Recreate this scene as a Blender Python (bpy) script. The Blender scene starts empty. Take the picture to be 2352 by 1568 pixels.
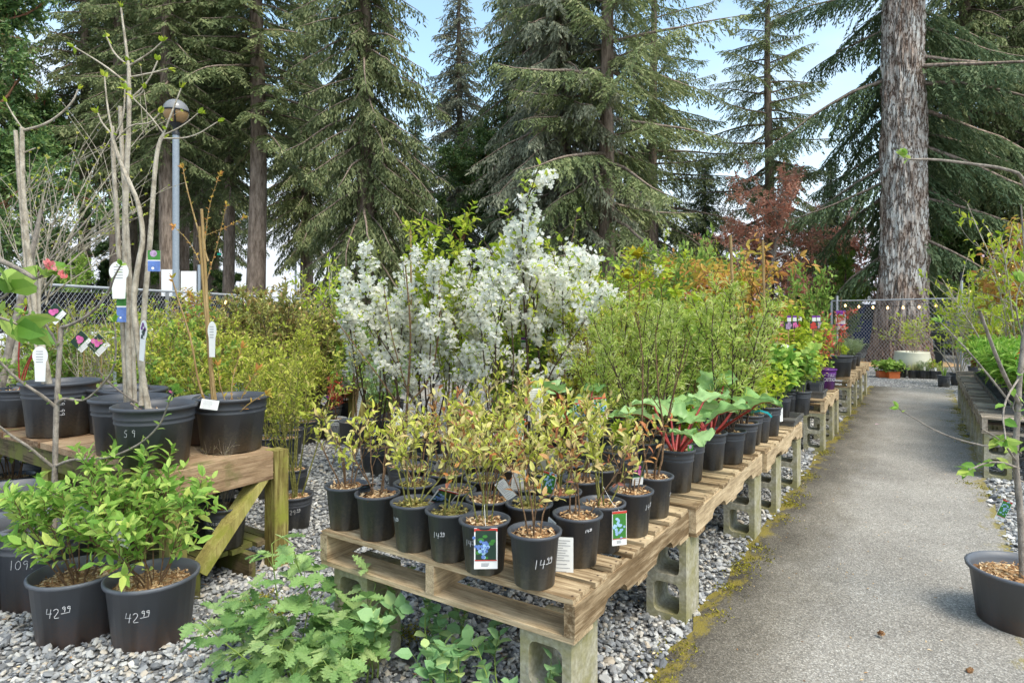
import bpy, math, random
import numpy as np

# ------------------------------------------------------------------ camera, sky, sun, exposure
scn = bpy.context.scene
COL = scn.collection
R = math.radians
EYE, FPX, CX, HY = 1.42, 1447.0, 1176.0, 720.0      # eye height, focal length and horizon measured on the photograph
cam = bpy.data.cameras.new('camera')
cam.sensor_width = 36
cam.lens = 36 * FPX / 2352
cam.shift_y = -64 / 2352
cam.clip_start = .05
cam.clip_end = 2000
co = bpy.data.objects.new('camera', cam)
co.location = (0, 0, EYE)
co.rotation_euler = (R(90), 0, 0)
COL.objects.link(co)
scn.camera = co

SUN_EL, SUN_AZ = R(58), R(140)                       # thin cloud, high sun behind the camera to the right
wd = bpy.data.worlds.new('World')
scn.world = wd
wd.use_nodes = True
wt = wd.node_tree
for n_ in list(wt.nodes): wt.nodes.remove(n_)
def wn(t, **k):
    n = wt.nodes.new(t)
    for a, b in k.items(): setattr(n, a, b)
    return n
sky = wn('ShaderNodeTexSky', sky_type='NISHITA', sun_disc=False, sun_elevation=SUN_EL, sun_rotation=SUN_AZ, air_density=1.0, dust_density=1.6, ozone_density=1.2)
tc = wn('ShaderNodeTexCoord')
sep = wn('ShaderNodeSeparateXYZ')
mp = wn('ShaderNodeMapping'); mp.inputs['Scale'].default_value = (1.6, 1.6, 4.2)
nz = wn('ShaderNodeTexNoise'); nz.inputs['Scale'].default_value = 1.7; nz.inputs['Detail'].default_value = 7; nz.inputs['Roughness'].default_value = .55
lift = wn('ShaderNodeMath', operation='MULTIPLY_ADD'); lift.inputs[1].default_value = -1.5; lift.inputs[2].default_value = .62
addn = wn('ShaderNodeMath', operation='ADD')
rmp = wn('ShaderNodeValToRGB')
rmp.color_ramp.elements[0].position = .56; rmp.color_ramp.elements[0].color = (0, 0, 0, 1)
rmp.color_ramp.elements[1].position = .98; rmp.color_ramp.elements[1].color = (1, 1, 1, 1)
mixc = wn('ShaderNodeMix', data_type='RGBA'); 
bg = wn('ShaderNodeBackground'); bg.inputs['Strength'].default_value = .105
wo = wn('ShaderNodeOutputWorld')
L = wt.links.new
cl = wn('ShaderNodeValToRGB')                          # thin cloud: white near the horizon, much brighter overhead
cl.color_ramp.elements[0].position = .44; cl.color_ramp.elements[0].color = (.102, .108, .119, 1)
cl.color_ramp.elements[1].position = .80; cl.color_ramp.elements[1].color = (1, .98, .95, 1)
clm = wn('ShaderNodeMix', data_type='RGBA', blend_type='MULTIPLY'); clm.inputs['Factor'].default_value = 1; clm.inputs['B'].default_value = (20, 20, 20, 1)
L(sep.outputs['Z'], cl.inputs[0]); L(cl.outputs['Color'], clm.inputs['A']); L(clm.outputs['Result'], mixc.inputs['B'])
L(tc.outputs['Generated'], sep.inputs[0]); L(tc.outputs['Generated'], mp.inputs[0]); L(mp.outputs[0], nz.inputs['Vector'])
L(sep.outputs['Z'], lift.inputs[0]); L(nz.outputs['Fac'], addn.inputs[0]); L(lift.outputs[0], addn.inputs[1])
L(addn.outputs[0], rmp.inputs[0]); skm = wn('ShaderNodeMix', data_type='RGBA', blend_type='MULTIPLY'); skm.inputs['Factor'].default_value = 1; skm.inputs['B'].default_value = (.84, .86, .74, 1)
L(rmp.outputs['Color'], mixc.inputs['Factor']); L(sky.outputs[0], skm.inputs['A']); L(skm.outputs['Result'], mixc.inputs['A'])
L(mixc.outputs['Result'], bg.inputs['Color']); L(bg.outputs[0], wo.inputs['Surface'])

sl = bpy.data.lights.new('sun', 'SUN')
sl.energy = .62; sl.angle = R(24); sl.color = (1, .95, .87)
so = bpy.data.objects.new('sun', sl)
so.rotation_euler = (R(90) - SUN_EL, 0, R(180) - SUN_AZ)    # azimuth 0 = ahead (+y), clockwise
COL.objects.link(so)

scn.view_settings.view_transform = 'Standard'
scn.view_settings.look = 'None'
scn.view_settings.gamma = 1
scn.view_settings.exposure = 2.25
scn.cycles.max_bounces = 8
scn.cycles.diffuse_bounces = 4
scn.cycles.transmission_bounces = 4
scn.cycles.transparent_max_bounces = 6

# ------------------------------------------------------------------ helpers
def spot(px, py, z=0.):
    """the point at height z that the photograph shows at px, py"""
    Y = FPX * (EYE - z) / (py - HY)
    return np.array([(px - CX) * Y / FPX, Y, z])
def at(px, py, Y):
    return np.array([(px - CX) * Y / FPX, Y, EYE - (py - HY) * Y / FPX])
def gx(px, Y, z=0.):
    return np.array([(px - CX) * Y / FPX, Y, z])
UX, UY = .547, .837                                   # direction of the aisle
AISLE = math.atan2(UY, UX) - R(90)                    # turn that points local +y down the aisle
def W(s, n, z=0.):
    """s metres down the aisle, n metres to its right"""
    return np.array([s * UX + n * UY, s * UY - n * UX, z])
def unit(v):
    v = np.asarray(v, float)
    return v / (np.linalg.norm(v, axis=-1, keepdims=True) + 1e-9)

class Geo:
    def __init__(self):
        self.v = []; self.f = {}; self.n = 0
    def add(self, V, F, tint=0., mat=0):
        V = np.asarray(V, float).reshape(-1, 3)
        groups = {}
        if isinstance(F, np.ndarray): groups[F.shape[1]] = F
        else:
            for f in F: groups.setdefault(len(f), []).append(f)
        for k, fs in groups.items():
            fs = np.asarray(fs, int) + self.n
            t = np.broadcast_to(np.asarray(tint, float), (len(fs),)) if np.ndim(tint) == 0 else np.asarray(tint, float)
            self.f.setdefault(k, []).append((fs, t, np.full(len(fs), mat)))
        self.v.append(V); self.n += len(V)
        return self
    def mesh(self, name, mats, smooth=False):
        me = bpy.data.meshes.new(name)
        V = np.concatenate(self.v)
        loops, starts, tints, mids, p = [], [], [], [], 0
        for k, lst in self.f.items():
            for fs, t, m in lst:
                loops.append(fs.ravel()); starts.append(p + np.arange(len(fs)) * k); p += fs.size
                tints.append(t); mids.append(m)
        loops = np.concatenate(loops); starts = np.concatenate(starts); tints = np.concatenate(tints); mids = np.concatenate(mids)
        me.vertices.add(len(V)); me.vertices.foreach_set('co', V.ravel())
        me.loops.add(len(loops)); me.loops.foreach_set('vertex_index', loops.astype(np.int32))
        me.polygons.add(len(starts)); me.polygons.foreach_set('loop_start', starts.astype(np.int32))
        me.update(calc_edges=True)
        if not isinstance(mats, (list, tuple)): mats = [mats]
        for m in mats: me.materials.append(m)
        if len(mats) > 1: me.polygons.foreach_set('material_index', mids.astype(np.int32))
        a = me.attributes.new('tint', 'FLOAT', 'FACE'); a.data.foreach_set('value', tints.astype(np.float32))
        me.polygons.foreach_set('use_smooth', np.full(len(starts), bool(smooth)))
        me.update()
        return me

def box(g, x0, x1, y0, y1, z0, z1, tint=0., mat=0):
    V = [(x, y, z) for z in (z0, z1) for y in (y0, y1) for x in (x0, x1)]
    g.add(V, np.array([[0, 2, 3, 1], [4, 5, 7, 6], [0, 1, 5, 4], [1, 3, 7, 5], [3, 2, 6, 7], [2, 0, 4, 6]]), tint, mat)
def beam(g, a, b, w, h, tint=0., mat=0, up=(0, 0, 1)):
    """a square bar from a to b"""
    a, b = np.array(a, float), np.array(b, float)
    d = unit(b - a); s = unit(np.cross(d, up)); u = np.cross(s, d)
    V = [p + s * i * w / 2 + u * j * h / 2 for p in (a, b) for i, j in ((-1, -1), (1, -1), (1, 1), (-1, 1))]
    g.add(V, np.array([[0, 1, 2, 3], [7, 6, 5, 4], [0, 4, 5, 1], [1, 5, 6, 2], [2, 6, 7, 3], [3, 7, 4, 0]]), tint, mat)
def tube(g, pts, rad, k=5, tint=0., mat=0, cap=False):
    pts = np.asarray(pts, float); m = len(pts)
    rad = np.broadcast_to(np.asarray(rad, float), (m,))
    T = np.gradient(pts, axis=0); T = unit(T)
    ref = np.array([.31, .9, .29]) if abs(unit(pts[-1] - pts[0]) @ unit([.31, .9, .29])) < .9 else np.array([1., 0, .1])
    s = unit(np.cross(T, ref)); u = np.cross(s, T)
    a = np.arange(k) * 2 * math.pi / k
    V = pts[:, None, :] + rad[:, None, None] * (np.cos(a)[None, :, None] * s[:, None, :] + np.sin(a)[None, :, None] * u[:, None, :])
    i = np.arange(m - 1)[:, None] * k; j = np.arange(k)[None, :]; j2 = (j + 1) % k
    F = np.stack([i + j, i + j2, i + k + j2, i + k + j], -1).reshape(-1, 4)
    g.add(V.reshape(-1, 3), F, tint, mat)
    if cap: g.add(V[-1], [list(range(k))], tint, mat)
def lathe(g, prof, seg=28, tint=0., mat=0, cz=(0, 0, 0), notch=0):
    prof = np.asarray(prof, float); m = len(prof)
    a = np.arange(seg) * 2 * math.pi / seg
    V = np.zeros((m, seg, 3))
    V[..., 0] = prof[:, 0, None] * np.cos(a); V[..., 1] = prof[:, 0, None] * np.sin(a); V[..., 2] = prof[:, 1, None]
    if notch:
        for q in range(seg):
            if q % (seg // notch) in (0, 1): V[0, q, 2] += .014
    V += np.array(cz)
    i = np.arange(m - 1)[:, None] * seg; j = np.arange(seg)[None, :]; j2 = (j + 1) % seg
    F = np.stack([i + j, i + j2, i + seg + j2, i + seg + j], -1).reshape(-1, 4)
    g.add(V.reshape(-1, 3), F, tint, mat)
def disc(g, r, z, seg=28, tint=0., mat=0, cx=0., cy=0.):
    a = np.arange(seg) * 2 * math.pi / seg
    g.add(np.stack([cx + r * np.cos(a), cy + r * np.sin(a), np.full(seg, z)], -1), [list(range(seg))], tint, mat)

def obj(name, me, parent=None, loc=None, rz=None, label=None, sc=None, rot=None):
    o = bpy.data.objects.new(name, me)
    COL.objects.link(o)
    if parent is not None: o.parent = parent
    if loc is not None: o.location = loc
    if rz is not None: o.rotation_euler = (0, 0, rz)
    if rot is not None: o.rotation_euler = rot
    if sc is not None: o.scale = (sc, sc, sc) if np.ndim(sc) == 0 else sc
    if label: o['label'] = label
    return o
def put(name, label, cat, loc, parts=(), rz=0., sc=1., group=None, rot=None):
    """an Empty at the thing's base that parents its parts; parts = (name, mesh[, sub-parts])"""
    o = bpy.data.objects.new(name, None); COL.objects.link(o)
    o.empty_display_size = .1
    o.location = loc; o.rotation_euler = rot or (0, 0, rz)
    o.scale = (sc, sc, sc) if np.ndim(sc) == 0 else sc
    o['label'] = label; o['category'] = cat
    if group: o['group'] = group
    for p in parts:
        c = obj(p[0], p[1], o)
        if len(p) > 2:
            for q in p[2]: obj(q[0], q[1], c)
    return o
def solo(name, me, label, cat, loc=(0, 0, 0), rz=0., group=None, rot=None):
    o = obj(name, me, None, loc, rz, label)
    if rot: o.rotation_euler = rot
    o['category'] = cat
    if group: o['group'] = group
    return o

# ------------------------------------------------------------------ materials
def newmat(name):
    m = bpy.data.materials.new(name); m.use_nodes = True
    t = m.node_tree
    for n in list(t.nodes): t.nodes.remove(n)
    return m, t
def nd(t, typ, **k):
    n = t.nodes.new(typ)
    for a, b in k.items(): setattr(n, a, b)
    return n
def ramp(t, stops):
    r = nd(t, 'ShaderNodeValToRGB'); e = r.color_ramp.elements
    while len(e) < len(stops): e.new(.5)
    for el, (p, c) in zip(e, stops): el.position = p; el.color = (*c, 1)
    return r
def noise_at(t, scale, sc3=(1, 1, 1), detail=5, rough=.55, coord='Object'):
    c = nd(t, 'ShaderNodeTexCoord'); m = nd(t, 'ShaderNodeMapping'); m.inputs['Scale'].default_value = sc3
    n = nd(t, 'ShaderNodeTexNoise'); n.inputs['Scale'].default_value = scale; n.inputs['Detail'].default_value = detail; n.inputs['Roughness'].default_value = rough
    t.links.new(c.outputs[coord], m.inputs[0]); t.links.new(m.outputs[0], n.inputs['Vector'])
    return n
def finish(t, col, rough=.6, spec=.3, bump=None, bstr=.3, bdist=.01, sheen=None):
    p = nd(t, 'ShaderNodeBsdfPrincipled'); o = nd(t, 'ShaderNodeOutputMaterial')
    if isinstance(col, tuple): p.inputs['Base Color'].default_value = (*col, 1)
    else: t.links.new(col, p.inputs['Base Color'])
    if isinstance(rough, (int, float)): p.inputs['Roughness'].default_value = rough
    else: t.links.new(rough, p.inputs['Roughness'])
    p.inputs['Specular IOR Level'].default_value = spec
    if bump is not None:
        b = nd(t, 'ShaderNodeBump'); b.inputs['Strength'].default_value = bstr; b.inputs['Distance'].default_value = bdist
        t.links.new(bump, b.inputs['Height']); t.links.new(b.outputs[0], p.inputs['Normal'])
    t.links.new(p.outputs[0], o.inputs['Surface'])
    return p
def plain(name, col, rough=.6, spec=.3, var=.15, scale=30, bstr=.15):
    m, t = newmat(name)
    n = noise_at(t, scale)
    r = ramp(t, [(.3, tuple(c * (1 - var) for c in col)), (.7, tuple(min(1, c * (1 + var)) for c in col))])
    t.links.new(n.outputs['Fac'], r.inputs[0])
    finish(t, r.outputs[0], rough, spec, n.outputs['Fac'], bstr, .003)
    return m
def leafmat(name, stops, trans=.35, rough=.5, spec=.25, vary=.12):
    m, t = newmat(name)
    a = nd(t, 'ShaderNodeAttribute', attribute_name='tint')
    oi = nd(t, 'ShaderNodeObjectInfo')
    r = ramp(t, stops); t.links.new(a.outputs['Fac'], r.inputs[0])
    h = nd(t, 'ShaderNodeHueSaturation')
    mr = nd(t, 'ShaderNodeMapRange'); mr.inputs['To Min'].default_value = 1 - vary; mr.inputs['To Max'].default_value = 1 + vary
    t.links.new(oi.outputs['Random'], mr.inputs['Value']); t.links.new(mr.outputs[0], h.inputs['Value']); t.links.new(r.outputs[0], h.inputs['Color'])
    p = nd(t, 'ShaderNodeBsdfPrincipled'); p.inputs['Roughness'].default_value = rough; p.inputs['Specular IOR Level'].default_value = spec
    tr = nd(t, 'ShaderNodeBsdfTranslucent'); mx = nd(t, 'ShaderNodeMixShader'); mx.inputs[0].default_value = trans
    o = nd(t, 'ShaderNodeOutputMaterial')
    t.links.new(h.outputs[0], p.inputs['Base Color']); t.links.new(h.outputs[0], tr.inputs['Color'])
    t.links.new(p.outputs[0], mx.inputs[1]); t.links.new(tr.outputs[0], mx.inputs[2]); t.links.new(mx.outputs[0], o.inputs['Surface'])
    return m
def woodmat(name, axis, dark, light, moss=None, mossamt=.5):
    m, t = newmat(name)
    s = [9, 9, 9]; s[axis] = .7
    n = noise_at(t, 6, tuple(s), 8, .65)
    a = nd(t, 'ShaderNodeAttribute', attribute_name='tint')
    r = ramp(t, [(.33, dark), (.50, tuple(.35 * x + .65 * y for x, y in zip(dark, light))), (.68, light)])
    ad = nd(t, 'ShaderNodeMath', operation='MULTIPLY_ADD'); ad.inputs[1].default_value = .35; t.links.new(a.outputs['Fac'], ad.inputs[0]); t.links.new(n.outputs['Fac'], ad.inputs[2])
    sub = nd(t, 'ShaderNodeMath', operation='SUBTRACT'); sub.inputs[1].default_value = .17; t.links.new(ad.outputs[0], sub.inputs[0])
    t.links.new(sub.outputs[0], r.inputs[0])
    s2 = [26, 26, 26]; s2[axis] = .9
    nf = noise_at(t, 9, tuple(s2), 4, .7)
    s4 = [2.2, 2.2, 2.2]; s4[axis] = .8
    n2 = noise_at(t, 5, tuple(s4), 7, .72)
    r2 = ramp(t, [(.40, (1, 1, 1)), (.56, (.70, .66, .61)), (.72, (.34, .30, .27))]); t.links.new(n2.outputs['Fac'], r2.inputs[0])
    rf = ramp(t, [(.32, (.50, .46, .43)), (.52, (1, 1, 1)), (.75, (1.08, 1.08, 1.08))]); t.links.new(nf.outputs['Fac'], rf.inputs[0])
    mf = nd(t, 'ShaderNodeMix', data_type='RGBA', blend_type='MULTIPLY'); mf.inputs['Factor'].default_value = .85
    t.links.new(r.outputs[0], mf.inputs['A']); t.links.new(rf.outputs[0], mf.inputs['B'])
    mu = nd(t, 'ShaderNodeMix', data_type='RGBA', blend_type='MULTIPLY'); mu.inputs['Factor'].default_value = .8
    t.links.new(mf.outputs['Result'], mu.inputs['A']); t.links.new(r2.outputs[0], mu.inputs['B'])
    out = mu.outputs['Result']
    if moss:
        n3 = noise_at(t, 5, (1, 1, 1), 6, .65)
        r3 = ramp(t, [(mossamt, (0, 0, 0)), (mossamt + .15, (1, 1, 1))]); t.links.new(n3.outputs['Fac'], r3.inputs[0])
        mm = nd(t, 'ShaderNodeMix', data_type='RGBA'); mm.inputs['B'].default_value = (*moss, 1)
        t.links.new(r3.outputs[0], mm.inputs['Factor']); t.links.new(out, mm.inputs['A']); out = mm.outputs['Result']
    finish(t, out, .8, .15, n.outputs['Fac'], .5, .004)
    return m

M = {}
M['wood_x'] = woodmat('pallet wood', 0, (.22, .145, .075), (.68, .53, .33))
M['wood_y'] = woodmat('pallet stringer wood', 1, (.22, .15, .08), (.66, .52, .33))
M['bench_x'] = woodmat('bench wood', 0, (.065, .05, .028), (.22, .175, .10), (.13, .135, .035), .44)
M['bench_y'] = woodmat('bench plank wood', 1, (.16, .095, .055), (.47, .33, .20), (.15, .14, .05), .55)
M['bench_z'] = woodmat('bench post wood', 2, (.20, .16, .05), (.52, .47, .16), (.27, .28, .05), .52)
M['greywood_x'] = woodmat('weathered pallet wood', 0, (.16, .13, .10), (.46, .40, .32))
M['greywood_y'] = woodmat('weathered stringer wood', 1, (.16, .13, .10), (.46, .40, .32))

def concrete():
    m, t = newmat('concrete block')
    n = noise_at(t, 60, detail=6); n2 = noise_at(t, 6, detail=6, rough=.65)
    r = ramp(t, [(.3, (.27, .25, .19)), (.7, (.50, .465, .36))]); t.links.new(n.outputs['Fac'], r.inputs[0])
    r2 = ramp(t, [(.40, (0, 0, 0)), (.62, (.8, .8, .8))]); t.links.new(n2.outputs['Fac'], r2.inputs[0])
    mx = nd(t, 'ShaderNodeMix', data_type='RGBA'); mx.inputs['B'].default_value = (.24, .22, .075, 1)
    t.links.new(r2.outputs[0], mx.inputs['Factor']); t.links.new(r.outputs[0], mx.inputs['A'])
    finish(t, mx.outputs['Result'], .95, .1, n.outputs['Fac'], .6, .004)
    return m
M['concrete'] = concrete()
def plastic(name, col=(.055, .059, .068), dirt=(.19, .17, .13)):
    m, t = newmat(name)
    n = noise_at(t, 90, detail=4, rough=.7); n2 = noise_at(t, 5, detail=5)
    c = nd(t, 'ShaderNodeTexCoord'); s = nd(t, 'ShaderNodeSeparateXYZ'); t.links.new(c.outputs['Object'], s.inputs[0])
    mr = nd(t, 'ShaderNodeMapRange'); mr.inputs['From Min'].default_value = .0; mr.inputs['From Max'].default_value = .16; mr.inputs['To Min'].default_value = .30; mr.inputs['To Max'].default_value = .05
    t.links.new(s.outputs['Z'], mr.inputs['Value'])
    a = nd(t, 'ShaderNodeMath', operation='MULTIPLY_ADD'); a.inputs[1].default_value = .55; t.links.new(n2.outputs['Fac'], a.inputs[0]); t.links.new(mr.outputs[0], a.inputs[2])
    b = nd(t, 'ShaderNodeMath', operation='MULTIPLY_ADD'); b.inputs[1].default_value = .5; t.links.new(n.outputs['Fac'], b.inputs[0]); t.links.new(a.outputs[0], b.inputs[2])
    r = ramp(t, [(.62, (0, 0, 0)), (.98, (.85, .85, .85))]); t.links.new(b.outputs[0], r.inputs[0])
    mx = nd(t, 'ShaderNodeMix', data_type='RGBA'); mx.inputs['A'].default_value = (*col, 1); mx.inputs['B'].default_value = (*dirt, 1)
    t.links.new(r.outputs[0], mx.inputs['Factor'])
    rr = nd(t, 'ShaderNodeMapRange'); rr.inputs['To Min'].default_value = .36; rr.inputs['To Max'].default_value = .62; t.links.new(n2.outputs['Fac'], rr.inputs['Value'])
    finish(t, mx.outputs['Result'], rr.outputs[0], .5, n2.outputs['Fac'], .08, .004)
    return m
M['pot'] = plastic('black nursery plastic')
M['potgrey'] = plastic('dark grey nursery plastic', (.105, .112, .126), (.22, .125, .085))
M['white_pot'] = plastic('white pot plastic', (.62, .63, .63), (.35, .32, .25))
M['purple_pot'] = plastic('purple pot plastic', (.13, .025, .22), (.14, .05, .2))
M['orange_pot'] = plastic('orange pot plastic', (.62, .13, .02), (.4, .12, .04))
M['blue_pot'] = plain('blue glaze', (.02, .05, .22), .25, .6)
M['cream'] = plain('cream glaze', (.60, .58, .45), .35, .5, .06, 12)
M['chalk'] = plain('white marker', (.60, .60, .60), .8, .1)
M['ink'] = plain('grey print', (.16, .16, .19), .7)
M['paper'] = plain('white card', (.80, .80, .76), .6, .2, .04)
M['cardred'] = plain('red print', (.50, .05, .035), .5)
M['cardgreen'] = plain('green print', (.05, .20, .035), .5)
M['carddark'] = plain('dark print', (.02, .045, .03), .5)
M['cardblue'] = plain('blue print', (.11, .19, .46), .5, .3, .3)
M['cardpale'] = plain('pale blue print', (.30, .48, .68), .5, .3, .3)
M['cardpurple'] = plain('purple print', (.16, .03, .26), .5)
M['cardmauve'] = plain('mauve print', (.36, .25, .38), .5, .3, .5, 60)
M['cardpink'] = plain('pink print', (.62, .13, .34), .5, .3, .4)
M['pinktape'] = plain('pink tape', (.80, .08, .30), .45)
M['redtape'] = plain('red tape', (.70, .03, .02), .45)
M['yellowtape'] = plain('yellow tape', (.80, .45, .02), .45)
M['greentape'] = plain('green tape', (.0, .26, .17), .45)
M['tealtape'] = plain('teal tape', (.02, .35, .38), .45)
M['metal'] = plain('galvanised steel', (.42, .44, .46), .45, .5, .12)
M['polegrey'] = plain('grey pole paint', (.26, .30, .34), .5, .4, .1)
M['black'] = plain('black paint', (.02, .021, .023), .5, .4, .2)
M['screen'] = plain('black screen cloth', (.018, .018, .02), .9, .1)
M['whitepaint'] = plain('white car paint', (.78, .78, .78), .2, .6, .03)
M['navy'] = plain('navy car paint', (.012, .022, .07), .2, .6, .05)
M['rubber'] = plain('tyre rubber', (.02, .02, .02), .85, .2)
M['glass'] = plain('dark window glass', (.03, .035, .04), .08, .7, .05)
M['bagblue'] = plain('blue bag plastic', (.06, .30, .62), .35, .5, .25, 9)
M['bagwhite'] = plain('white bag plastic', (.75, .76, .78), .35, .5, .1, 9)
M['brown'] = plain('brown boards', (.10, .055, .032), .8, .2, .3, 8)
M['shingle'] = plain('dark shingles', (.05, .048, .048), .9, .2, .4, 20)
M['bamboo'] = woodmat('bamboo cane', 2, (.36, .25, .11), (.62, .48, .27))
M['mulch'] = leafmat('bark mulch', [(0, (.19, .09, .04)), (.4, (.44, .26, .12)), (.75, (.62, .44, .24)), (1, (.72, .56, .36))], 0, .9, .1, .05)
M['mossy_soil'] = leafmat('mossy mulch', [(0, (.10, .07, .02)), (.4, (.25, .20, .06)), (.75, (.36, .34, .09)), (1, (.5, .38, .2))], 0, .9, .1, .05)
M['amber'] = plain('amber globe', (.36, .22, .10), .2, .5, .1)
M['frost'] = plain('frosted globe', (.20, .20, .20), .25, .5, .1)
def bulbmat():
    m, t = newmat('warm bulb')
    p = finish(t, (.9, .7, .4), .4); p.inputs['Emission Color'].default_value = (1, .62, .22, 1); p.inputs['Emission Strength'].default_value = 1.2
    return m
M['bulb'] = bulbmat()

def bark(name, a, b, sc=(1, 1, .18), scale=14, lichen=None, lz=(1.0, 2.6)):
    m, t = newmat(name)
    n = noise_at(t, scale, sc, 8, .7)
    r = ramp(t, [(.36, a), (.62, b)]); t.links.new(n.outputs['Fac'], r.inputs[0])
    out = r.outputs[0]
    if lichen:
        n2 = noise_at(t, scale * .35, (1, 1, .5), 6, .6)
        r2 = ramp(t, [(.42, (0, 0, 0)), (.60, (.9, .9, .9))]); t.links.new(n2.outputs['Fac'], r2.inputs[0])
        mx = nd(t, 'ShaderNodeMix', data_type='RGBA'); mx.inputs['B'].default_value = (*lichen, 1)
        mu = nd(t, 'ShaderNodeMath', operation='MULTIPLY'); t.links.new(r2.outputs[0], mu.inputs[0])
        r3 = ramp(t, [(.40, (0, 0, 0)), (.55, (1, 1, 1))]); t.links.new(n.outputs['Fac'], r3.inputs[0]); t.links.new(r3.outputs[0], mu.inputs[1])
        c = nd(t, 'ShaderNodeTexCoord'); sz = nd(t, 'ShaderNodeSeparateXYZ'); t.links.new(c.outputs['Object'], sz.inputs[0])
        hz = nd(t, 'ShaderNodeMapRange'); hz.inputs['From Min'].default_value, hz.inputs['From Max'].default_value = lz; t.links.new(sz.outputs['Z'], hz.inputs['Value'])
        m3 = nd(t, 'ShaderNodeMath', operation='MULTIPLY'); t.links.new(mu.outputs[0], m3.inputs[0]); t.links.new(hz.outputs[0], m3.inputs[1])
        t.links.new(m3.outputs[0], mx.inputs['Factor']); t.links.new(out, mx.inputs['A']); out = mx.outputs['Result']
    finish(t, out, .95, .1, n.outputs['Fac'], .8, .02)
    return m
M['firbark'] = bark('fir bark', (.11, .08, .06), (.35, .275, .22))
def furrowed():
    m, t = newmat('old fir bark')
    n = noise_at(t, 7.5, (1, 1, .24), 7, .66); n2 = noise_at(t, 19, (1, 1, .3), 6, .6); n3 = noise_at(t, 2.2, (1, 1, .6), 6, .6)
    r = ramp(t, [(.455, (1, 1, 1)), (.492, (.26, .19, .15)), (.508, (.26, .19, .15)), (.545, (1, 1, 1))]); t.links.new(n.outputs['Fac'], r.inputs[0])
    r2 = ramp(t, [(.46, (1, 1, 1)), (.5, (.55, .48, .42)), (.54, (1, 1, 1))]); t.links.new(n2.outputs['Fac'], r2.inputs[0])
    base = ramp(t, [(.40, (.42, .33, .27)), (.5, (.55, .49, .43)), (.62, (.70, .69, .64))]); t.links.new(n3.outputs['Fac'], base.inputs[0])
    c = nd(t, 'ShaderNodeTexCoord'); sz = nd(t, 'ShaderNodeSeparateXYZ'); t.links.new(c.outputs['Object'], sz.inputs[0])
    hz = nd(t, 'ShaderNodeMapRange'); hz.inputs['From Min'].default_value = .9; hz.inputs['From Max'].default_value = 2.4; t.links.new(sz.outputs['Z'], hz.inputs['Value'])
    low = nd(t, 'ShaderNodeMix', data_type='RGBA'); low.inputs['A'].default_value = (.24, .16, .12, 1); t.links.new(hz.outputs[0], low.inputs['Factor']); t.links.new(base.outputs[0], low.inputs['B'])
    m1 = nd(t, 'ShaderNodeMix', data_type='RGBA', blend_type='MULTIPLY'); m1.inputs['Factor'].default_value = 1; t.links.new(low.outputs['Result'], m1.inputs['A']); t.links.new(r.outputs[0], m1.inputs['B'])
    m2 = nd(t, 'ShaderNodeMix', data_type='RGBA', blend_type='MULTIPLY'); m2.inputs['Factor'].default_value = .9; t.links.new(m1.outputs['Result'], m2.inputs['A']); t.links.new(r2.outputs[0], m2.inputs['B'])
    finish(t, m2.outputs['Result'], .95, .1, r.outputs[0], .8, .03)
    return m
M['bigbark'] = furrowed()
M['madronebark'] = bark('madrone bark', (.13, .06, .035), (.30, .15, .09))
M['twig_brown'] = bark('brown twig', (.12, .07, .04), (.26, .165, .095), (1, 1, 1), 40)
M['twig_dark'] = bark('dark twig', (.05, .035, .028), (.14, .095, .07), (1, 1, 1), 40)
M['twig_green'] = bark('green twig', (.14, .14, .04), (.30, .29, .09), (1, 1, 1), 40)
M['twig_pale'] = bark('pale grey bark', (.26, .22, .165), (.55, .49, .39), (1, 1, .6), 25)
M['twig_grey'] = bark('grey bark', (.18, .155, .13), (.38, .33, .275), (1, 1, .6), 25)
M['stalk_red'] = plain('red stalk', (.30, .035, .03), .45, .4, .3, 15)
M['stalk_green'] = plain('green stalk', (.20, .28, .06), .5, .3, .3, 15)

M['fir'] = leafmat('fir needles', [(0, (.105, .145, .06)), (.45, (.195, .235, .10)), (.8, (.29, .315, .145)), (1, (.38, .38, .20))], .35, .6, .2, .18)
M['firdark'] = leafmat('dark fir needles', [(0, (.075, .12, .06)), (.5, (.135, .195, .09)), (1, (.24, .28, .135))], .33, .6, .2, .15)
M['firgrey'] = leafmat('grey green needles', [(0, (.15, .17, .115)), (.5, (.25, .265, .18)), (1, (.37, .37, .26))], .35, .6, .2, .12)
M['madrone'] = leafmat('glossy dark leaves', [(0, (.05, .11, .034)), (.5, (.10, .185, .05)), (1, (.21, .28, .085))], .3, .35, .4)
M['copper'] = leafmat('copper leaves', [(0, (.60, .26, .17)), (.5, (.74, .38, .27)), (1, (.80, .50, .36))], .55)
M['crimson'] = leafmat('crimson leaves', [(0, (.06, .008, .010)), (1, (.17, .022, .025))], .35)
M['yg'] = leafmat('yellow green leaves', [(0, (.27, .36, .04)), (.4, (.45, .50, .06)), (.8, (.60, .60, .11)), (1, (.68, .56, .2))], .45)
M['lime'] = leafmat('lime leaves', [(0, (.27, .40, .03)), (.5, (.45, .56, .05)), (1, (.62, .64, .08))], .5)
M['narrow'] = leafmat('narrow pale leaves', [(0, (.28, .40, .06)), (.45, (.47, .57, .12)), (.85, (.64, .68, .22)), (1, (.74, .75, .42))], .5)
M['mid'] = leafmat('mid green leaves', [(0, (.12, .23, .04)), (.5, (.25, .39, .07)), (1, (.42, .53, .12))], .42)
M['fresh'] = leafmat('fresh green leaves', [(0, (.14, .30, .045)), (.5, (.28, .46, .08)), (.85, (.44, .58, .14)), (1, (.56, .62, .14))], .42)
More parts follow.
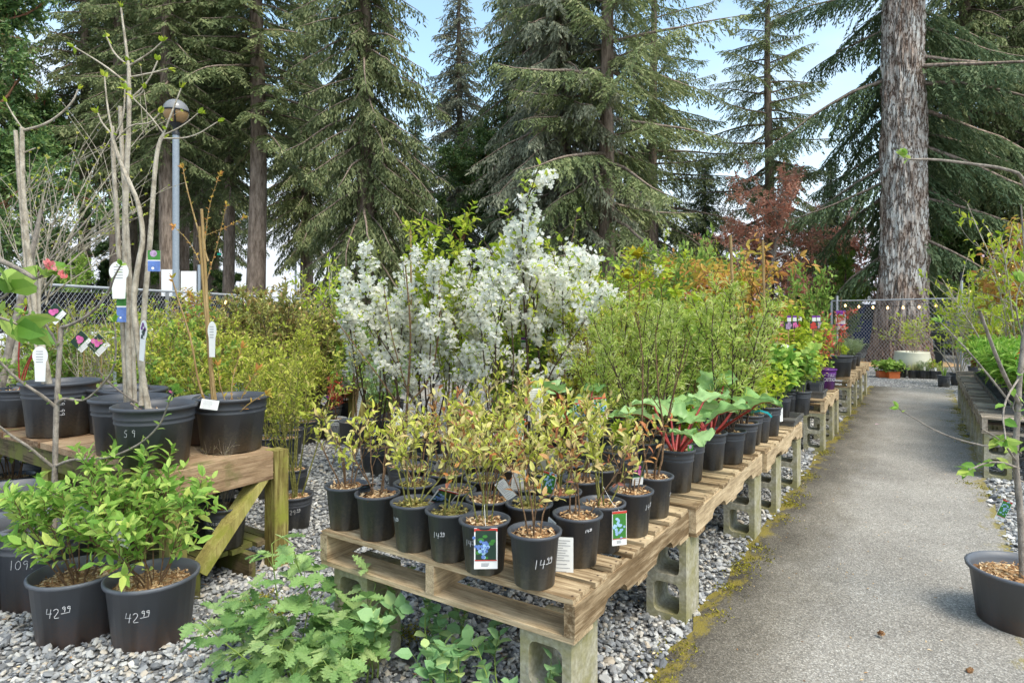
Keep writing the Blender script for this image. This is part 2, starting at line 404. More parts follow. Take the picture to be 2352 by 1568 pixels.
M['bronze'] = leafmat('bronze leaves', [(0, (.21, .24, .05)), (.5, (.35, .36, .09)), (.8, (.38, .23, .10)), (1, (.52, .52, .12))], .35, .35, .4)
M['berry'] = leafmat('blueberry spring leaves', [(0, (.38, .44, .06)), (.3, (.58, .58, .09)), (.55, (.68, .64, .24)), (.72, (.68, .48, .22)), (.86, (.60, .24, .06)), (1, (.42, .15, .12))], .4)
M['orange'] = leafmat('orange bronze leaves', [(0, (.42, .38, .06)), (.5, (.60, .38, .08)), (1, (.66, .28, .10))], .45)
M['goldleaf'] = leafmat('golden large leaves', [(0, (.40, .34, .02)), (1, (.62, .52, .04))], .4)
M['redleaf'] = leafmat('red spring leaves', [(0, (.45, .06, .03)), (.6, (.66, .16, .10)), (1, (.70, .35, .22))], .4)
M['rasp'] = leafmat('raspberry leaves', [(0, (.15, .28, .08)), (.5, (.25, .40, .13)), (1, (.42, .54, .22))], .35)
M['bluegreen'] = leafmat('blue green leaves', [(0, (.18, .34, .14)), (.6, (.28, .46, .20)), (1, (.46, .58, .22))], .3)
M['rhub'] = leafmat('rhubarb leaf', [(0, (.22, .40, .11)), (.5, (.31, .50, .18)), (1, (.42, .60, .26))], .35, .38, .4)
M['bright'] = leafmat('bright perennial leaves', [(0, (.12, .29, .03)), (.5, (.22, .42, .05)), (1, (.38, .54, .10))], .42)
M['sage'] = leafmat('grey sage leaves', [(0, (.17, .24, .11)), (1, (.34, .40, .22))], .3)
M['heuch'] = leafmat('russet mixed leaves', [(0, (.30, .09, .035)), (.5, (.34, .22, .07)), (1, (.45, .42, .12))], .35)
M['straw'] = leafmat('pale grass', [(0, (.30, .34, .12)), (1, (.58, .55, .27))], .3)
M['blackgrass'] = leafmat('black grass', [(0, (.012, .014, .02)), (1, (.04, .04, .05))], .1)
M['petal'] = leafmat('white petals', [(0, (.86, .86, .76)), (.6, (.93, .92, .85)), (1, (.96, .95, .90))], .6, .6, .1, .03)
M['pinkpetal'] = leafmat('pink petals', [(0, (.66, .40, .50)), (1, (.82, .62, .68))], .35, .6, .1, .05)
M['appleflower'] = leafmat('apple buds', [(0, (.75, .16, .16)), (1, (.85, .48, .46))], .35, .6, .1, .03)
M['stone'] = leafmat('gravel stone', [(0, (.085, .09, .10)), (.25, (.20, .205, .21)), (.5, (.36, .36, .355)), (.75, (.50, .49, .455)), (.88, (.44, .375, .29)), (1, (.78, .77, .73))], 0, .85, .25, 0)
M['moss'] = leafmat('moss', [(0, (.12, .115, .015)), (.6, (.26, .23, .03)), (1, (.36, .33, .05))], .1, .95, .05, 0)
M['gold_moss'] = M['moss']

def gravel_ground():
    m, t = newmat('gravel ground')
    c = nd(t, 'ShaderNodeTexCoord')
    v = nd(t, 'ShaderNodeTexVoronoi'); v.inputs['Scale'].default_value = 38
    t.links.new(c.outputs['Object'], v.inputs['Vector'])
    sp = nd(t, 'ShaderNodeSeparateColor'); t.links.new(v.outputs['Color'], sp.inputs[0])
    r = ramp(t, [(.05, (.13, .13, .135)), (.4, (.29, .29, .285)), (.7, (.47, .46, .43)), (1, (.72, .70, .66))]); t.links.new(sp.outputs[0], r.inputs[0])
    rd = ramp(t, [(.25, (1, 1, 1)), (.62, (.18, .17, .16))]); t.links.new(v.outputs['Distance'], rd.inputs[0])
    mu = nd(t, 'ShaderNodeMix', data_type='RGBA', blend_type='MULTIPLY'); mu.inputs['Factor'].default_value = .75
    t.links.new(r.outputs[0], mu.inputs['A']); t.links.new(rd.outputs[0], mu.inputs['B'])
    inv = nd(t, 'ShaderNodeMath', operation='SUBTRACT'); inv.inputs[0].default_value = 1; t.links.new(v.outputs['Distance'], inv.inputs[1])
    finish(t, mu.outputs['Result'], .9, .2, inv.outputs[0], .9, .012)
    return m
M['gravel'] = gravel_ground()
def asphalt():
    m, t = newmat('worn asphalt')
    fine = noise_at(t, 150, detail=3, rough=.7)
    c = nd(t, 'ShaderNodeTexCoord')
    v = nd(t, 'ShaderNodeTexVoronoi'); v.inputs['Scale'].default_value = 170; t.links.new(c.outputs['Object'], v.inputs['Vector'])
    sp = nd(t, 'ShaderNodeSeparateColor'); t.links.new(v.outputs['Color'], sp.inputs[0])
    big = noise_at(t, 1.3, detail=6, rough=.6)
    r = ramp(t, [(.05, (.19, .176, .155)), (.5, (.295, .274, .244)), (.85, (.375, .35, .312)), (1, (.53, .50, .455))]); t.links.new(sp.outputs[0], r.inputs[0])
    rb = ramp(t, [(.30, (.72, .71, .69)), (.62, (1.06, 1.05, 1.02))]); t.links.new(big.outputs['Fac'], rb.inputs[0])
    mu = nd(t, 'ShaderNodeMix', data_type='RGBA', blend_type='MULTIPLY'); mu.inputs['Factor'].default_value = 1
    t.links.new(r.outputs[0], mu.inputs['A']); t.links.new(rb.outputs[0], mu.inputs['B'])
    # dark damp margin and yellow moss keep to the two edges of the path (object y runs along it, x across it)
    s = nd(t, 'ShaderNodeSeparateXYZ'); t.links.new(c.outputs['Object'], s.inputs[0])
    ab = nd(t, 'ShaderNodeMath', operation='ABSOLUTE'); t.links.new(s.outputs['X'], ab.inputs[0])
    n3 = noise_at(t, 3.2, (1, .6, 1), 7, .65)
    e = nd(t, 'ShaderNodeMath', operation='MULTIPLY_ADD'); e.inputs[1].default_value = .62; ng = nd(t, 'ShaderNodeMath', operation='MULTIPLY'); ng.inputs[1].default_value = -1; t.links.new(s.outputs['X'], ng.inputs[0])
    t.links.new(n3.outputs['Fac'], e.inputs[0]); t.links.new(ng.outputs[0], e.inputs[2])
    rd = ramp(t, [(.42, (1, 1, 1)), (.68, (.66, .64, .60)), (.94, (.28, .265, .24))]); t.links.new(e.outputs[0], rd.inputs[0])
    mu2 = nd(t, 'ShaderNodeMix', data_type='RGBA', blend_type='MULTIPLY'); mu2.inputs['Factor'].default_value = 1
    t.links.new(mu.outputs['Result'], mu2.inputs['A']); t.links.new(rd.outputs[0], mu2.inputs['B'])
    n4 = noise_at(t, 9, (1, .5, 1), 8, .75)
    e2 = nd(t, 'ShaderNodeMath', operation='MULTIPLY_ADD'); e2.inputs[1].default_value = .8; t.links.new(n4.outputs['Fac'], e2.inputs[0]); t.links.new(ab.outputs[0], e2.inputs[2])
    rm = ramp(t, [(.97, (0, 0, 0)), (1.0, (1, 1, 1))])
    sc_ = nd(t, 'ShaderNodeMath', operation='MULTIPLY'); sc_.inputs[1].default_value = .94; t.links.new(e2.outputs[0], sc_.inputs[0]); t.links.new(sc_.outputs[0], rm.inputs[0])
    rm.color_ramp.elements[0].position = .93
    mm = nd(t, 'ShaderNodeMix', data_type='RGBA'); mm.inputs['B'].default_value = (.24, .19, .03, 1)
    fm = nd(t, 'ShaderNodeMath', operation='MULTIPLY'); t.links.new(rm.outputs[0], fm.inputs[0]); t.links.new(fine.outputs['Fac'], fm.inputs[1])
    f2 = nd(t, 'ShaderNodeMath', operation='MULTIPLY', use_clamp=True); f2.inputs[1].default_value = 1.5; t.links.new(fm.outputs[0], f2.inputs[0])
    t.links.new(f2.outputs[0], mm.inputs['Factor']); t.links.new(mu2.outputs['Result'], mm.inputs['A'])
    finish(t, mm.outputs['Result'], .9, .2, v.outputs['Distance'], .5, .006)
    return m
M['asphalt'] = asphalt()

# ------------------------------------------------------------------ plant generators
def frame_of(T):
    T = unit(T)
    ref = np.where(np.abs(T[:, 2:3]) > .95, np.array([[1., 0, 0]]), np.array([[0, 0, 1.]]))
    e1 = unit(np.cross(T, ref)); e2 = np.cross(e1, T)
    return e1, e2
# leaf shapes: x along the leaf, y across, z up; in leaf lengths / leaf widths / leaf lengths
FOLD = (np.array([(0, 0, 0), (.5, .5, .06), (1, 0, -.06), (.5, -.5, .06)]), np.array([[0, 1, 2], [0, 2, 3]]))
OVAL = (np.array([(0, 0, 0), (.35, 0, -.01), (.7, 0, -.04), (1, 0, -.14), (.3, .48, .07), (.68, .40, .02), (.3, -.48, .07), (.68, -.40, .02)]),
        [[0, 1, 4], [1, 2, 5, 4], [2, 3, 5], [0, 6, 1], [1, 6, 7, 2], [2, 7, 3]])
NEEDLE = (np.array([(0, .10, 0), (0, -.10, 0), (.55, -.5, -.03), (1, 0, -.12), (.55, .5, -.03)]), np.array([[0, 1, 2], [0, 2, 4], [2, 3, 4]]))
BLADE = (np.array([(0, .5, 0), (0, -.5, 0), (.5, .42, .0), (.5, -.42, 0), (1, 0, -.22)]), [[0, 1, 3, 2], [2, 3, 4]])
def serrated(n=5):
    V = []; F = []
    xs = np.linspace(0, 1, n + 1)
    w = lambda x: math.sin(math.pi * min(1, x ** .72 * 1.0)) * .5
    for i, x in enumerate(xs):
        V.append((x, 0, -.16 * x * x))
    for sgn in (1, -1):
        for i in range(n):
            xm = (xs[i] + xs[i + 1]) / 2
            y = w(xm)
            V.append((xm + .10, sgn * (y + .02), .05 - .14 * xm * xm))   # tooth
            V.append((xm + .02, sgn * y * .5, .055 - .15 * xm * xm))        # raised pleat
    for k, sgn in enumerate((1, -1)):
        base = n + 1 + k * 2 * n
        for i in range(n):
            tooth, pl = base + 2 * i, base + 2 * i + 1
            q = [[i, pl, tooth], [i, i + 1, pl], [pl, i + 1, tooth]]
            if i + 1 < n: q.append([i + 1, base + 2 * i + 3, tooth])
            F += [f if sgn < 0 else f[::-1] for f in q]
    return np.array(V), np.array(F)
SERR = serrated()
def flower(n=5):
    V = [(0, 0, .05)]; F = []
    for k in range(n):
        a = 2 * math.pi * k / n
        for da, r, z in ((-.58, .38, .08), (0, .52, .16), (.58, .38, .08)):
            V.append((r * math.cos(a + da), r * math.sin(a + da), z))
        b = 1 + 3 * k
        F += [[0, b, b + 1], [0, b + 1, b + 2]]
    return np.array(V), np.array(F)
FLOWER = flower()

class Leaves:
    def __init__(self): self.a = []
    def add(self, P, D, N, L, Wd, T):
        P = np.asarray(P, float).reshape(-1, 3); k = len(P)
        b = lambda x: np.broadcast_to(np.asarray(x, float), (k,))
        self.a.append((P, np.broadcast_to(D, (k, 3)), np.broadcast_to(N, (k, 3)), b(L), b(Wd), b(T)))
    def into(self, g, shape, mat=0):
        if not self.a: return g
        P, D, N, Ln, Wd, T = (np.concatenate([q[i] for q in self.a]) for i in range(6))
        D = unit(D); S = unit(np.cross(N, D)); N = np.cross(D, S)
        V0, F0 = shape
        V = P[:, None] + Ln[:, None, None] * V0[None, :, 0, None] * D[:, None] + Wd[:, None, None] * V0[None, :, 1, None] * S[:, None] + Ln[:, None, None] * V0[None, :, 2, None] * N[:, None]
        k, m = len(P), len(V0)
        off = np.arange(k)[:, None, None] * m
        if isinstance(F0, np.ndarray): sets = [F0]
        else:
            d = {}
            for f in F0: d.setdefault(len(f), []).append(f)
            sets = [np.array(x) for x in d.values()]
        first = True
        base = g.n
        g.v.append(V.reshape(-1, 3)); g.n += k * m
        for fs in sets:
            FF = (fs[None] + off).reshape(-1, fs.shape[1]) + base
            g.f.setdefault(fs.shape[1], []).append((FF, np.repeat(T, len(fs)), np.full(len(FF), mat)))
        return g
def along(pts, t):
    m = len(pts) - 1
    x = np.clip(np.asarray(t) * m, 0, m - 1e-6); i = x.astype(int); f = (x - i)[:, None]
    return pts[i] * (1 - f) + pts[i + 1] * f, unit(pts[i + 1] - pts[i])
def leaves_on(rng, lv, pts, t0, t1, n, size, wid, open_=.9, droop=.0, tint=(0, 1), mix=.35):
    """n leaves spiralling up a twig"""
    if n < 1: return
    t = np.clip(np.linspace(t0, t1, n) + rng.normal(0, .02, n), 0, 1)
    P, T = along(pts, t)
    e1, e2 = frame_of(T)
    ph = np.arange(n) * 2.4 + rng.uniform(0, 6.28) + rng.normal(0, .4, n)
    out = np.cos(ph)[:, None] * e1 + np.sin(ph)[:, None] * e2
    a = open_ * rng.uniform(.7, 1.25, n)[:, None]
    D = unit(np.cos(a) * T + np.sin(a) * out + np.array([0, 0, -droop]))
    N = unit(T + rng.normal(0, mix, (n, 3)) + np.array([0, 0, .35]))
    s = rng.uniform(.65, 1.2, n)
    lv.add(P, D, N, size * s, wid * s * rng.uniform(.85, 1.15, n), rng.uniform(tint[0], tint[1], n))
def limb(rng, p, d, ln, n=6, wob=.12, up=.0):
    P = [np.array(p, float)]; d = unit(d)
    for i in range(n - 1):
        d = unit(d + rng.normal(0, wob, 3) + np.array([0, 0, up]))
        P.append(P[-1] + d * ln / (n - 1))
    return np.array(P)
def shrub(seed, stems=5, h=.5, spread=.3, base=.03, r0=.004, z0=.16, twigs=6, tl=.16, tang=.7, wob=.1, up=.06, sub=0, subl=.08,
          leaf=(8, .035, .015), tint=(0, 1), shape=FOLD, t0=.2, open_=.9, droop=0., stem_leaf=0, flowers=None, lean=(0, 0), low=.25, k=4, tw_up=.06):
    """returns stem Geo, leaf Geo, flower Geo"""
    rng = np.random.default_rng(seed)
    gs, lv, fl = Geo(), Leaves(), Leaves()
    for i in range(stems):
        a = rng.uniform(0, 6.28) if stems < 3 else (i + rng.uniform(-.3, .3)) * 6.283 / stems
        q = base * rng.uniform(.1, 1)
        sp = spread * rng.uniform(.25, 1.1)
        hh = h * rng.uniform(.72, 1.06)
        p = (q * math.cos(a), q * math.sin(a), z0)
        d = np.array([sp * math.cos(a) + lean[0], sp * math.sin(a) + lean[1], 1])
        S = limb(rng, p, d, hh, 8, wob, up)
        tube(gs, S, np.linspace(r0, r0 * .35, 8), k)
        if stem_leaf: leaves_on(rng, lv, S, .3, 1, stem_leaf, leaf[1], leaf[2], open_, droop, tint)
        tw = [S[-3:]]
        for j in range(twigs):
            t = np.array([rng.uniform(low, .97)])
            P, T = along(S, t)
            e1, e2 = frame_of(T); ph = rng.uniform(0, 6.28)
            dd = math.cos(tang) * T[0] + math.sin(tang) * (math.cos(ph) * e1[0] + math.sin(ph) * e2[0])
            B = limb(rng, P[0], dd, tl * rng.uniform(.5, 1.25) * (1.15 - .5 * t[0]), 5, wob * 1.3, tw_up)
            tube(gs, B, np.linspace(r0 * .5, r0 * .22, 5), 3)
            tw.append(B)
            for q2 in range(sub):
                P2, T2 = along(B, np.array([rng.uniform(.2, .95)]))
                B2 = limb(rng, P2[0], T2[0] + rng.normal(0, .7, 3), subl * rng.uniform(.5, 1.3), 4, wob * 1.5, tw_up)
                tube(gs, B2, np.linspace(r0 * .3, r0 * .15, 4), 3)
                tw.append(B2)
        for B in tw:
            leaves_on(rng, lv, B, t0, 1., max(1, int(leaf[0] * rng.uniform(.6, 1.3))), leaf[1], leaf[2], open_, droop, tint)
            if flowers and rng.random() < flowers[0]:
                n = int(flowers[1] * rng.uniform(.5, 1.3))
                t = rng.uniform(flowers[4] if len(flowers) > 4 else .1, 1, max(1, n // 9))[rng.integers(0, max(1, n // 9), n)]; P, T = along(B, t)
                P = P + rng.normal(0, flowers[3], (n, 3)); N = unit(rng.normal(0, 1, (n, 3)) + np.array([0, -.2, .5]))
                D = unit(np.cross(N, rng.normal(0, 1, (n, 3))))
                fl.add(P, D, N, flowers[2] * rng.uniform(.75, 1.2, n), flowers[2] * rng.uniform(.75, 1.2, n), rng.uniform(0, 1, n))
    gl = Geo(); lv.into(gl, shape)
    gf = Geo()
    if fl.a: fl.into(gf, FLOWER)
    return gs, gl, gf

def conifer_mesh(seed, h, r, crown0, rmax, nb, droop=.25, twig_step=.16, spray=.17, sw=.045, hang=.35, tipup=.1, up0=.25, mats=None, top=.5, dens=1., hz=1., lean=0., skip=None):
    """trunk with limbs, crown of needle sprays"""
    rng = np.random.default_rng(seed)
    gt, lv = Geo(), Leaves()
    zz = np.linspace(0, h, 26)
    rr = r * (1 - zz / h) ** .75 + .02 + r * .35 * np.exp(-zz / (r * 2.2 + .1))
    T = np.stack([lean * zz + .04 * np.sin(zz * .5 + seed), .04 * np.cos(zz * .37 + seed), zz], -1)
    tube(gt, T, rr, 14)
    for b in range(nb):
        f = (b + rng.uniform(0, 1)) / nb
        z = crown0 + (h - crown0) * f ** .9
        ln = rmax * (1 - f ** 1.4 * (1 - top * .2)) * rng.uniform(.55, 1.12) * (.75 + .25 * min(1, f * 5))
        if ln < .25: ln = .25
        a = b * 2.399 + rng.normal(0, .35)
        if skip is not None and math.cos(a - skip[0]) > skip[1] and z < skip[2]: continue
        n = 7
        d = np.array([math.cos(a), math.sin(a), up0 * (f - .35) * 2])
        B = [np.array([np.interp(z, T[:, 2], T[:, 0]), np.interp(z, T[:, 2], T[:, 1]), z])]
        for i in range(n):
            g = -droop * (1 - i / n * (1 + tipup * 4)) * .55
            d = unit(d + np.array([0, 0, g]) + rng.normal(0, .07, 3)); B.append(B[-1] + d * ln / n)
        B = np.array(B)
        tube(gt, B, np.linspace(.012 + .014 * ln, .006, n + 1), 4)
        nt = max(4, int(ln / twig_step * dens))
        ts = np.linspace(.10, 1, nt)
        P, Tn = along(B, ts)
        side = unit(np.cross(Tn, [0, 0, 1.]))
        for i in range(nt):
            for sg in (1, -1):
                if rng.random() < .08: continue
                tl = (.16 + .30 * ln * (1 - ts[i]) ** .8 * .75) * rng.uniform(.6, 1.25)
                dd = unit(Tn[i] * rng.uniform(.5, .9) + side[i] * sg * rng.uniform(.5, 1.) + np.array([0, 0, -hang * rng.uniform(.3, 1.7)]))
                k = max(4, int(tl / (spray * .24)))
                u = np.linspace(.08, 1, k)
                Q = P[i] + dd * (u[:, None] * tl) + np.array([0, 0, -1.]) * (hang * .55 * tl * u[:, None] ** 2)
                o = side[i] * np.where(np.arange(k) % 2, 1, -1)[:, None] * .5
                D = unit(dd + Tn[i] * .25 * sg * o[:, :1] + np.cross(dd, [0, 0, 1.]) * np.where(np.arange(k) % 2, .7, -.7)[:, None] + rng.normal(0, .28, (k, 3)) + np.array([0, 0, -hang * .4]))
                lv.add(Q, D, np.array([0, 0, 1.]) + rng.normal(0, .45, (k, 3)), spray * rng.uniform(.6, 1.25, k), sw * rng.uniform(.7, 1.3, k), rng.uniform(0, 1) * .55 + rng.uniform(0, .45, k) )
    gc = Geo(); lv.into(gc, NEEDLE)
    return gt, gc

def broadleaf_mesh(seed, h, r, crown0, rad, limbs=9, sub=9, clump=16, leaf=(.08, .04), tilt=.7, leafn=9, tint=(0, 1), up=.04):
    rng = np.random.default_rng(seed)
    gt, lv = Geo(), Leaves()
    T = limb(rng, (0, 0, 0), (0, 0, 1), h * .92, 12, .05, .05)
    tube(gt, T, np.linspace(r, r * .2, 12), 10)
    for i in range(limbs):
        f = rng.uniform(0, 1)
        t = np.array([crown0 / h + (1 - crown0 / h) * f * .95])
        P, D = along(T, t)
        a = i * 2.4 + rng.normal(0, .4)
        ln = rad * rng.uniform(.6, 1.1) * (1 - .45 * f)
        B = limb(rng, P[0], (math.cos(a), math.sin(a), math.tan(tilt) * rng.uniform(.2, 1.)), ln, 8, .16, up)
        tube(gt, B, np.linspace(r * .38 * (1 - .5 * f), .012, 8), 5)
        for j in range(sub):
            P2, T2 = along(B, np.array([rng.uniform(.2, 1)]))
            C = limb(rng, P2[0], T2[0] * .6 + rng.normal(0, .7, 3), ln * .38 * rng.uniform(.5, 1.2), 6, .2, up)
            tube(gt, C, np.linspace(.018 * rad / 3, .005, 6), 3)
            for q in range(clump):
                P3, T3 = along(C, np.array([rng.uniform(.15, 1)]))
                E = limb(rng, P3[0], T3[0] * .4 + rng.normal(0, .8, 3), ln * .14 * rng.uniform(.5, 1.3), 4, .2, up)
                leaves_on(rng, lv, E, .1, 1, leafn, leaf[0], leaf[1], .9, .15, tint, .6)
    gc = Geo(); lv.into(gc, FOLD)
    return gt, gc

# ------------------------------------------------------------------ pots and their writing
def pot_profile(rt, rb, h, ridges=True, lip=.008):
    p = [(rb - .004, 0), (rb, .004)]
    r = lambda z: rb + (rt - rb) * z / h
    if ridges:
        for f in (.70, .78):
            p += [(r(h * f), h * f), (r(h * f) + lip * .5, h * f + .004), (r(h * f) + lip * .5, h * f + .010)]
    p += [(r(h * .93), h * .93), (rt + lip, h * .935), (rt + lip * 1.15, h * .985), (rt + lip * .5, h), (rt - .001, h - .002), (r(h * .9) - .005, h * .88), (r(h * .5) - .006, h * .5), (0.001, h * .45)]
    return p
CHIPS = {}
def soil_geo(r, z, seed=0, n=None, chip=.016):
    rng = np.random.default_rng(seed)
    g = Geo()
    k = 24
    a = np.arange(k) * 6.2832 / k
    rings = [(0, .010), (.4, .008), (.75, .004), (1., -.006)]
    V = [(0, 0, z + .01)]; F = []
    for q, dz in rings[1:]:
        for x in a: V.append((r * q * math.cos(x), r * q * math.sin(x), z + dz + rng.normal(0, .002)))
    for j in range(k): F.append([0, 1 + j, 1 + (j + 1) % k])
    for i in range(2):
        for j in range(k): F.append([1 + i * k + j, 1 + (i + 1) * k + j, 1 + (i + 1) * k + (j + 1) % k, 1 + i * k + (j + 1) % k])
    g.add(V, F, .25)
    n = n or int(1500 * r * r / (.08 * .08) * .16)
    n = min(n, 900)
    lv = Leaves()
    q = r * .90 * np.sqrt(rng.uniform(0, 1, n)); t = rng.uniform(0, 6.28, n)
    P = np.stack([q * np.cos(t), q * np.sin(t), z + .008 + rng.uniform(-.003, .008, n)], -1)
    D = unit(np.stack([rng.normal(0, 1, n), rng.normal(0, 1, n), rng.normal(0, .25, n)], -1))
    lv.add(P, D, np.array([0, 0, 1]) + rng.normal(0, .35, (n, 3)), chip * rng.uniform(.5, 1.6, n), chip * .42 * rng.uniform(.5, 1.4, n), rng.uniform(0, 1, n))
    lv.into(g, (np.array([(0, .5, 0), (0, -.4, 0), (1, -.45, 0), (.9, .5, 0.05)]), np.array([[0, 1, 2, 3]])))
    return g
GLYPH = {'0': [[(.3, 1), (.05, .75), (.05, .25), (.3, 0), (.55, .25), (.55, .75), (.3, 1)]], '1': [[(.25, .95), (.3, 1), (.3, 0)]],
 '2': [[(.05, .8), (.25, 1), (.5, .85), (.45, .55), (.05, 0), (.6, .05)]], '3': [[(.05, .9), (.35, 1), (.5, .75), (.25, .52), (.55, .3), (.35, 0), (.05, .1)]],
 '4': [[(.1, 1), (.05, .45), (.6, .5)], [(.48, .95), (.42, 0)]], '5': [[(.55, 1), (.15, .97), (.1, .55), (.4, .6), (.55, .3), (.35, 0), (.05, .1)]],
 '9': [[(.52, .8), (.3, 1), (.08, .75), (.28, .5), (.52, .8), (.45, 0)]], '7': [[(.05, 1), (.55, 1), (.2, 0)]], '8': [[(.3, .5), (.1, .78), (.3, 1), (.5, .78), (.1, .2), (.3, 0), (.5, .22), (.3, .5)]],
 '.': [[(.2, 0), (.26, .05)]], 'B': [[(.1, 0), (.1, 1), (.4, .95), (.45, .65), (.1, .52), (.5, .4), (.45, .05), (.1, 0)]], 'L': [[(.1, 1), (.1, 0), (.5, 0)]],
 'U': [[(.1, 1), (.1, .15), (.3, 0), (.5, .15), (.5, 1)]], 'E': [[(.5, 1), (.1, 1), (.1, 0), (.5, 0)], [(.1, .5), (.42, .5)]], 'R': [[(.1, 0), (.1, 1), (.45, .9), (.45, .6), (.1, .5), (.5, 0)]],
 'Y': [[(.05, 1), (.3, .5), (.55, 1)], [(.3, .5), (.3, 0)]], 'C': [[(.5, .85), (.3, 1), (.08, .7), (.08, .3), (.3, 0), (.5, .15)]], 'O': [[(.3, 1), (.05, .6), (.1, .1), (.4, 0), (.55, .5), (.3, 1)]],
 'P': [[(.1, 0), (.1, 1), (.45, .92), (.48, .62), (.1, .5)]], 'W': [[(0, 1), (.15, 0), (.3, .7), (.45, 0), (.6, 1)]], '_': [[(0, 0), (.62, .06)]]}
def writing(items, radius, z, ang, size=.03, width=.0019, vertical=False):
    """hand lettering laid on the round side of a pot; items = (text, x, y, scale) in letter heights; radius(z) is the pot's"""
    g = Geo()
    for text, x0, y0, sc in items:
        x = x0
        for ch in text:
            for st in GLYPH.get(ch, []):
                p = np.array(st) * sc + np.array([x, y0])
                if len(p) > 3:                                         # round the corners a little
                    p = np.concatenate([p[:1], np.stack([p[:-1] * .72 + p[1:] * .28, p[:-1] * .28 + p[1:] * .72], 1).reshape(-1, 2), p[-1:]])
                p = p + .10 * np.stack([p[:, 1] - .5 * 0, np.zeros(len(p))], -1) * 1.5   # slant
                p = p * size
                if vertical: p = np.stack([p[:, 1], -p[:, 0]], -1)
                d = np.gradient(p, axis=0); nn = np.stack([-d[:, 1], d[:, 0]], -1); nn /= (np.linalg.norm(nn, axis=1, keepdims=True) + 1e-9)
                q = np.stack([p + nn * width / 2, p - nn * width / 2], 1).reshape(-1, 2)
                zz = z + q[:, 1]; rr = np.array([radius(v) for v in zz]) + .0016
                th = ang + q[:, 0] / rr
                V = np.stack([rr * np.cos(th), rr * np.sin(th), zz], -1)
                m = len(p)
                F = np.array([[2 * i, 2 * i + 1, 2 * i + 3, 2 * i + 2] for i in range(m - 1)])
                g.add(V, F)
            x += .68 * sc if ch != '.' else .4 * sc
    return g
def price(a, b): return [(a, 0, 0, 1), (b, .68 * len(a) + .08, .55, .6), ('_', .68 * len(a) + .05, .42, 1.2)]

class PotKind:
    def __init__(self, rt, rb, h, mat='pot', fill=.86, soil='mulch', seg=28, ridges=True, lip=.008, notch=7):
        self.rt, self.rb, self.h, self.fill = rt, rb, h, fill
        g = Geo(); lathe(g, pot_profile(rt, rb, h, ridges, lip), seg, notch=notch)
        self.me = g.mesh('pot', M[mat], True)
        self.radius = lambda z: rb + (rt - rb) * z / h
        self.soils = [soil_geo(self.radius(h * fill) - .005, h * fill, s).mesh('soil', M[soil]) for s in range(2)]
    def parts(self, mark=None, seed=0):
        subs = [('price_mark', mark)] if mark is not None else []
        return [('pot', self.me, subs), ('soil', self.soils[seed % 2])]
    def mark(self, items, ang, z, size, width=.0019, vertical=False, mat='chalk'):
        return writing(items, self.radius, z, ang, size, width, vertical).mesh('price_mark', M[mat])

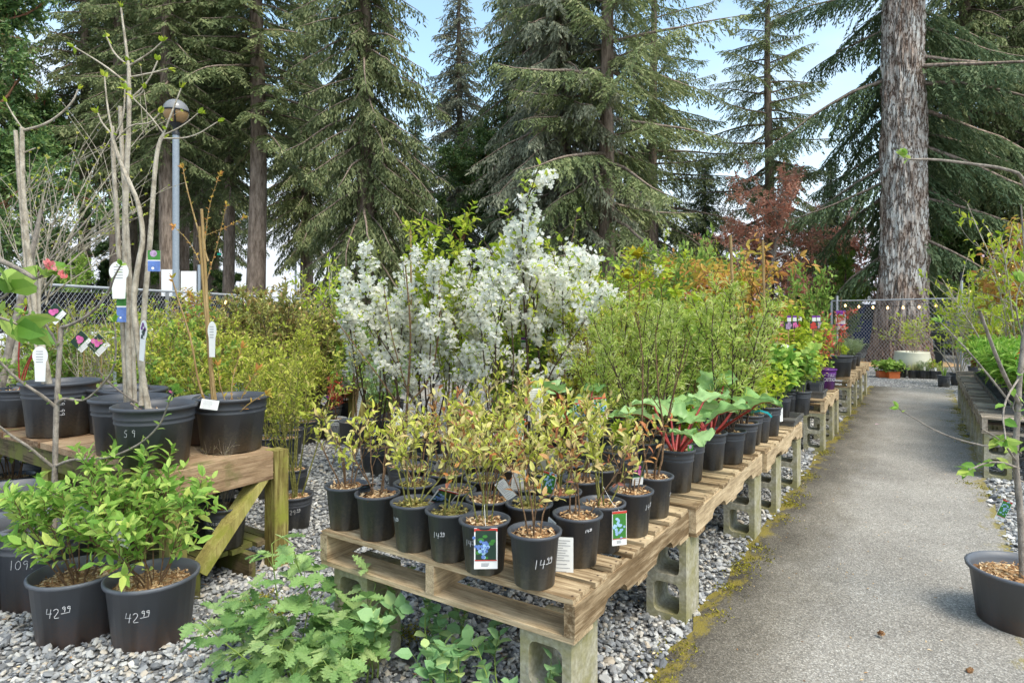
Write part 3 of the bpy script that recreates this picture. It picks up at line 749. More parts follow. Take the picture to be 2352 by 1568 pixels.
def card(w, h, kind, seed=0):
    """a printed tag: white card, its picture in raised print; hangs down from the origin, faces -y"""
    rng = np.random.default_rng(seed)
    g = Geo()
    names = ['paper', 'cardred', 'cardgreen', 'carddark', 'cardblue', 'ink', 'cardpale', 'cardpurple', 'cardmauve', 'cardpink']
    def rect(x0, x1, z0, z1, mat, y): g.add([(x0 * w, y, -z0 * h), (x1 * w, y, -z0 * h), (x1 * w, y, -z1 * h), (x0 * w, y, -z1 * h)], [[0, 1, 2, 3]], 0, names.index(mat))
    def dot(x, z, r, mat, y, k=9, e=1.):
        a = np.arange(k) * 6.2832 / k
        g.add(np.stack([x * w + r * w * np.cos(a), np.full(k, y), -z * h + r * w * e * np.sin(a)], -1), [list(range(k))], 0, names.index(mat))
    def lines(z0, z1, n, x0=.12, x1=.88):
        for i in range(n):
            z = z0 + (z1 - z0) * i / max(1, n - 1); rect(x0, x0 + (x1 - x0) * rng.uniform(.5, 1), z, z + .012, 'ink', -.0016)
    if kind in ('round', 'moon', 'flowerround'):
        a = np.linspace(-2.25, 2.25 + math.pi * 0, 18)
        top = [(.5 + .5 * math.sin(x), .27 - .27 * math.cos(x) * 1.0) for x in np.linspace(-2.3, 2.3, 18)]
        outl = [(.18, .46), (.18, 1)][::-1] + top + [(.82, .46), (.82, 1)]
        outl = [(.18, 1.)] + top + [(.82, 1.)]
        V = [((x - .5) * w, 0, -z * h) for x, z in outl]
        n = len(V)
        g.add(V, [list(range(n))], 0, 0); g.add([(x, .0012, z) for x, y, z in V], [list(range(n))[::-1]], 0, 0)
        for i in range(5):
            z = .14 + i * .075; g.add([(-.26 * w, -.0012, -z * h), (.2 * w, -.0012, -z * h), (.2 * w, -.0012, -(z + .014) * h), (-.26 * w, -.0012, -(z + .014) * h)], [[0, 1, 2, 3]], 0, 5)
        if kind == 'flowerround':
            for i in range(7): dot(rng.uniform(-.3, .3), rng.uniform(.08, .42), rng.uniform(.1, .2), rng.choice(['cardmauve', 'carddark', 'cardpurple']), -.0018)
        return g.mesh('tag', [M[x] for x in names])
    x0 = 0
    g.add([(-w / 2, 0, 0), (w / 2, 0, 0), (w / 2, 0, -h), (-w / 2, 0, -h)], [[0, 1, 2, 3]], 0, 0)
    g.add([(-w / 2, .0014, 0), (w / 2, .0014, 0), (w / 2, .0014, -h), (-w / 2, .0014, -h)], [[3, 2, 1, 0]], 0, 0)
    off = np.array([-w / 2, 0, 0])
    g2 = Geo(); gg = g; g = g2
    if kind == 'berry':
        rect(0, 1, .01, .085, 'cardred', -.0008); rect(.06, .94, .06, .80, 'carddark', -.0012)
        for i in range(7): dot(rng.uniform(.15, .85), rng.uniform(.12, .76), rng.uniform(.09, .16), 'cardgreen', -.0015, 6, .6)
        for i in range(26): dot(.45 + rng.normal(0, .17), .46 + rng.normal(0, .12), rng.uniform(.055, .085), 'cardblue' if i % 3 else 'cardpale', -.0018 - i * 1e-5, 8)
        rect(.03, .97, .775, .80, 'cardred', -.0022); lines(.86, .92, 3, .3, .7)
    elif kind == 'paleberry':
        rect(0, 1, .0, .07, 'cardred', -.0008); rect(.05, .95, .07, .80, 'cardgreen', -.0012)
        for i in range(24): dot(.5 + rng.normal(0, .2), .42 + rng.normal(0, .15), rng.uniform(.07, .11), 'cardpale', -.0018 - i * 1e-5, 8)
        rect(.03, .97, .79, .81, 'cardred', -.0022); lines(.86, .92, 3, .3, .7)
    elif kind == 'text': lines(.08, .6, 9); lines(.7, .9, 3)
    elif kind == 'pink':
        rect(0, 1, 0, .62, 'carddark', -.0008)
        for i in range(6): dot(.5 + rng.normal(0, .13), .34 + rng.normal(0, .1), .16, 'cardpink', -.0012 - i * 1e-4, 7)
        lines(.72, .9, 3); rect(0, 1, .62, .66, 'cardgreen', -.0014)
    elif kind == 'purple':
        rect(0, 1, 0, .2, 'cardpurple', -.0008); rect(.04, .96, .22, .38, 'cardgreen', -.001); lines(.45, .62, 4); rect(0, 1, .70, .80, 'cardpurple', -.001); lines(.86, .95, 2)
    elif kind == 'blueflower':
        rect(0, 1, 0, .45, 'cardgreen', -.0008); dot(.45, .15, .3, 'cardmauve', -.0012); rect(0, 1, .5, 1, 'cardblue', -.001); dot(.4, .85, .12, 'paper', -.0014)
    elif kind == 'clematis':
        rect(0, 1, 0, 1, 'carddark', -.0008)
        for i in range(9): dot(rng.uniform(.2, .8), rng.uniform(.2, .85), .2, ('cardpink', 'cardmauve', 'cardred')[seed % 3], -.0012 - i * 1e-4, 6)
    elif kind == 'stub': rect(0, 1, 0, .35, 'cardpurple', -.0008); rect(.1, .9, .35, .95, 'paper', -.001); lines(.45, .85, 5)
    if g2.n:
        for i in range(len(g2.v)): g2.v[i] = g2.v[i] + off
        base = gg.n
        gg.v += g2.v
        for k, l in g2.f.items():
            for fs, t, m in l: gg.f.setdefault(k, []).append((fs + base, t, m))
        gg.n += g2.n
    return gg.mesh('tag', [M[x] for x in names])
def bend_ribbon(pts, w, mat, name='ribbon', normal=(0, -1, 0)):
    g = Geo(); pts = np.asarray(pts, float); T = unit(np.gradient(pts, axis=0)); s = unit(np.cross(T, normal)) * w / 2
    V = np.stack([pts + s, pts - s], 1).reshape(-1, 3); m = len(pts)
    F = np.array([[2 * i, 2 * i + 1, 2 * i + 3, 2 * i + 2] for i in range(m - 1)])
    g.add(V, F); g.add(V + np.array(normal) * -.0015, F[:, ::-1])
    return g.mesh(name, M[mat])

# ------------------------------------------------------------------ the ground, the paths, gravel and moss
def structure(name, me, loc=(0, 0, 0), rz=0.):
    o = obj(name, me, None, loc, rz); o['kind'] = 'structure'; return o
def stuff(name, me, label, cat):
    o = obj(name, me); o['kind'] = 'stuff'; o['label'] = label; o['category'] = cat; return o
g = Geo(); g.add([(-500, -60, 0), (500, -60, 0), (500, 900, 0), (-500, 900, 0)], [[0, 1, 2, 3]])
structure('ground', g.mesh('ground', M['gravel']))
PATH_N0, PATH_N1 = -.90, .45
def strip(x0, x1, y0, y1, seed, k=90):
    rng = np.random.default_rng(seed); ys = np.linspace(y0, y1, k)
    l = x0 + rng.normal(0, .018, k); r = x1 + rng.normal(0, .018, k)
    V = np.stack([np.stack([l, ys, np.zeros(k)], -1), np.stack([r, ys, np.zeros(k)], -1)], 1).reshape(-1, 3)
    g = Geo(); g.add(V, np.array([[2 * i, 2 * i + 1, 2 * i + 3, 2 * i + 2] for i in range(k - 1)])); return g
structure('path', strip(-.675, .675, -3, 14.2, 1).mesh('path', M['asphalt']), W(0, -.225, .006), AISLE)
structure('path', strip(-.6, .6, 3, 13, 2).mesh('path', M['asphalt']), W(0, -7.5, .006), AISLE)
g = Geo(); a = np.arange(20) * 6.283 / 20
g.add(np.stack([1.9 * np.cos(a) + .1 * np.sin(a * 5), 1.7 * np.sin(a) + .1 * np.cos(a * 4), 0 * a], -1), [list(range(20))], .5)
structure('mulch_bed', g.mesh('mulch_bed', M['mulch']), (10.75, 18.2, .012))

def ico():
    p = (1 + 5 ** .5) / 2
    V = unit(np.array([(-1, p, 0), (1, p, 0), (-1, -p, 0), (1, -p, 0), (0, -1, p), (0, 1, p), (0, -1, -p), (0, 1, -p), (p, 0, -1), (p, 0, 1), (-p, 0, -1), (-p, 0, 1)]))
    F = np.array([(0, 11, 5), (0, 5, 1), (0, 1, 7), (0, 7, 10), (0, 10, 11), (1, 5, 9), (5, 11, 4), (11, 10, 2), (10, 7, 6), (7, 1, 8), (3, 9, 4), (3, 4, 2), (3, 2, 6), (3, 6, 8), (3, 8, 9), (4, 9, 5), (2, 4, 11), (6, 2, 10), (8, 6, 7), (9, 8, 1)])
    return V, F
def gravel_stones():
    rng = np.random.default_rng(5)
    V0, F0 = ico()
    pos = []
    def fill(px0, px1, y0, y1, dens):
        Y = rng.uniform(y0, y1, int(dens * (y1 - y0) * (px1 - px0) / FPX * (y0 + y1) / 2))
        x = rng.uniform(px0, px1, len(Y)); pos.append(np.stack([(x - CX) * Y / FPX, Y], -1))
    fill(-60, 1900, 2.1, 2.7, 3000); fill(-60, 1900, 2.7, 3.4, 2500); fill(-60, 2420, 3.4, 4.4, 1700); fill(300, 2420, 4.4, 6.0, 900); fill(500, 2420, 6.0, 8.5, 330)
    P = np.concatenate(pos)
    n = P[:, 0] * UY - P[:, 1] * UX
    P = P[(n < PATH_N0 + rng.normal(0, .025, len(n))) | (n > PATH_N1 + rng.normal(0, .025, len(n)))]
    k = len(P)
    var = [V0 * (1 + rng.normal(0, .22, (12, 1))) for _ in range(24)]
    base = np.stack(var)[rng.integers(0, 24, k)]
    s = rng.gamma(7, .0104 / 7, k) * np.where(P[:, 1] > 4.4, 1.25, 1)
    sc = np.stack([s * rng.uniform(.8, 1.45, k), s * rng.uniform(.7, 1.1, k), s * rng.uniform(.4, .75, k)], -1)
    V = base * sc[:, None, :]
    a = rng.uniform(0, 6.28, k); b = rng.normal(0, .4, k)
    ca, sa, cb, sb = np.cos(a), np.sin(a), np.cos(b), np.sin(b)
    V = np.stack([V[..., 0] * cb[:, None] - V[..., 2] * sb[:, None], V[..., 1], V[..., 0] * sb[:, None] + V[..., 2] * cb[:, None]], -1)
    V = np.stack([V[..., 0] * ca[:, None] - V[..., 1] * sa[:, None], V[..., 0] * sa[:, None] + V[..., 1] * ca[:, None], V[..., 2]], -1)
    V += np.stack([P[:, 0], P[:, 1], s * .35 + rng.uniform(0, .012, k)], -1)[:, None]
    F = (F0[None] + np.arange(k)[:, None, None] * 12).reshape(-1, 3)
    g = Geo(); g.add(V.reshape(-1, 3), F, np.repeat(rng.beta(1.6, 1.7, k), 20))
    return g.mesh('gravel', M['stone'])
stuff('gravel', gravel_stones(), 'grey and white crushed gravel between the benches and the path', 'gravel')
def moss_tufts():
    rng = np.random.default_rng(8)
    lv = Leaves()
    for n0, sgn, s0, s1, c in ((PATH_N0, 1, 1.2, 13, 44), (PATH_N1, -1, 6, 13.5, 20)):
        for i in range(c):
            s = rng.uniform(s0, s1); n = n0 + sgn * abs(rng.normal(0, .07)); k = int(rng.integers(40, 160))
            P = np.array([W(s, n, .006)]) + np.concatenate([rng.normal(0, .045, (k, 2)), np.zeros((k, 1))], 1)
            lv.add(P, unit(rng.normal(0, 1, (k, 3)) + np.array([0, 0, .5])), np.array([0, 0, 1.]) + rng.normal(0, .4, (k, 3)), .014, .008, rng.uniform(0, 1, k))
    for p in (spot(940, 1465), spot(600, 1385), spot(640, 1410)):
        k = 260
        lv.add(p + np.concatenate([rng.normal(0, .04, (k, 2)), np.full((k, 1), .02)], 1), unit(rng.normal(0, 1, (k, 3)) + np.array([0, 0, .4])), np.array([0, 0, 1.]) + rng.normal(0, .3, (k, 3)), .014, .008, rng.uniform(0, 1, k))
    g = Geo(); lv.into(g, FOLD); return g.mesh('moss', M['moss'])
stuff('moss', moss_tufts(), 'yellow green moss tufts along the edges of the asphalt path', 'moss')
def path_litter():
    rng = np.random.default_rng(4); lv = Leaves(); k = 420
    s = rng.uniform(1.2, 12, k); n = rng.uniform(-.85, .42, k)
    P = np.stack([s * UX + n * UY, s * UY - n * UX, np.full(k, .009)], -1)
    lv.add(P, unit(np.concatenate([rng.normal(0, 1, (k, 2)), np.zeros((k, 1))], 1)), np.array([0, 0, 1.]) + rng.normal(0, .2, (k, 3)), rng.uniform(.008, .022, k), .006, rng.uniform(0, 1, k))
    k = 500; Y = rng.uniform(2.2, 6, k); x = rng.uniform(0, 1500, k)
    P = np.stack([(x - CX) * Y / FPX, Y, np.full(k, .024)], -1); P = P[P[:, 0] * UY - P[:, 1] * UX < PATH_N0]; k = len(P)
    lv.add(P, unit(np.concatenate([rng.normal(0, 1, (k, 2)), np.zeros((k, 1))], 1)), np.array([0, 0, 1.]) + rng.normal(0, .3, (k, 3)), rng.uniform(.010, .032, k), .010, rng.uniform(0, 1, k))
    g = Geo(); lv.into(g, FOLD); return g.mesh('leaf_litter', M['mulch'])
stuff('leaf_litter', path_litter(), 'small brown bud scales and dead leaves scattered over path and gravel', 'leaf litter')
def cone(seed):
    rng = np.random.default_rng(seed); g = Geo(); lathe(g, [(.001, 0), (.005, .004), (.006, .012), (.005, .024), (.001, .031)], 9); lv = Leaves(); k = 60
    z = rng.uniform(.003, .028, k); a = rng.uniform(0, 6.28, k); r = .0055
    P = np.stack([r * np.cos(a), r * np.sin(a), z], -1); lv.add(P, np.stack([np.cos(a), np.sin(a), .8 + 0 * a], -1), np.array([0, 0, 1.]) + 0 * P, .008, .006, rng.uniform(0, .4, k)); lv.into(g, FOLD)
    return g.mesh('fir_cone', M['mulch'])
solo('fir_cone', cone(1), 'brown fir cone lying on the asphalt near the bottom right corner', 'fir cone', spot(2222, 1542, .012), rot=(R(90), 0, R(120)))
solo('fir_cone', cone(2), 'small round brown cone alone in the middle of the asphalt', 'fir cone', spot(2015, 1452, .02), rot=(R(70), 0, R(20)))
g = Geo(); lv = Leaves(); lv.add([(0, 0, 0)], [(1, .2, .1)], [(0, 0, 1)], .07, .035, .5); lv.into(g, OVAL)
solo('fallen_petal', g.mesh('fallen_petal', M['pinkpetal']), 'single pale fallen leaf lying far along the asphalt path', 'leaf', spot(2010, 974, .012))

M['rust'] = plain('rusty nails', (.09, .05, .035), .7)
# ------------------------------------------------------------------ pallets and concrete blocks
def prism(g, pts, axis, a, b, tint=0., mat=0):
    """extrude the outline pts (two other axes in order) from a to b along axis"""
    n = len(pts)
    def v(p, c):
        q = list(p); q.insert(axis, c); return q
    V = [v(p, a) for p in pts] + [v(p, b) for p in pts]
    F = [[i, (i + 1) % n, n + (i + 1) % n, n + i] for i in range(n)] + [list(range(n))[::-1], [n + i for i in range(n)]]
    g.add(V, F, tint, mat)
def pallet(label, s0, s1, n0, n1, z0, seed, mats=('wood_x', 'wood_y'), boards=8, group='wooden pallets used as plant benches'):
    rng = np.random.default_rng(seed)
    w, l = (n1 - n0), (s1 - s0)
    o = put('wooden_pallet', label, 'pallet', W((s0 + s1) / 2, (n0 + n1) / 2, z0), (), AISLE, group=group)
    # stringers with fork notches
    for i, x in enumerate((-w / 2, -.02, w / 2 - .04)):
        y0, y1 = -l / 2, l / 2
        pts = [(y0, .018), (y0 + .19 * l, .018)] + [(y0 + l * (.19 + .01 + .16 * t), .018 + .036 * math.sin(math.pi * (.5 + .5 * 0)) * (1 if .05 < t < .95 else .6)) for t in (0, .12, .5, .88, 1)] + [(y0 + .37 * l, .018)]
        pts += [(y0 + .63 * l, .018)] + [(y0 + l * (.63 + .01 + .16 * t), .018 + .036 * (1 if .05 < t < .95 else .6)) for t in (0, .12, .5, .88, 1)] + [(y0 + .81 * l, .018), (y1, .018), (y1, .122), (y0, .122)]
        g = Geo(); prism(g, pts, 0, x + .001 * i, x + .04, rng.uniform(0, 1)); obj('stringer', g.mesh('stringer', M[mats[1]]), o)
    g = Geo()
    wd_ = l / boards
    for i in range(boards):
        bw = (.128 if i == 0 else rng.uniform(.085, .10)) * min(1, wd_ / .135 + .1)
        y = -l / 2 + wd_ * i + (0 if i == 0 else rng.uniform(.2, .6) * (wd_ - bw))
        box(g, -w / 2 + rng.uniform(-.004, .012), w / 2 + rng.uniform(-.012, .006), y, y + bw, .1225 + rng.uniform(0, .002), .140 + rng.uniform(-.001, .002), rng.uniform(0, 1))
    obj('deck', g.mesh('deck', M[mats[0]]), o)
    gn = Geo()
    for i in range(boards):
        for x in (-w / 2 + .02, 0., w / 2 - .02):
            for q in (.25, .7): disc(gn, .0042, .1432, 7, 0, 0, x + rng.normal(0, .003), -l / 2 + wd_ * i + wd_ * q * .7 + rng.normal(0, .006))
    obj('nail_heads', gn.mesh('nail_heads', M['rust']), o)
    g = Geo()
    for y, bw in ((-l / 2, .135), (-.05, .1), (l / 2 - .12, .12)):
        box(g, -w / 2 + rng.uniform(-.004, .004), w / 2 + rng.uniform(-.004, .004), y + .002, y + bw, 0, .0175, rng.uniform(0, 1))
    obj('bottom_deck', g.mesh('bottom_deck', M[mats[0]]), o)
    return o
def block_mesh(w=.19, d=.19, h=.39):
    g = Geo()
    K = 16
    cells = [(0.0, h / 2), (h / 2, h)]
    for ci, (z0, z1) in enumerate(cells):
        cx, cz = 0, (z0 + z1) / 2 + (.008 if ci == 0 else -.008)
        hw, hh, cr = w / 2 - .033, (z1 - z0) / 2 - .026, .028
        inner, outer = [], []
        for q, (sx, sz) in enumerate(((1, 1), (-1, 1), (-1, -1), (1, -1))):
            for t in range(4):
                an = math.pi / 2 * (q + t / 3)
                ix, iz = cx + sx * (hw - cr) + cr * math.cos(an), cz + sz * (hh - cr) + cr * math.sin(an)
                inner.append((ix, iz))
                zc = z1 if sz > 0 else z0
                xc = w / 2 * sx
                if t == 0: outer.append((xc, iz) if q in (0, 2) else (ix, zc))
                elif t == 3: outer.append((ix, zc) if q in (0, 2) else (xc, iz))
                else: outer.append((xc, zc))
        for y, flip in ((-d / 2, False), (d / 2, True)):
            V = [(x, y, z) for x, z in outer] + [(x, y, z) for x, z in inner]
            F = [[i, (i + 1) % K, K + (i + 1) % K, K + i] for i in range(K)]
            F = [f[::-1] for f in F] if not flip else F
            g.add(V, F)
        V = [(x * (1 if y < 0 else .93), y, z) for y in (-d / 2, d / 2) for x, z in inner]
        g.add(V, [[i, (i + 1) % K, K + (i + 1) % K, K + i] for i in range(K)])
    V = [(x, y, z) for z in (0, h) for y in (-d / 2, d / 2) for x in (-w / 2, w / 2)]
    g.add(V, np.array([[0, 2, 3, 1], [4, 5, 7, 6], [0, 4, 6, 2], [1, 3, 7, 5]]))
    return g.mesh('concrete_block', M['concrete'])
BLOCK = block_mesh()
def block(label, s, n, rz=0., group='concrete blocks under the centre benches'):
    return solo('concrete_block', BLOCK, label, 'concrete block', W(s, n, 0), AISLE + rz, group=group)

C_N0, C_N1 = -2.08, -.905
pallet('front wooden pallet carrying the yellow leaved blueberry pots', 1.74, 2.87, C_N0, C_N1, .391, 1)
pallet('second wooden pallet from the front, carrying the rhubarb pots', 2.885, 4.30, C_N0 + .02, C_N1 + .03, .391, 2, boards=10)
pallet('third wooden pallet from the front, ending at the gap before the purple pot', 4.315, 5.74, C_N0 + .03, C_N1 + .055, .391, 3, boards=10)
pallet('pallet beyond the gap with the black tray of square pots', 7.15, 8.45, C_N0 + .04, -.85, .391, 4)
pallet('pallet beside the purple pot with a big black pot at its corner', 9.85, 11.1, C_N0 + .05, -.85, .391, 5)
pallet('farthest pallet of the centre row with sage green cushions', 11.2, 13.1, C_N0 + .05, -.83, .391, 6, boards=12)
for lab, s, n in (('pale block standing at the front corner of the front pallet nearest the path', 1.85, -1.02), ('block under the front left corner of the front pallet', 1.86, -1.93),
                  ('block with dark round holes under the joint of the first two pallets', 2.93, -1.00), ('block under the left side of the joint between the first two pallets', 2.93, -1.95),
                  ('mossy block under the middle of the second pallet beside the path', 4.22, -.98), ('block in line under the third pallet edge by the path', 4.85, -.97), ('last block under the third pallet, just before the gap', 5.6, -.95),
                  ('block under the left edge of the second pallet', 4.2, -1.95), ('block under the left edge of the third pallet', 5.6, -1.93),
                  ('block at the near corner of the pallet beyond the gap', 7.25, -.955), ('middle block of the pallet beyond the gap', 7.95, -.95), ('block at the far end of the pallet beyond the gap', 8.4, -.95),
                  ('block at the near corner under the purple pot pallet', 9.95, -.95), ('block under the far end of the purple pot pallet', 10.9, -.95),
                  ('near block of the farthest pallet of the centre row', 11.6, -.93), ('last block at the end of the centre row of benches', 12.6, -.93)):
    block(lab, s, n)
Rg = 'concrete blocks under the right hand bench'
pallet('grey weathered pallet at the near end of the right hand bench', 6.75, 8.0, .42, 1.65, .391, 7, ('greywood_x', 'greywood_y'), 9, 'weathered pallets of the right hand bench')
pallet('weathered pallet behind the nearest one of the right hand bench', 8.05, 9.3, .42, 1.65, .391, 8, ('greywood_x', 'greywood_y'), 8, 'weathered pallets of the right hand bench')
pallet('weathered pallet in the middle of the right hand bench under bright leaves', 9.35, 10.6, .42, 1.65, .391, 9, ('greywood_x', 'greywood_y'), 8, 'weathered pallets of the right hand bench')
pallet('farthest weathered pallet of the right hand bench near the black table', 10.65, 12.0, .42, 1.65, .391, 10, ('greywood_x', 'greywood_y'), 8, 'weathered pallets of the right hand bench')
for lab, s, n in (('block at the near left corner of the right hand bench', 6.86, .53), ('block inside the near end of the right hand bench', 6.9, 1.2), ('block behind the near corner block of the right hand bench', 7.6, .53), ('block under the first joint of the right hand bench', 8.05, .53),
                  ('block under the second pallet of the right hand bench', 8.7, .53), ('block under the second joint of the right hand bench', 9.35, .53), ('block under the third pallet of the right hand bench', 10.1, .53),
                  ('block under the third joint of the right hand bench', 10.7, .53), ('farthest block of the right hand bench beside the small black pot', 11.6, .53)):
    block(lab, s, n, group=Rg)

# ------------------------------------------------------------------ the timber bench on the left
BS, BN, BD, BL, BH = 1.60, -3.0, .64, 2.75, .66         # near edge, right end, depth, length, height
bench = put('timber_bench', 'mossy timber bench with a diagonal brace holding the tall potted trees', 'bench', W(BS, BN, 0), (), AISLE)
rng = np.random.default_rng(21)
g = Geo()
for i in range(10):                                     # planks run from front to back
    x1 = -.012 - i * BL / 10
    box(g, x1 - BL / 10 + .017, x1, -.015 + rng.uniform(-.006, .006), BD + .01, BH - .036, BH - rng.uniform(0, .003), rng.uniform(0, 1))
obj('plank_top', g.mesh('plank_top', M['bench_y']), bench)
g = Geo(); box(g, -BL, -.003, .001, .04, BH - .15, BH - .0375, .3); obj('front_rail', g.mesh('front_rail', M['bench_x']), bench)
g = Geo(); box(g, -BL, -.003, BD - .04, BD - .001, BH - .15, BH - .0375, .5); obj('back_rail', g.mesh('back_rail', M['bench_x']), bench)
g = Geo(); box(g, -.045, -.006, .042, BD - .05, BH - .15, BH - .0375, .6); obj('end_rail', g.mesh('end_rail', M['bench_y']), bench)
for x, y in ((-.10, .043), (-.045, BD - .045), (-1.45, .043), (-1.45, BD - .13), (-2.7, .043), (-2.7, BD - .13)):
    g = Geo(); tall = BH - (.001 if y > .5 and x > -.1 else .0375); box(g, x - .045, x + .045, y, y + .09, 0, tall, rng.uniform(0, 1)); obj('post', g.mesh('post', M['bench_z']), bench)
g = Geo(); beam(g, (-.058, BD - .06, BH - .10), (-.058, .19, .12), .045, .10, .8, up=(1, 0, 0)); obj('brace', g.mesh('brace', M['bench_z']), bench)
g = Geo(); beam(g, (-2.3, .10, BH - .10), (-2.62, .10, .2), .09, .045, .4, up=(0, 1, 0)); obj('brace', g.mesh('brace', M['bench_z']), bench)
g = Geo()
for i in range(9):
    y = .02 + i * .075; box(g, -BL + .1, -.10 + .02 * math.sin(i * 3.), y, y + .066, .13, .155, rng.uniform(0, 1))
obj('lower_shelf', g.mesh('lower_shelf', M['bench_x']), bench)
g = Geo(); box(g, -BL, -.02, .1345, .18, 0.003, .1295, .2); box(g, -BL, -.02, BD - .19, BD - .15, .003, .1295, .4); obj('shelf_bearer', g.mesh('shelf_bearer', M['bench_x']), bench)

# far timber bench between the shrubs on the left
fb = put('timber_bench', 'low grey timber bench far back among the shrubs with white pots on it', 'bench', W(5.6, -6.0, 0), (), AISLE)
g = Geo()
for i in range(6): box(g, -1.4, 0, i * .1, i * .1 + .09, .44, .47, rng.uniform(0, 1))
obj('plank_top', g.mesh('plank_top', M['bench_x']), fb)
g = Geo(); box(g, -1.4, 0, -.01, .03, .34, .4395, .4); obj('front_rail', g.mesh('front_rail', M['bench_x']), fb)
for x in (-1.25, -.15):
    g = Geo(); box(g, x - .07, x + .07, .05, .5, 0, .339, .5); obj('post', g.mesh('post', M['bench_z']), fb)

# ------------------------------------------------------------------ chain link fences
def fence(label, P, zt, spacing=.085, post_step=3.0, tall=()):
    """chain link along the points P"""
    o = put('chain_link_fence', label, 'fence', (P[0][0], P[0][1], 0))
    P = [np.array([p[0] - P[0][0], p[1] - P[0][1]]) for p in P]
    gr, gw = Geo(), Geo()
    for a, b in zip(P[:-1], P[1:]):
        ln = np.linalg.norm(b - a); d = (b - a) / ln
        tube(gr, [(*a, zt), (*b, zt)], .021, 8, cap=True)
        n = max(1, round(ln / post_step))
        for i in range(n + 1):
            q = a + d * ln * i / n
            g = Geo(); tube(g, [(*q, 0), (*q, zt - .022)], .03, 8, cap=True); obj('post', g.mesh('post', M['metal']), o)
        k = int(ln / spacing); hgt = zt - .05
        run = hgt * .9
        for i in range(-int(run / spacing), k):
            for sg in (1, -1):
                t0 = i * spacing
                x0, z0, x1, z1 = t0, .03, t0 + run, .03 + hgt
                if x0 < 0: z0 += (0 - x0) / run * hgt; x0 = 0
                if x1 > ln: z1 -= (x1 - ln) / run * hgt; x1 = ln
                if sg < 0: z0, z1 = hgt + .06 - z0, hgt + .06 - z1
                if x1 - x0 > .02: tube(gw, [(*(a + d * x0), z0), (*(a + d * x1), z1)], .0022, 3)
    obj('top_rail', gr.mesh('top_rail', M['metal'], True), o)
    obj('wire_mesh', gw.mesh('wire_mesh', M['metal']), o)
    return o
fence('chain link fence running back along the left side behind the shrubs', [(-6.95, 5.4), (-6.35, 11.6), (-5.5, 20.0)], 1.83)
fr = fence('chain link fence crossing in front of the giant fir trunk', [(9.64, 19.0), (11.18, 15.8), (12.6, 12.9)], 1.80, .10)
for x, y, h in ((9.72, 18.83, 1.95), (11.22, 15.72, 2.25)):
    g = Geo(); tube(g, [(x - 9.64, y - 19.0, 0), (x - 9.64, y - 19.0, h)], .032, 8, cap=True); p = obj('post', g.mesh('post', M['metal']), fr)
    if h > 2:
        g = Geo(); tube(g, [(x - 9.64, y - 19.0, h + .001), (x - 9.64, y - 19.0, h + .2)], .045, 8, cap=True); obj('cap', g.mesh('cap', M['black']), p)
# black cloth hung on the left fence
def cloth(label, a, b, z0, z1):
    g = Geo(); n = 24; a, b = np.array(a), np.array(b); V = []
    side = unit(np.array([-(b - a)[1], (b - a)[0]])) * .05
    for dz in (0, .008):
        for i in range(n + 1):
            q = a + (b - a) * i / n + side * (1 + .25 * math.sin(i * 1.9)) * (1 + dz * 10)
            V += [(*q, z0 + .02 * math.sin(i * 1.3)), (*q, z1)]
    m = 2 * (n + 1)
    F = [[2 * i, 2 * i + 2, 2 * i + 3, 2 * i + 1] for i in range(n)] + [[m + 2 * i, m + 2 * i + 1, m + 2 * i + 3, m + 2 * i + 2] for i in range(n)]
    g.add(V, F); return solo('screen_cloth', g.mesh('screen_cloth', M['screen']), label, 'screen cloth')
cloth('black screen cloth hung on the far part of the left fence', (-6.2, 13.0), (-5.52, 19.8), .35, 1.70)
cloth('black screen cloth hung on the near part of the left fence above the white car', (-6.8, 7.2), (-6.3, 12.2), 1.15, 1.74)

def light_string(label, a, b, n, sag):
    a, b = np.array(a, float), np.array(b, float)
    o = put('light_string', label, 'string lights', a)
    t = np.linspace(0, 1, 30)[:, None]; P = (b - a) * t + np.array([0, 0, -1.]) * sag * 4 * t * (1 - t)
    g = Geo(); tube(g, P, .006, 4); obj('cable', g.mesh('cable', M['black']), o)
    g0 = Geo(); lathe(g0, [(.001, -.085), (.026, -.065), (.030, -.045), (.016, -.015), (.012, 0)], 8); bm_ = g0.mesh('bulb', M['bulb'], True)
    for i in range(n):
        q, _ = along(P, np.array([(i + .5) / n])); obj('bulb', bm_, o, q[0])
light_string('string of small warm bulbs under the left fence rail', (-6.2, 13.2, 1.72), (-5.52, 19.7, 1.72), 9, .10)
light_string('string of small warm bulbs in front of the giant fir along the fence', (9.7, 18.7, 1.72), (11.2, 15.65, 1.72), 8, .10)

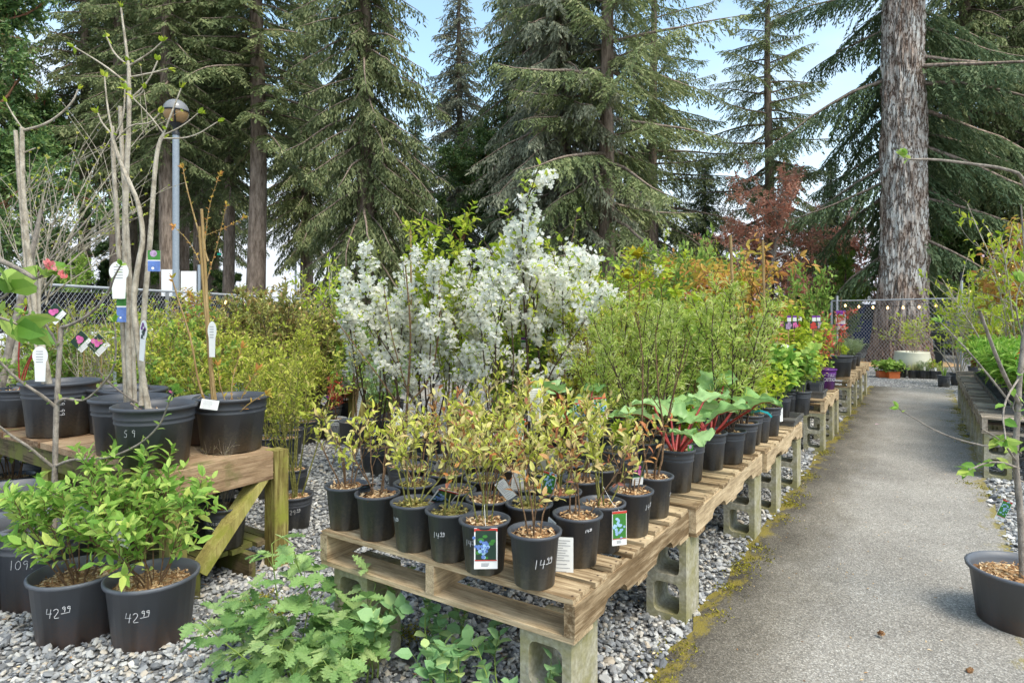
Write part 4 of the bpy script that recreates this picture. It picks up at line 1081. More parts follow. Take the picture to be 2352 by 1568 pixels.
# ------------------------------------------------------------------ lamps, boxes, cars, shed beyond the fence
def lamp(label, x, y, zc, r, pw):
    o = put('street_lamp', label, 'street lamp', (x, y, 0))
    k = 20; th = np.linspace(0, math.pi / 2, 8)
    g = Geo(); tube(g, [(0, 0, 0), (0, 0, zc - r * 1.75)], pw, 12); g2 = None
    obj('pole', g.mesh('pole', M['polegrey'], True), o)
    g = Geo(); lathe(g, [(pw * 1.15, zc - r * 1.95), (pw * 1.15, zc - r * 1.72), (pw * .8, zc - r * 1.6), (pw * .8, zc - r * 1.3), (pw * 1.4, zc - r * 1.2), (r * .5, zc - r * .95)], 12); obj('collar', g.mesh('collar', M['black'], True), o)
    g = Geo(); lathe(g, [(r * math.sin(a), zc - r * math.cos(a)) for a in th + .001], k); obj('lower_globe', g.mesh('lower_globe', M['amber'], True), o)
    g = Geo(); lathe(g, [(r * math.cos(a) + .0001, zc + .02 * r + r * math.sin(a)) for a in th], k); obj('upper_globe', g.mesh('upper_globe', M['frost'], True), o)
    g = Geo(); lathe(g, [(r * 1.0, zc - .06 * r), (r * 1.06, zc - .06 * r), (r * 1.06, zc + .06 * r), (r * 1.0, zc + .06 * r)], k)
    for a in (.9, 3.0, 5.1): tube(g, [(r * 1.03 * math.sin(b) * math.cos(a), r * 1.03 * math.sin(b) * math.sin(a), zc - r * 1.03 * math.cos(b)) for b in np.linspace(.25, 1.5, 7)], r * .07, 5)
    obj('globe_band', g.mesh('globe_band', M['black'], True), o)
p = at(404, 257, 12.3); lamp('tall globe lamp on a grey pole at the left, amber lower half', p[0], p[1], p[2], .235, .062)
p = at(679, 588, 43); lamp('small distant globe lamp on a dark pole between the fir trunks', p[0], p[1], p[2], .235, .07)
p = at(405, 650, 15.2)
cab = put('sign_board', 'pair of pale blank boards on posts behind the left fence', 'sign', (p[0], p[1], 0))
for x, z0, z1, w in ((-.14, 1.62, 2.48, .42), (.30, 1.62, 2.44, .36), (.05, 1.12, 1.5, .9)):
    g = Geo(); box(g, x - w / 2, x + w / 2, -.02, .02, z0, z1); obj('board', g.mesh('board', M['whitepaint']), cab)
for x in (-.05, .52):
    g = Geo(); tube(g, [(x, .06, 0), (x, .06, 2.6)], .035, 8); obj('post', g.mesh('post', M['polegrey'], True), cab)

def car(label, loc, rz, L_, paint, prof, win, name='parked_car', cat='car', wheels=(.85, 3.5)):
    """side outline prof in (y, z), widened to a body; win = outline of the side windows"""
    o = put(name, label, cat, loc, (), rz)
    hw = .86
    def ring(off): return [(x, y * 1., z) for x in (0,) for y, z in prof]
    g = Geo(); n = len(prof); V = []
    for x in (-hw, -hw * .985, hw * .985, hw):
        for y, z in prof:
            e = 0 if abs(x) < hw else 1
            tuck = .16 * max(0, z - .85) / .6
            cy = sum(q[0] for q in prof) / n
            V.append((x * (1 - tuck), y + (cy - y) * .012 * e, z - .02 * e * (z > .5)))
    F = [[r * n + i, r * n + (i + 1) % n, (r + 1) * n + (i + 1) % n, (r + 1) * n + i] for r in range(3) for i in range(n)]
    F += [list(range(n))[::-1], [3 * n + i for i in range(n)]]
    g.add(V, F); obj('body', g.mesh('body', M[paint]), o)
    for sx in (-1, 1):
        for w in win:
            g = Geo(); m = len(w)
            V = [(sx * (hw * (1 - .16 * max(0, z - .85) / .6) + .006), y, z) for y, z in w]
            g.add(V, [list(range(m)) if sx > 0 else list(range(m))[::-1]]); obj('window', g.mesh('window', M['glass']), o)
        for y in wheels:
            g = Geo(); pr = [(.20, -.1), (.31, -.1), (.335, -.06), (.335, .06), (.31, .1), (.20, .1)]
            lathe(g, pr, 20); q = Geo()
            for arr in g.v: q.v.append(np.stack([arr[:, 2] + sx * (hw - .06), arr[:, 0] + y, arr[:, 1] + .335], -1))
            q.f = g.f; q.n = g.n
            wv = obj('wheel', q.mesh('wheel', M['rubber'], True), o)
            g = Geo(); a = np.arange(14) * 6.283 / 14
            g.add(np.stack([np.full(14, sx * (hw + .03)), y + .2 * np.cos(a), .335 + .2 * np.sin(a)], -1), [list(range(14))]); obj('rim', g.mesh('rim', M['metal']), wv)
    for sx in (-1, 1):
        g = Geo(); box(g, sx * hw * .62 - .14, sx * hw * .62 + .14, -.012, .02, .58, .72); obj('headlight', g.mesh('headlight', M['frost']), o)
    return o
sedan = [(0, .25), (0, .55), (.08, .78), (1.0, .92), (1.35, .95), (2.0, 1.38), (3.1, 1.42), (3.85, 1.02), (4.35, .98), (4.4, .55), (4.38, .25)]
car('white parked car behind the left fence, mostly hidden by twigs', (-7.35, 8.6, 0), R(98), 4.4, 'whitepaint', sedan, [[(1.55, .98), (2.08, 1.32), (2.5, 1.36), (2.5, .98)], [(2.56, .98), (2.56, 1.36), (3.05, 1.36), (3.6, 1.0)]])
car('second white parked car farther along the left fence', (-6.6, 13.0, 0), R(80), 4.4, 'whitepaint', sedan, [[(1.55, .98), (2.08, 1.32), (2.5, 1.36), (2.5, .98)], [(2.56, .98), (2.56, 1.36), (3.05, 1.36), (3.6, 1.0)]])
truck = [(0, .35), (0, .75), (.06, 1.02), (1.2, 1.1), (1.55, 1.15), (2.1, 1.74), (3.3, 1.78), (3.6, 1.16), (5.3, 1.14), (5.32, .5), (5.2, .35)]
car('navy pickup truck parked beyond the fence left of the giant trunk', (10.6, 22.4, 0), R(-62), 5.3, 'navy', truck, [[(1.72, 1.2), (2.16, 1.66), (2.65, 1.7), (2.65, 1.2)], [(2.72, 1.2), (2.72, 1.7), (3.25, 1.7), (3.45, 1.22)]], 'pickup_truck', 'truck', (.95, 4.2))

# wooden shed with a gabled roof at the right edge
sh = put('wooden_shed', 'dark brown wooden shed with a gabled shingle roof at the right edge', 'shed', (17.4, 19.6, 0), (), R(-52))
g = Geo(); box(g, -2.4, 2.4, .0, 4.5, 0, 2.25, .3); obj('wall', g.mesh('wall', M['brown']), sh)
g = Geo(); prism(g, [(-2.4, 2.252), (2.4, 2.252), (0, 3.8)], 1, .0, .12); obj('gable', g.mesh('gable', M['brown']), sh)
for sx in (-1, 1):
    g = Geo(); prism(g, [(sx * 3.1, 1.98), (sx * .0 + sx * .004, 4.0), (sx * .004, 4.14), (sx * 3.16, 2.1)], 1, -.75, 5.0); rf = obj('roof', g.mesh('roof', M['shingle']), sh)
    g = Geo(); prism(g, [(sx * 3.06, 1.84), (sx * .004, 3.84), (sx * .004, 3.98), (sx * 3.08, 1.96)], 1, -.77, -.72); obj('barge_board', g.mesh('barge_board', M['brown']), rf)
g = Geo()
lathe(g, [(.001, -.04), (.03, -.02), (.03, .01), (.001, .04)], 6); bl = g.mesh('bulb', M['bulb'])
st = put('light_string', 'row of warm bulbs along the roof edge of the brown shed', 'string lights', (17.4, 19.6, 0), (), R(-52))
g = Geo(); tube(g, [(-3.0, -.80, 1.80), (0, -.80, 3.78)], .008, 4); obj('cable', g.mesh('cable', M['black']), st)
for i in range(26): obj('bulb', bl, st, (-3.0 + 3.0 * i / 26, -.80, 1.78 + 1.98 * i / 26))
g = Geo()
dr = Geo(); box(dr, -.5, .5, -.03, -.003, 0, 2.05); d_ = obj('door', dr.mesh('door', M['black']), sh)

# ------------------------------------------------------------------ firs and other trees beyond the fence
def tree_meshes(gt, gc, bk, leaf):
    return gt.mesh('trunk', M[bk], True), gc.mesh('crown', M[leaf])
TREES = {
 'hang': tree_meshes(*conifer_mesh(3, 19, .33, 4.6, 3.6, 210, droop=.34, twig_step=.105, spray=.165, sw=.05, hang=.75, top=.7), 'firbark', 'fir'),
 'hang2': tree_meshes(*conifer_mesh(7, 18, .30, 2.2, 3.2, 230, droop=.40, twig_step=.105, spray=.165, sw=.05, hang=.85, top=.7), 'firbark', 'fir'),
 'grey': tree_meshes(*conifer_mesh(9, 18, .30, 2.2, 3.3, 230, droop=.36, twig_step=.105, spray=.165, sw=.05, hang=.8, top=.7), 'firbark', 'firgrey'),
 'bare': tree_meshes(*conifer_mesh(11, 20, .22, 6.2, 2.9, 150, droop=.22, twig_step=.11, spray=.165, sw=.05, hang=.45), 'firbark', 'fir'),
 'spire': tree_meshes(*conifer_mesh(17, 15, .20, 3.0, 2.6, 190, droop=.28, twig_step=.105, spray=.165, sw=.05, hang=.5, top=.0), 'firbark', 'firgrey'),
 'open': tree_meshes(*conifer_mesh(23, 20, .27, 2.6, 5.0, 100, droop=.12, twig_step=.105, spray=.165, sw=.05, hang=.55, tipup=.2, up0=.5), 'firbark', 'fir'),
 'dark': tree_meshes(*conifer_mesh(29, 11, .17, .6, 3.2, 200, droop=.3, twig_step=.11, spray=.165, sw=.05, hang=.5, top=.0), 'firbark', 'firdark'),
 'madrone': tree_meshes(*broadleaf_mesh(31, 15, .30, 1.6, 4.4, limbs=24, sub=10, clump=22, leaf=(.15, .08), leafn=9), 'madronebark', 'madrone'),
 'copper': tree_meshes(*broadleaf_mesh(37, 6.3, .14, 1.0, 3.2, limbs=20, sub=9, clump=11, leaf=(.10, .06), leafn=8, tilt=.9), 'twig_grey', 'copper'),
 'crimson': tree_meshes(*broadleaf_mesh(41, 2.9, .07, .5, 1.2, limbs=14, sub=8, clump=10, leaf=(.09, .045), leafn=7), 'twig_dark', 'crimson'),
 'under': tree_meshes(*broadleaf_mesh(43, 4.6, .10, .4, 2.2, limbs=18, sub=9, clump=14, leaf=(.13, .07), leafn=8), 'twig_dark', 'madrone'),
 'light': tree_meshes(*broadleaf_mesh(47, 5, .10, .5, 2.0, limbs=14, sub=8, clump=11, leaf=(.11, .06), leafn=6), 'twig_grey', 'mid'),
 'photinia': tree_meshes(*broadleaf_mesh(53, 3.6, .08, .3, 1.5, limbs=16, sub=8, clump=11, leaf=(.11, .055), leafn=7), 'twig_dark', 'mid'),
}
FG = 'firs and other conifers behind the nursery'
def tree(kind, label, px, Y, rz, sc=1., name='fir_tree', cat='tree', group=FG, zs=1.):
    t, c = TREES[kind]
    p = gx(px, Y)
    return put(name, label, cat, p, [('trunk', t), ('crown', c)], rz, (sc, sc, sc * zs), group)
tree('bare', 'stout fir with a bare reddish lower trunk and drooping sprays, left of centre', 590, 20, .4, 1.32, zs=.82)
tree('hang2', 'fir with long hanging sprays and a pale trunk left of the yellow green spire shrub', 838, 18.5, 2.1, .98)
tree('bare', 'slim straight fir trunk next to the stout one, on its left', 525, 22, .2, .9)
tree('bare', 'very slim fir trunk directly right of the globe lamp pole', 458, 24, 2.6, .85)
tree('bare', 'dark double looking fir trunk directly behind the globe lamp pole', 383, 19, 4.0, 1.0)
tree('bare', 'thin dark fir trunk seen behind the forked magnolia stems', 330, 26, 5.1, 1.0)
tree('bare', 'fir trunk seen between the bamboo stakes of the tall magnolia', 268, 23, 3.3, 1.0)
tree('bare', 'fir whose crown fills the sky above the globe lamp', 420, 27, .9, 1.25)
tree('bare', 'slender fir behind the bare twiggy shrub on the left', 195, 25, 1.4, 1.05)
tree('bare', 'tall fir rising behind the leafy dark tree at the left edge', 300, 30, 4.4, 1.3)
tree('spire', 'narrow pointed fir standing alone against the sky in the middle', 1055, 29, .5, 1.18)
tree('dark', 'short dark conifer below the pointed fir, behind the white blossom', 955, 25, 1.9, .85)
tree('dark', 'short dark conifer to the right of the pointed fir, behind the top blossom', 1165, 24, 4.6, .85)
tree('grey', 'big grey green fir right of the open sky, its top washed by the sun', 1290, 20, 3.6, 1.12)
tree('hang', 'fir crowding the left side of the big grey green one', 1215, 25, .1, 1.05)
tree('open', 'fir with a straight thin trunk and long open branches reaching right', 1395, 19, 1.1, 1.0)
tree('open', 'fir standing behind the long branched one, filling its right side', 1500, 26, 2.9, .95)
tree('open', 'slim fir with drooping boughs alone against the sky left of the giant trunk', 1765, 25, 5.2, .85)
tree('dark', 'low dark conifer under the open branches right of the blossom', 1480, 28, .3, .82)
tree('dark', 'low dark conifer just left of the copper leaved tree', 1620, 27, 1.3, .74)
tree('dark', 'dark bushy conifer between the copper leaved tree and the giant trunk', 1910, 26, 2.2, .70)
tree('hang', 'fir close behind the giant trunk on its right', 2215, 22, 5.5, 1.0)
tree('hang2', 'fir filling the right edge behind the shed', 2350, 25, 2.4, 1.15)
tree('dark', 'dark conifer at the foot of the right hand firs beside the shed', 2190, 24, 3.9, .95)
tree('hang', 'fir right of the giant trunk at the far right edge of the view', 2440, 21, 1.7, 1.0)
tree('hang', 'fir behind the leafy dark tree outside the left edge', -60, 22, 1.0, 1.0)
tree('madrone', 'big leafy dark green tree filling the left edge', -60, 14.5, .6, .80, 'evergreen_tree', group=None)
tree('madrone', 'second dark leafy tree behind the twiggy shrub at the left', 110, 24, 2.7, .7, 'evergreen_tree', group=None)
tree('madrone', 'leafy tree with red brown limbs in front of the pointed fir', 1035, 24, 4.1, .62, 'evergreen_tree', group=None)
tree('copper', 'copper leaved tree left of the giant trunk', 1755, 21, .8, .92, 'copper_tree', group=None)
tree('copper', 'smaller copper leaved tree touching the left side of the giant trunk', 1945, 25, 3.0, .86, 'copper_tree', group=None)
tree('crimson', 'dark crimson leaved shrub behind the left fence below the distant lamp', 745, 22, .5, .85, 'crimson_shrub', 'shrub', None)
tree('under', 'dark green bush behind the orange leaved plants right of centre', 1560, 21, 1.2, .72, 'evergreen_bush', 'bush', None)
tree('under', 'dark green bush right of the giant trunk below the firs', 2190, 21.5, 3.5, .95, 'evergreen_bush', 'bush', None)
tree('under', 'dark green bush behind the copper leaved trees', 1840, 24, 2.2, .75, 'evergreen_bush', 'bush', None)
tree('photinia', 'green bush with reddish tips behind the fence left of the giant trunk', 1930, 20.8, .2, .95, 'evergreen_bush', 'bush', None)
tree('light', 'bright green bush behind the fence at the far left', 175, 15, 2.0, .62, 'green_bush', 'bush', None)
tree('light', 'pale green bush far off between the stout fir and the distant lamp', 705, 36, 4.0, .8, 'green_bush', 'bush', None)
tree('light', 'light green bush in front of the shed', 2260, 19, 1.0, .62, 'green_bush', 'bush', None)
for px, Y, sc, k, lab in ((520, 30, .75, 'under', 'dark bush behind the left fence under the slim fir trunks'), (255, 26, .8, 'under', 'dark bush behind the left fence below the magnolia stems'), (335, 28, .8, 'light', 'green bush between the slim fir trunks behind the globe lamp'), (440, 31, .85, 'under', 'dark bush right of the globe lamp pole, far behind the fence'), (130, 22, .8, 'under', 'dark bush behind the bare twiggy tree')):
    tree(k, lab, px, Y, px * .1, sc, 'evergreen_bush', 'bush', None)

tree('hang', 'fir far behind the stout bare trunk, filling the gap on its right', 705, 31, 1.2, 1.0)
tree('hang', 'fir far behind the slim trunks right of the globe lamp', 488, 33, 4.9, 1.05)
tree('hang', 'fir behind the dark double looking trunk at the lamp', 352, 34, 3.9, 1.1)

# the giant fir: furrowed trunk, its own limbs
def giant():
    from mathutils import noise
    seg, m = 180, 260
    zz = np.linspace(0, 12.6, m)
    rr = .645 - .0125 * zz + .22 * np.exp(-zz / .75)
    a = np.arange(seg) * 2 * math.pi / seg
    V = np.zeros((m, seg, 3))
    lean = .012 * zz + .05 * np.sin(zz * .45)
    for i in range(m):
        for j in range(seg):
            ca, sa = math.cos(a[j]), math.sin(a[j])
            w = .30 * noise.noise((ca * 2, sa * 2, zz[i] * .9))
            q = noise.noise((ca * 5.2 + w, sa * 5.2 + w, zz[i] * .75)) ; q2 = noise.noise((ca * 12 + w, sa * 12, zz[i] * 2.0 + 7)); q3 = noise.noise((ca * 26, sa * 26, zz[i] * 7))
            f = min(1, abs(q) * 2.6) * .075 + min(1, abs(q2) * 2.2) * .045 + q3 * .016 - .07
            r = rr[i] + f + .05 * noise.noise((ca, sa, zz[i] * .4))
            V[i, j] = (lean[i] + r * ca, r * sa, zz[i])
    g = Geo(); i = np.arange(m - 1)[:, None] * seg; j = np.arange(seg)[None]; j2 = (j + 1) % seg
    g.add(V.reshape(-1, 3), np.stack([i + j, i + j2, i + seg + j2, i + seg + j], -1).reshape(-1, 4))
    return g.mesh('trunk', M['bigbark'], True)
gt, gc = conifer_mesh(61, 17.5, .3, 3.0, 5.4, 130, droop=.26, twig_step=.09, spray=.15, sw=.045, hang=.6, tipup=.12, up0=.5, top=.9, skip=(R(-120), .35, 13))
# limbs start at the bark, not at the axis: the inner fifth stays inside the trunk
p = gx(2068, 18.3)
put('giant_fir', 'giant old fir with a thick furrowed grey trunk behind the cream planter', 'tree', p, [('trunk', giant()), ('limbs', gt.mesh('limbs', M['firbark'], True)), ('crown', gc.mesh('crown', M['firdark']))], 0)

# ------------------------------------------------------------------ pots and plants
POT = {
 'gal': PotKind(.082, .066, .178, ridges=False),
 'tall': PotKind(.088, .071, .212),
 'two': PotKind(.112, .092, .225),
 'three': PotKind(.135, .112, .25),
 'five': PotKind(.175, .148, .275, 'potgrey', .80, ridges=False, lip=.010),
 'seven': PotKind(.185, .155, .30, 'pot', .80, lip=.012),
 'ten': PotKind(.215, .185, .40, 'potgrey', .70, lip=.014),
 'white': PotKind(.12, .10, .24, 'white_pot'),
 'purple': PotKind(.125, .105, .24, 'purple_pot'),
 'mossy': PotKind(.082, .066, .178, soil='mossy_soil', ridges=False),
}
def proto(stem, lmat, leafname='leaves', flowermat='petal', flname='blossom', **k):
    gs, gl, gf = shrub(**k)
    p = [('stems', gs.mesh('stems', M[stem], True)), (leafname, gl.mesh(leafname, M[lmat]))] if gl.n else [('stems', gs.mesh('stems', M[stem], True))]
    if gf.n: p.append((flname, gf.mesh(flname, M[flowermat])))
    return p
PR = {}
PR['berry'] = [proto('twig_green' if s % 2 else 'twig_brown', 'berry', seed=100 + s, stems=4 + s % 3, h=.34, spread=.50, base=.03, r0=.0036, z0=0, twigs=4, tl=.13, tang=.6, wob=.11,
               leaf=(5, .036, .0145), tint=((0, .70) if s % 3 else (.3, 1.)), shape=OVAL, t0=.3, open_=.75, low=.35) for s in range(8)]
PR['bigberry'] = [proto('twig_green', 'yg', seed=120 + s, stems=7, h=1.05, spread=.42, base=.06, r0=.006, z0=0, twigs=9, tl=.26, sub=1, subl=.12, leaf=(7, .044, .018), shape=FOLD, low=.45, wob=.08) for s in range(4)]
PR['yg'] = [proto('twig_brown', 'yg', seed=140 + s, stems=8, h=1.15, spread=.28, base=.07, r0=.006, z0=0, twigs=10, tl=.24, sub=1, subl=.12, leaf=(8, .050, .022), low=.22) for s in range(4)]
PR['narrow'] = [proto('twig_dark', 'narrow', seed=160 + s, stems=6, h=1.08, spread=.34, base=.05, r0=.007, z0=0, twigs=15, tl=.15, sub=0, leaf=(13, .056, .0135), low=.12, open_=.85, stem_leaf=26) for s in range(5)]
PR['lime'] = [proto('twig_brown', 'lime', seed=180 + s, stems=4, h=1.3, spread=.2, base=.05, r0=.007, z0=0, twigs=10, tl=.30, sub=1, leaf=(9, .070, .031), low=.2, droop=.25, shape=OVAL) for s in range(3)]
PR['mid'] = [proto('twig_brown', 'mid', seed=200 + s, stems=7, h=.95, spread=.34, base=.06, r0=.006, z0=0, twigs=10, tl=.24, sub=1, subl=.11, leaf=(8, .055, .030), low=.15) for s in range(4)]
PR['bronze'] = [proto('twig_dark', 'bronze', seed=220 + s, stems=8, h=1.3, spread=.3, base=.07, r0=.007, z0=0, twigs=11, tl=.28, sub=2, subl=.12, leaf=(8, .058, .023), low=.2, open_=.7, shape=OVAL) for s in range(3)]
PR['orange'] = [proto('twig_brown', 'orange', flowermat='pinkpetal', seed=240 + s, stems=4, h=1.5, spread=.22, base=.04, r0=.009, z0=0, twigs=12, tl=.42, tang=.85, sub=2, subl=.18, leaf=(7, .078, .031), low=.3, droop=.45, shape=OVAL, flowers=(.06, 7, .034, .03)) for s in range(2)]
PR['sticks'] = [proto('twig_pale', 'yg', seed=260 + s, stems=7, h=1.3, spread=.3, base=.05, r0=.006, z0=0, twigs=9, tl=.4, tang=.5, sub=2, subl=.2, leaf=(2, .018, .009), low=.2) for s in range(2)]
PR['twig2'] = [proto('twig_brown', 'yg', seed=255, stems=3, h=.75, spread=.22, base=.03, r0=.006, z0=0, twigs=3, tl=.2, tang=.4, leaf=(3, .02, .01), low=.4)]
PR['blossom'] = [proto('twig_dark', 'lime', seed=280 + s, stems=5, h=1.75, spread=.36, base=.05, r0=.010, z0=0, twigs=11, tl=.34, tang=.5, sub=1, subl=.16, leaf=(6, .050, .025), low=.34, wob=.07, shape=OVAL,
                 flowers=(.66, 38, .041, .026, .15)) for s in range(4)]
PR['column'] = [proto('twig_brown', 'fresh', seed=300 + s, stems=2, h=1.55, spread=.05, base=.02, r0=.009, z0=0, twigs=34, tl=.22, tang=.8, leaf=(9, .050, .026), low=.25, shape=OVAL) for s in range(2)]
PR['fresh'] = [proto('twig_brown', 'fresh', seed=320 + s, stems=13, h=.47, spread=.80, base=.06, r0=.0032, z0=0, twigs=7, tl=.15, tang=.7, leaf=(8, .052, .021), low=.30, shape=OVAL, stem_leaf=7, droop=.05, wob=.09) for s in range(2)]
PR['redleaf'] = [proto('twig_brown', 'redleaf', seed=340 + s, stems=5, h=.75, spread=.25, base=.04, r0=.005, z0=0, twigs=6, tl=.2, leaf=(6, .075, .026), low=.25, shape=OVAL, t0=.4) for s in range(2)]
PR['climber'] = [proto('stalk_green', 'lime', flowermat='pinkpetal', seed=360 + s, stems=3, h=.62, spread=.09, base=.03, r0=.003, z0=0, twigs=9, tl=.14, leaf=(4, .062, .036), low=.1, droop=.3, shape=OVAL) for s in range(3)]
PR['hydr'] = [proto('stalk_green', 'fresh', seed=380 + s, stems=6, h=.42, spread=.35, base=.04, r0=.0045, z0=0, twigs=6, tl=.12, leaf=(4, .080, .052), low=.2, droop=.25, shape=OVAL) for s in range(3)]
PR['smallgreen'] = [proto('stalk_green', 'lime', seed=400 + s, stems=8, h=.26, spread=.4, base=.05, r0=.0025, z0=0, twigs=5, tl=.09, leaf=(5, .040, .022), low=.2, shape=OVAL) for s in range(2)]
PR['bright'] = [proto('stalk_green', 'bright', seed=420 + s, stems=15, h=.32, spread=.85, base=.06, r0=.003, z0=0, twigs=3, tl=.09, leaf=(6, .085, .017), low=.3, stem_leaf=13, shape=OVAL, open_=1.05, droop=.05) for s in range(3)]
PR['sage'] = [proto('stalk_green', 'sage', seed=440 + s, stems=22, h=.22, spread=.8, base=.06, r0=.002, z0=0, twigs=6, tl=.08, leaf=(12, .022, .007), low=.15) for s in range(2)]
PR['conelet'] = [proto('twig_brown', 'bright', seed=460 + s, stems=18, h=.42, spread=.5, base=.08, r0=.003, z0=0, twigs=9, tl=.14, leaf=(14, .024, .006), low=.1) for s in range(2)]
PR['heuch'] = [proto('stalk_red', 'heuch', seed=480 + s, stems=24, h=.17, spread=1.0, base=.06, r0=.002, z0=0, twigs=1, tl=.05, leaf=(3, .055, .046), low=.6, shape=OVAL, stem_leaf=3, open_=1.2) for s in range(2)]
PR['strawb'] = [proto('stalk_green', 'mid', seed=500 + s, stems=20, h=.2, spread=.9, base=.09, r0=.002, z0=0, twigs=1, tl=.05, leaf=(3, .065, .052), low=.6, shape=OVAL, stem_leaf=3, open_=1.2) for s in range(2)]
PR['boxwood'] = [proto('twig_brown', 'bluegreen', seed=520 + s, stems=16, h=.55, spread=.5, base=.08, r0=.004, z0=0, twigs=9, tl=.16, sub=1, leaf=(11, .026, .014), low=.1) for s in range(2)]
PR['vine'] = [proto('twig_pale', 'lime', seed=540 + s, stems=7, h=1.5, spread=.36, base=.06, r0=.010, z0=0, twigs=10, tl=.5, tang=.8, sub=1, leaf=(6, .062, .028), low=.25, shape=OVAL, wob=.1) for s in range(1)]
PR['salal'] = [proto('stalk_green', 'bluegreen', seed=560 + s, stems=4, h=.36, spread=.35, base=.05, r0=.0045, z0=0, twigs=2, tl=.12, leaf=(5, .056, .046), low=.4, shape=OVAL, stem_leaf=9, open_=1.0) for s in range(3)]
def blades(seed, mat, n, ln, w, spread):
    rng = np.random.default_rng(seed); lv = Leaves(); a = rng.uniform(0, 6.28, n); q = .05 * np.sqrt(rng.uniform(0, 1, n)); s = rng.uniform(.05, spread, n)
    lv.add(np.stack([q * np.cos(a), q * np.sin(a), 0 * a], -1), np.stack([s * np.cos(a), s * np.sin(a), 1 + 0 * a], -1), np.stack([np.cos(a), np.sin(a), 0 * a + .3], -1) * -1, ln * rng.uniform(.6, 1.1, n), w, rng.uniform(0, 1, n))
    g = Geo(); lv.into(g, BLADE); return [('leaves', g.mesh('leaves', M[mat]))]
PR['grass'] = [blades(1, 'straw', 90, .22, .006, .6), blades(2, 'straw', 90, .24, .006, .6)]
PR['blackgrass'] = [blades(3, 'blackgrass', 110, .20, .008, .9)]
PR['flag'] = [blades(4, 'mid', 24, .45, .02, .25)]

def rhubarb(seed, n=8, size=.24):
    from mathutils import noise
    rng = np.random.default_rng(seed); gs, gl = Geo(), Geo()
    for i in range(n):
        a = i * 2.4 + rng.normal(0, .3); L_ = size * rng.uniform(.55, 1.15); st = rng.uniform(.14, .33)
        d = np.array([math.cos(a) * .7, math.sin(a) * .7, rng.uniform(.75, 1.6)])
        S = limb(rng, (.015 * math.cos(a), .015 * math.sin(a), 0), d, st, 7, .05, -.03)
        tube(gs, S, np.linspace(.0085, .005, 7), 6)
        h_ = unit(np.array([d[0], d[1], rng.uniform(.1, .7)])); sd = unit(np.cross(h_, [0, 0, 1])); nr = np.cross(sd, h_)
        nu, nv = 21, 23; V = []
        ph = rng.uniform(0, 6.28, 5)
        for u in np.linspace(0, 1, nu):
            wdt = .50 * (math.sin(math.pi * (u * .86 + .14)) ** .7) * (1.08 - .35 * u)
            for v in np.linspace(-1, 1, nv):
                e = abs(v)
                lob = 1 + (.13 * math.sin(u * 21 + ph[3] + (1 if v > 0 else 0)) + .06 * math.sin(u * 47 + ph[4])) * e ** 4
                ruf = .075 * e ** 2 * math.sin(u * 15 + ph[0] + v * 2) + .05 * e ** 1.5 * math.sin(u * 8 + ph[1])
                vein = .020 * abs(math.sin((u * 1.0 - e * .55) * 15)) * (e > .05) + .035 * noise.noise((u * 6 + seed, v * 4 + i * 3, i))
                back = -.18 * e ** 2 * max(0, .3 - u) * 3
                V.append(S[-1] + L_ * ((u + back) * h_ + v * wdt * lob * sd + (ruf + vein + .14 * e - .50 * u ** 2 + .12 * u) * nr))
        F = [[i_ * nv + j, i_ * nv + j + 1, (i_ + 1) * nv + j + 1, (i_ + 1) * nv + j] for i_ in range(nu - 1) for j in range(nv - 1)]
        gl.add(V, np.array(F), rng.uniform(.1, .9))
        mid = [V[k * nv + nv // 2] + nr * -.002 for k in range(nu - 1)]
        tube(gs, mid, np.linspace(.0045, .001, nu - 1), 4)
    return [('stalks', gs.mesh('stalks', M['stalk_red'], True)), ('leaves', gl.mesh('leaves', M['rhub'], True))]
PR['rhub'] = [rhubarb(1, 9, .185), rhubarb(2, 8, .20), rhubarb(3, 8, .18)]
def raspberry(seed, canes=6, h=.52, spread=.45):
    rng = np.random.default_rng(seed); gs, lv = Geo(), Leaves()
    for i in range(canes):
        a = i * 6.283 / canes + rng.normal(0, .3); q = spread * rng.uniform(.4, 1.1)
        S = limb(rng, (.04 * math.cos(a), .04 * math.sin(a), 0), (q * math.cos(a), q * math.sin(a), 1), h * rng.uniform(.6, 1.1), 10, .10, -.03)
        tube(gs, S, np.linspace(.0035, .0015, 10), 5)
        for j, t in enumerate(np.linspace(.22, 1, 11)):
            P, T = along(S, np.array([t])); e1, e2 = frame_of(T); ph = j * 2.4 + i
            o = math.cos(ph) * e1[0] + math.sin(ph) * e2[0]
            d = unit(o + .5 * T[0] + np.array([0, 0, .15])); ln = rng.uniform(.04, .09) * (1.15 - .5 * t)
            B = limb(rng, P[0], d, ln, 4, .12, -.05); tube(gs, B, [.0014, .0013, .0012, .001], 3)
            D = unit(B[-1] - B[-2]); s = unit(np.cross(D, [0, 0, 1])); tt = rng.uniform(0, 1); sz = rng.uniform(.75, 1.2) * (1.1 - .35 * t)
            N = np.array([0, 0, 1.]) + rng.normal(0, .25, 3) + D * .3
            lv.add([B[-1]], [D + np.array([0, 0, -.25])], [N], .082 * sz, .068 * sz, tt)
            for sg in (1, -1): lv.add([B[-1]], [unit(D * .35 + s * sg + np.array([0, 0, -.2]))], [N], .064 * sz, .050 * sz, min(1, max(0, tt + rng.normal(0, .1))))
    g = Geo(); lv.into(g, SERR)
    return [('canes', gs.mesh('canes', M['stalk_green'], True)), ('leaves', g.mesh('leaves', M['rasp']))]
PR['rasp'] = [raspberry(1, 9, .40, .75), raspberry(2, 5, .42, .5)]
PR['none'] = [[]]
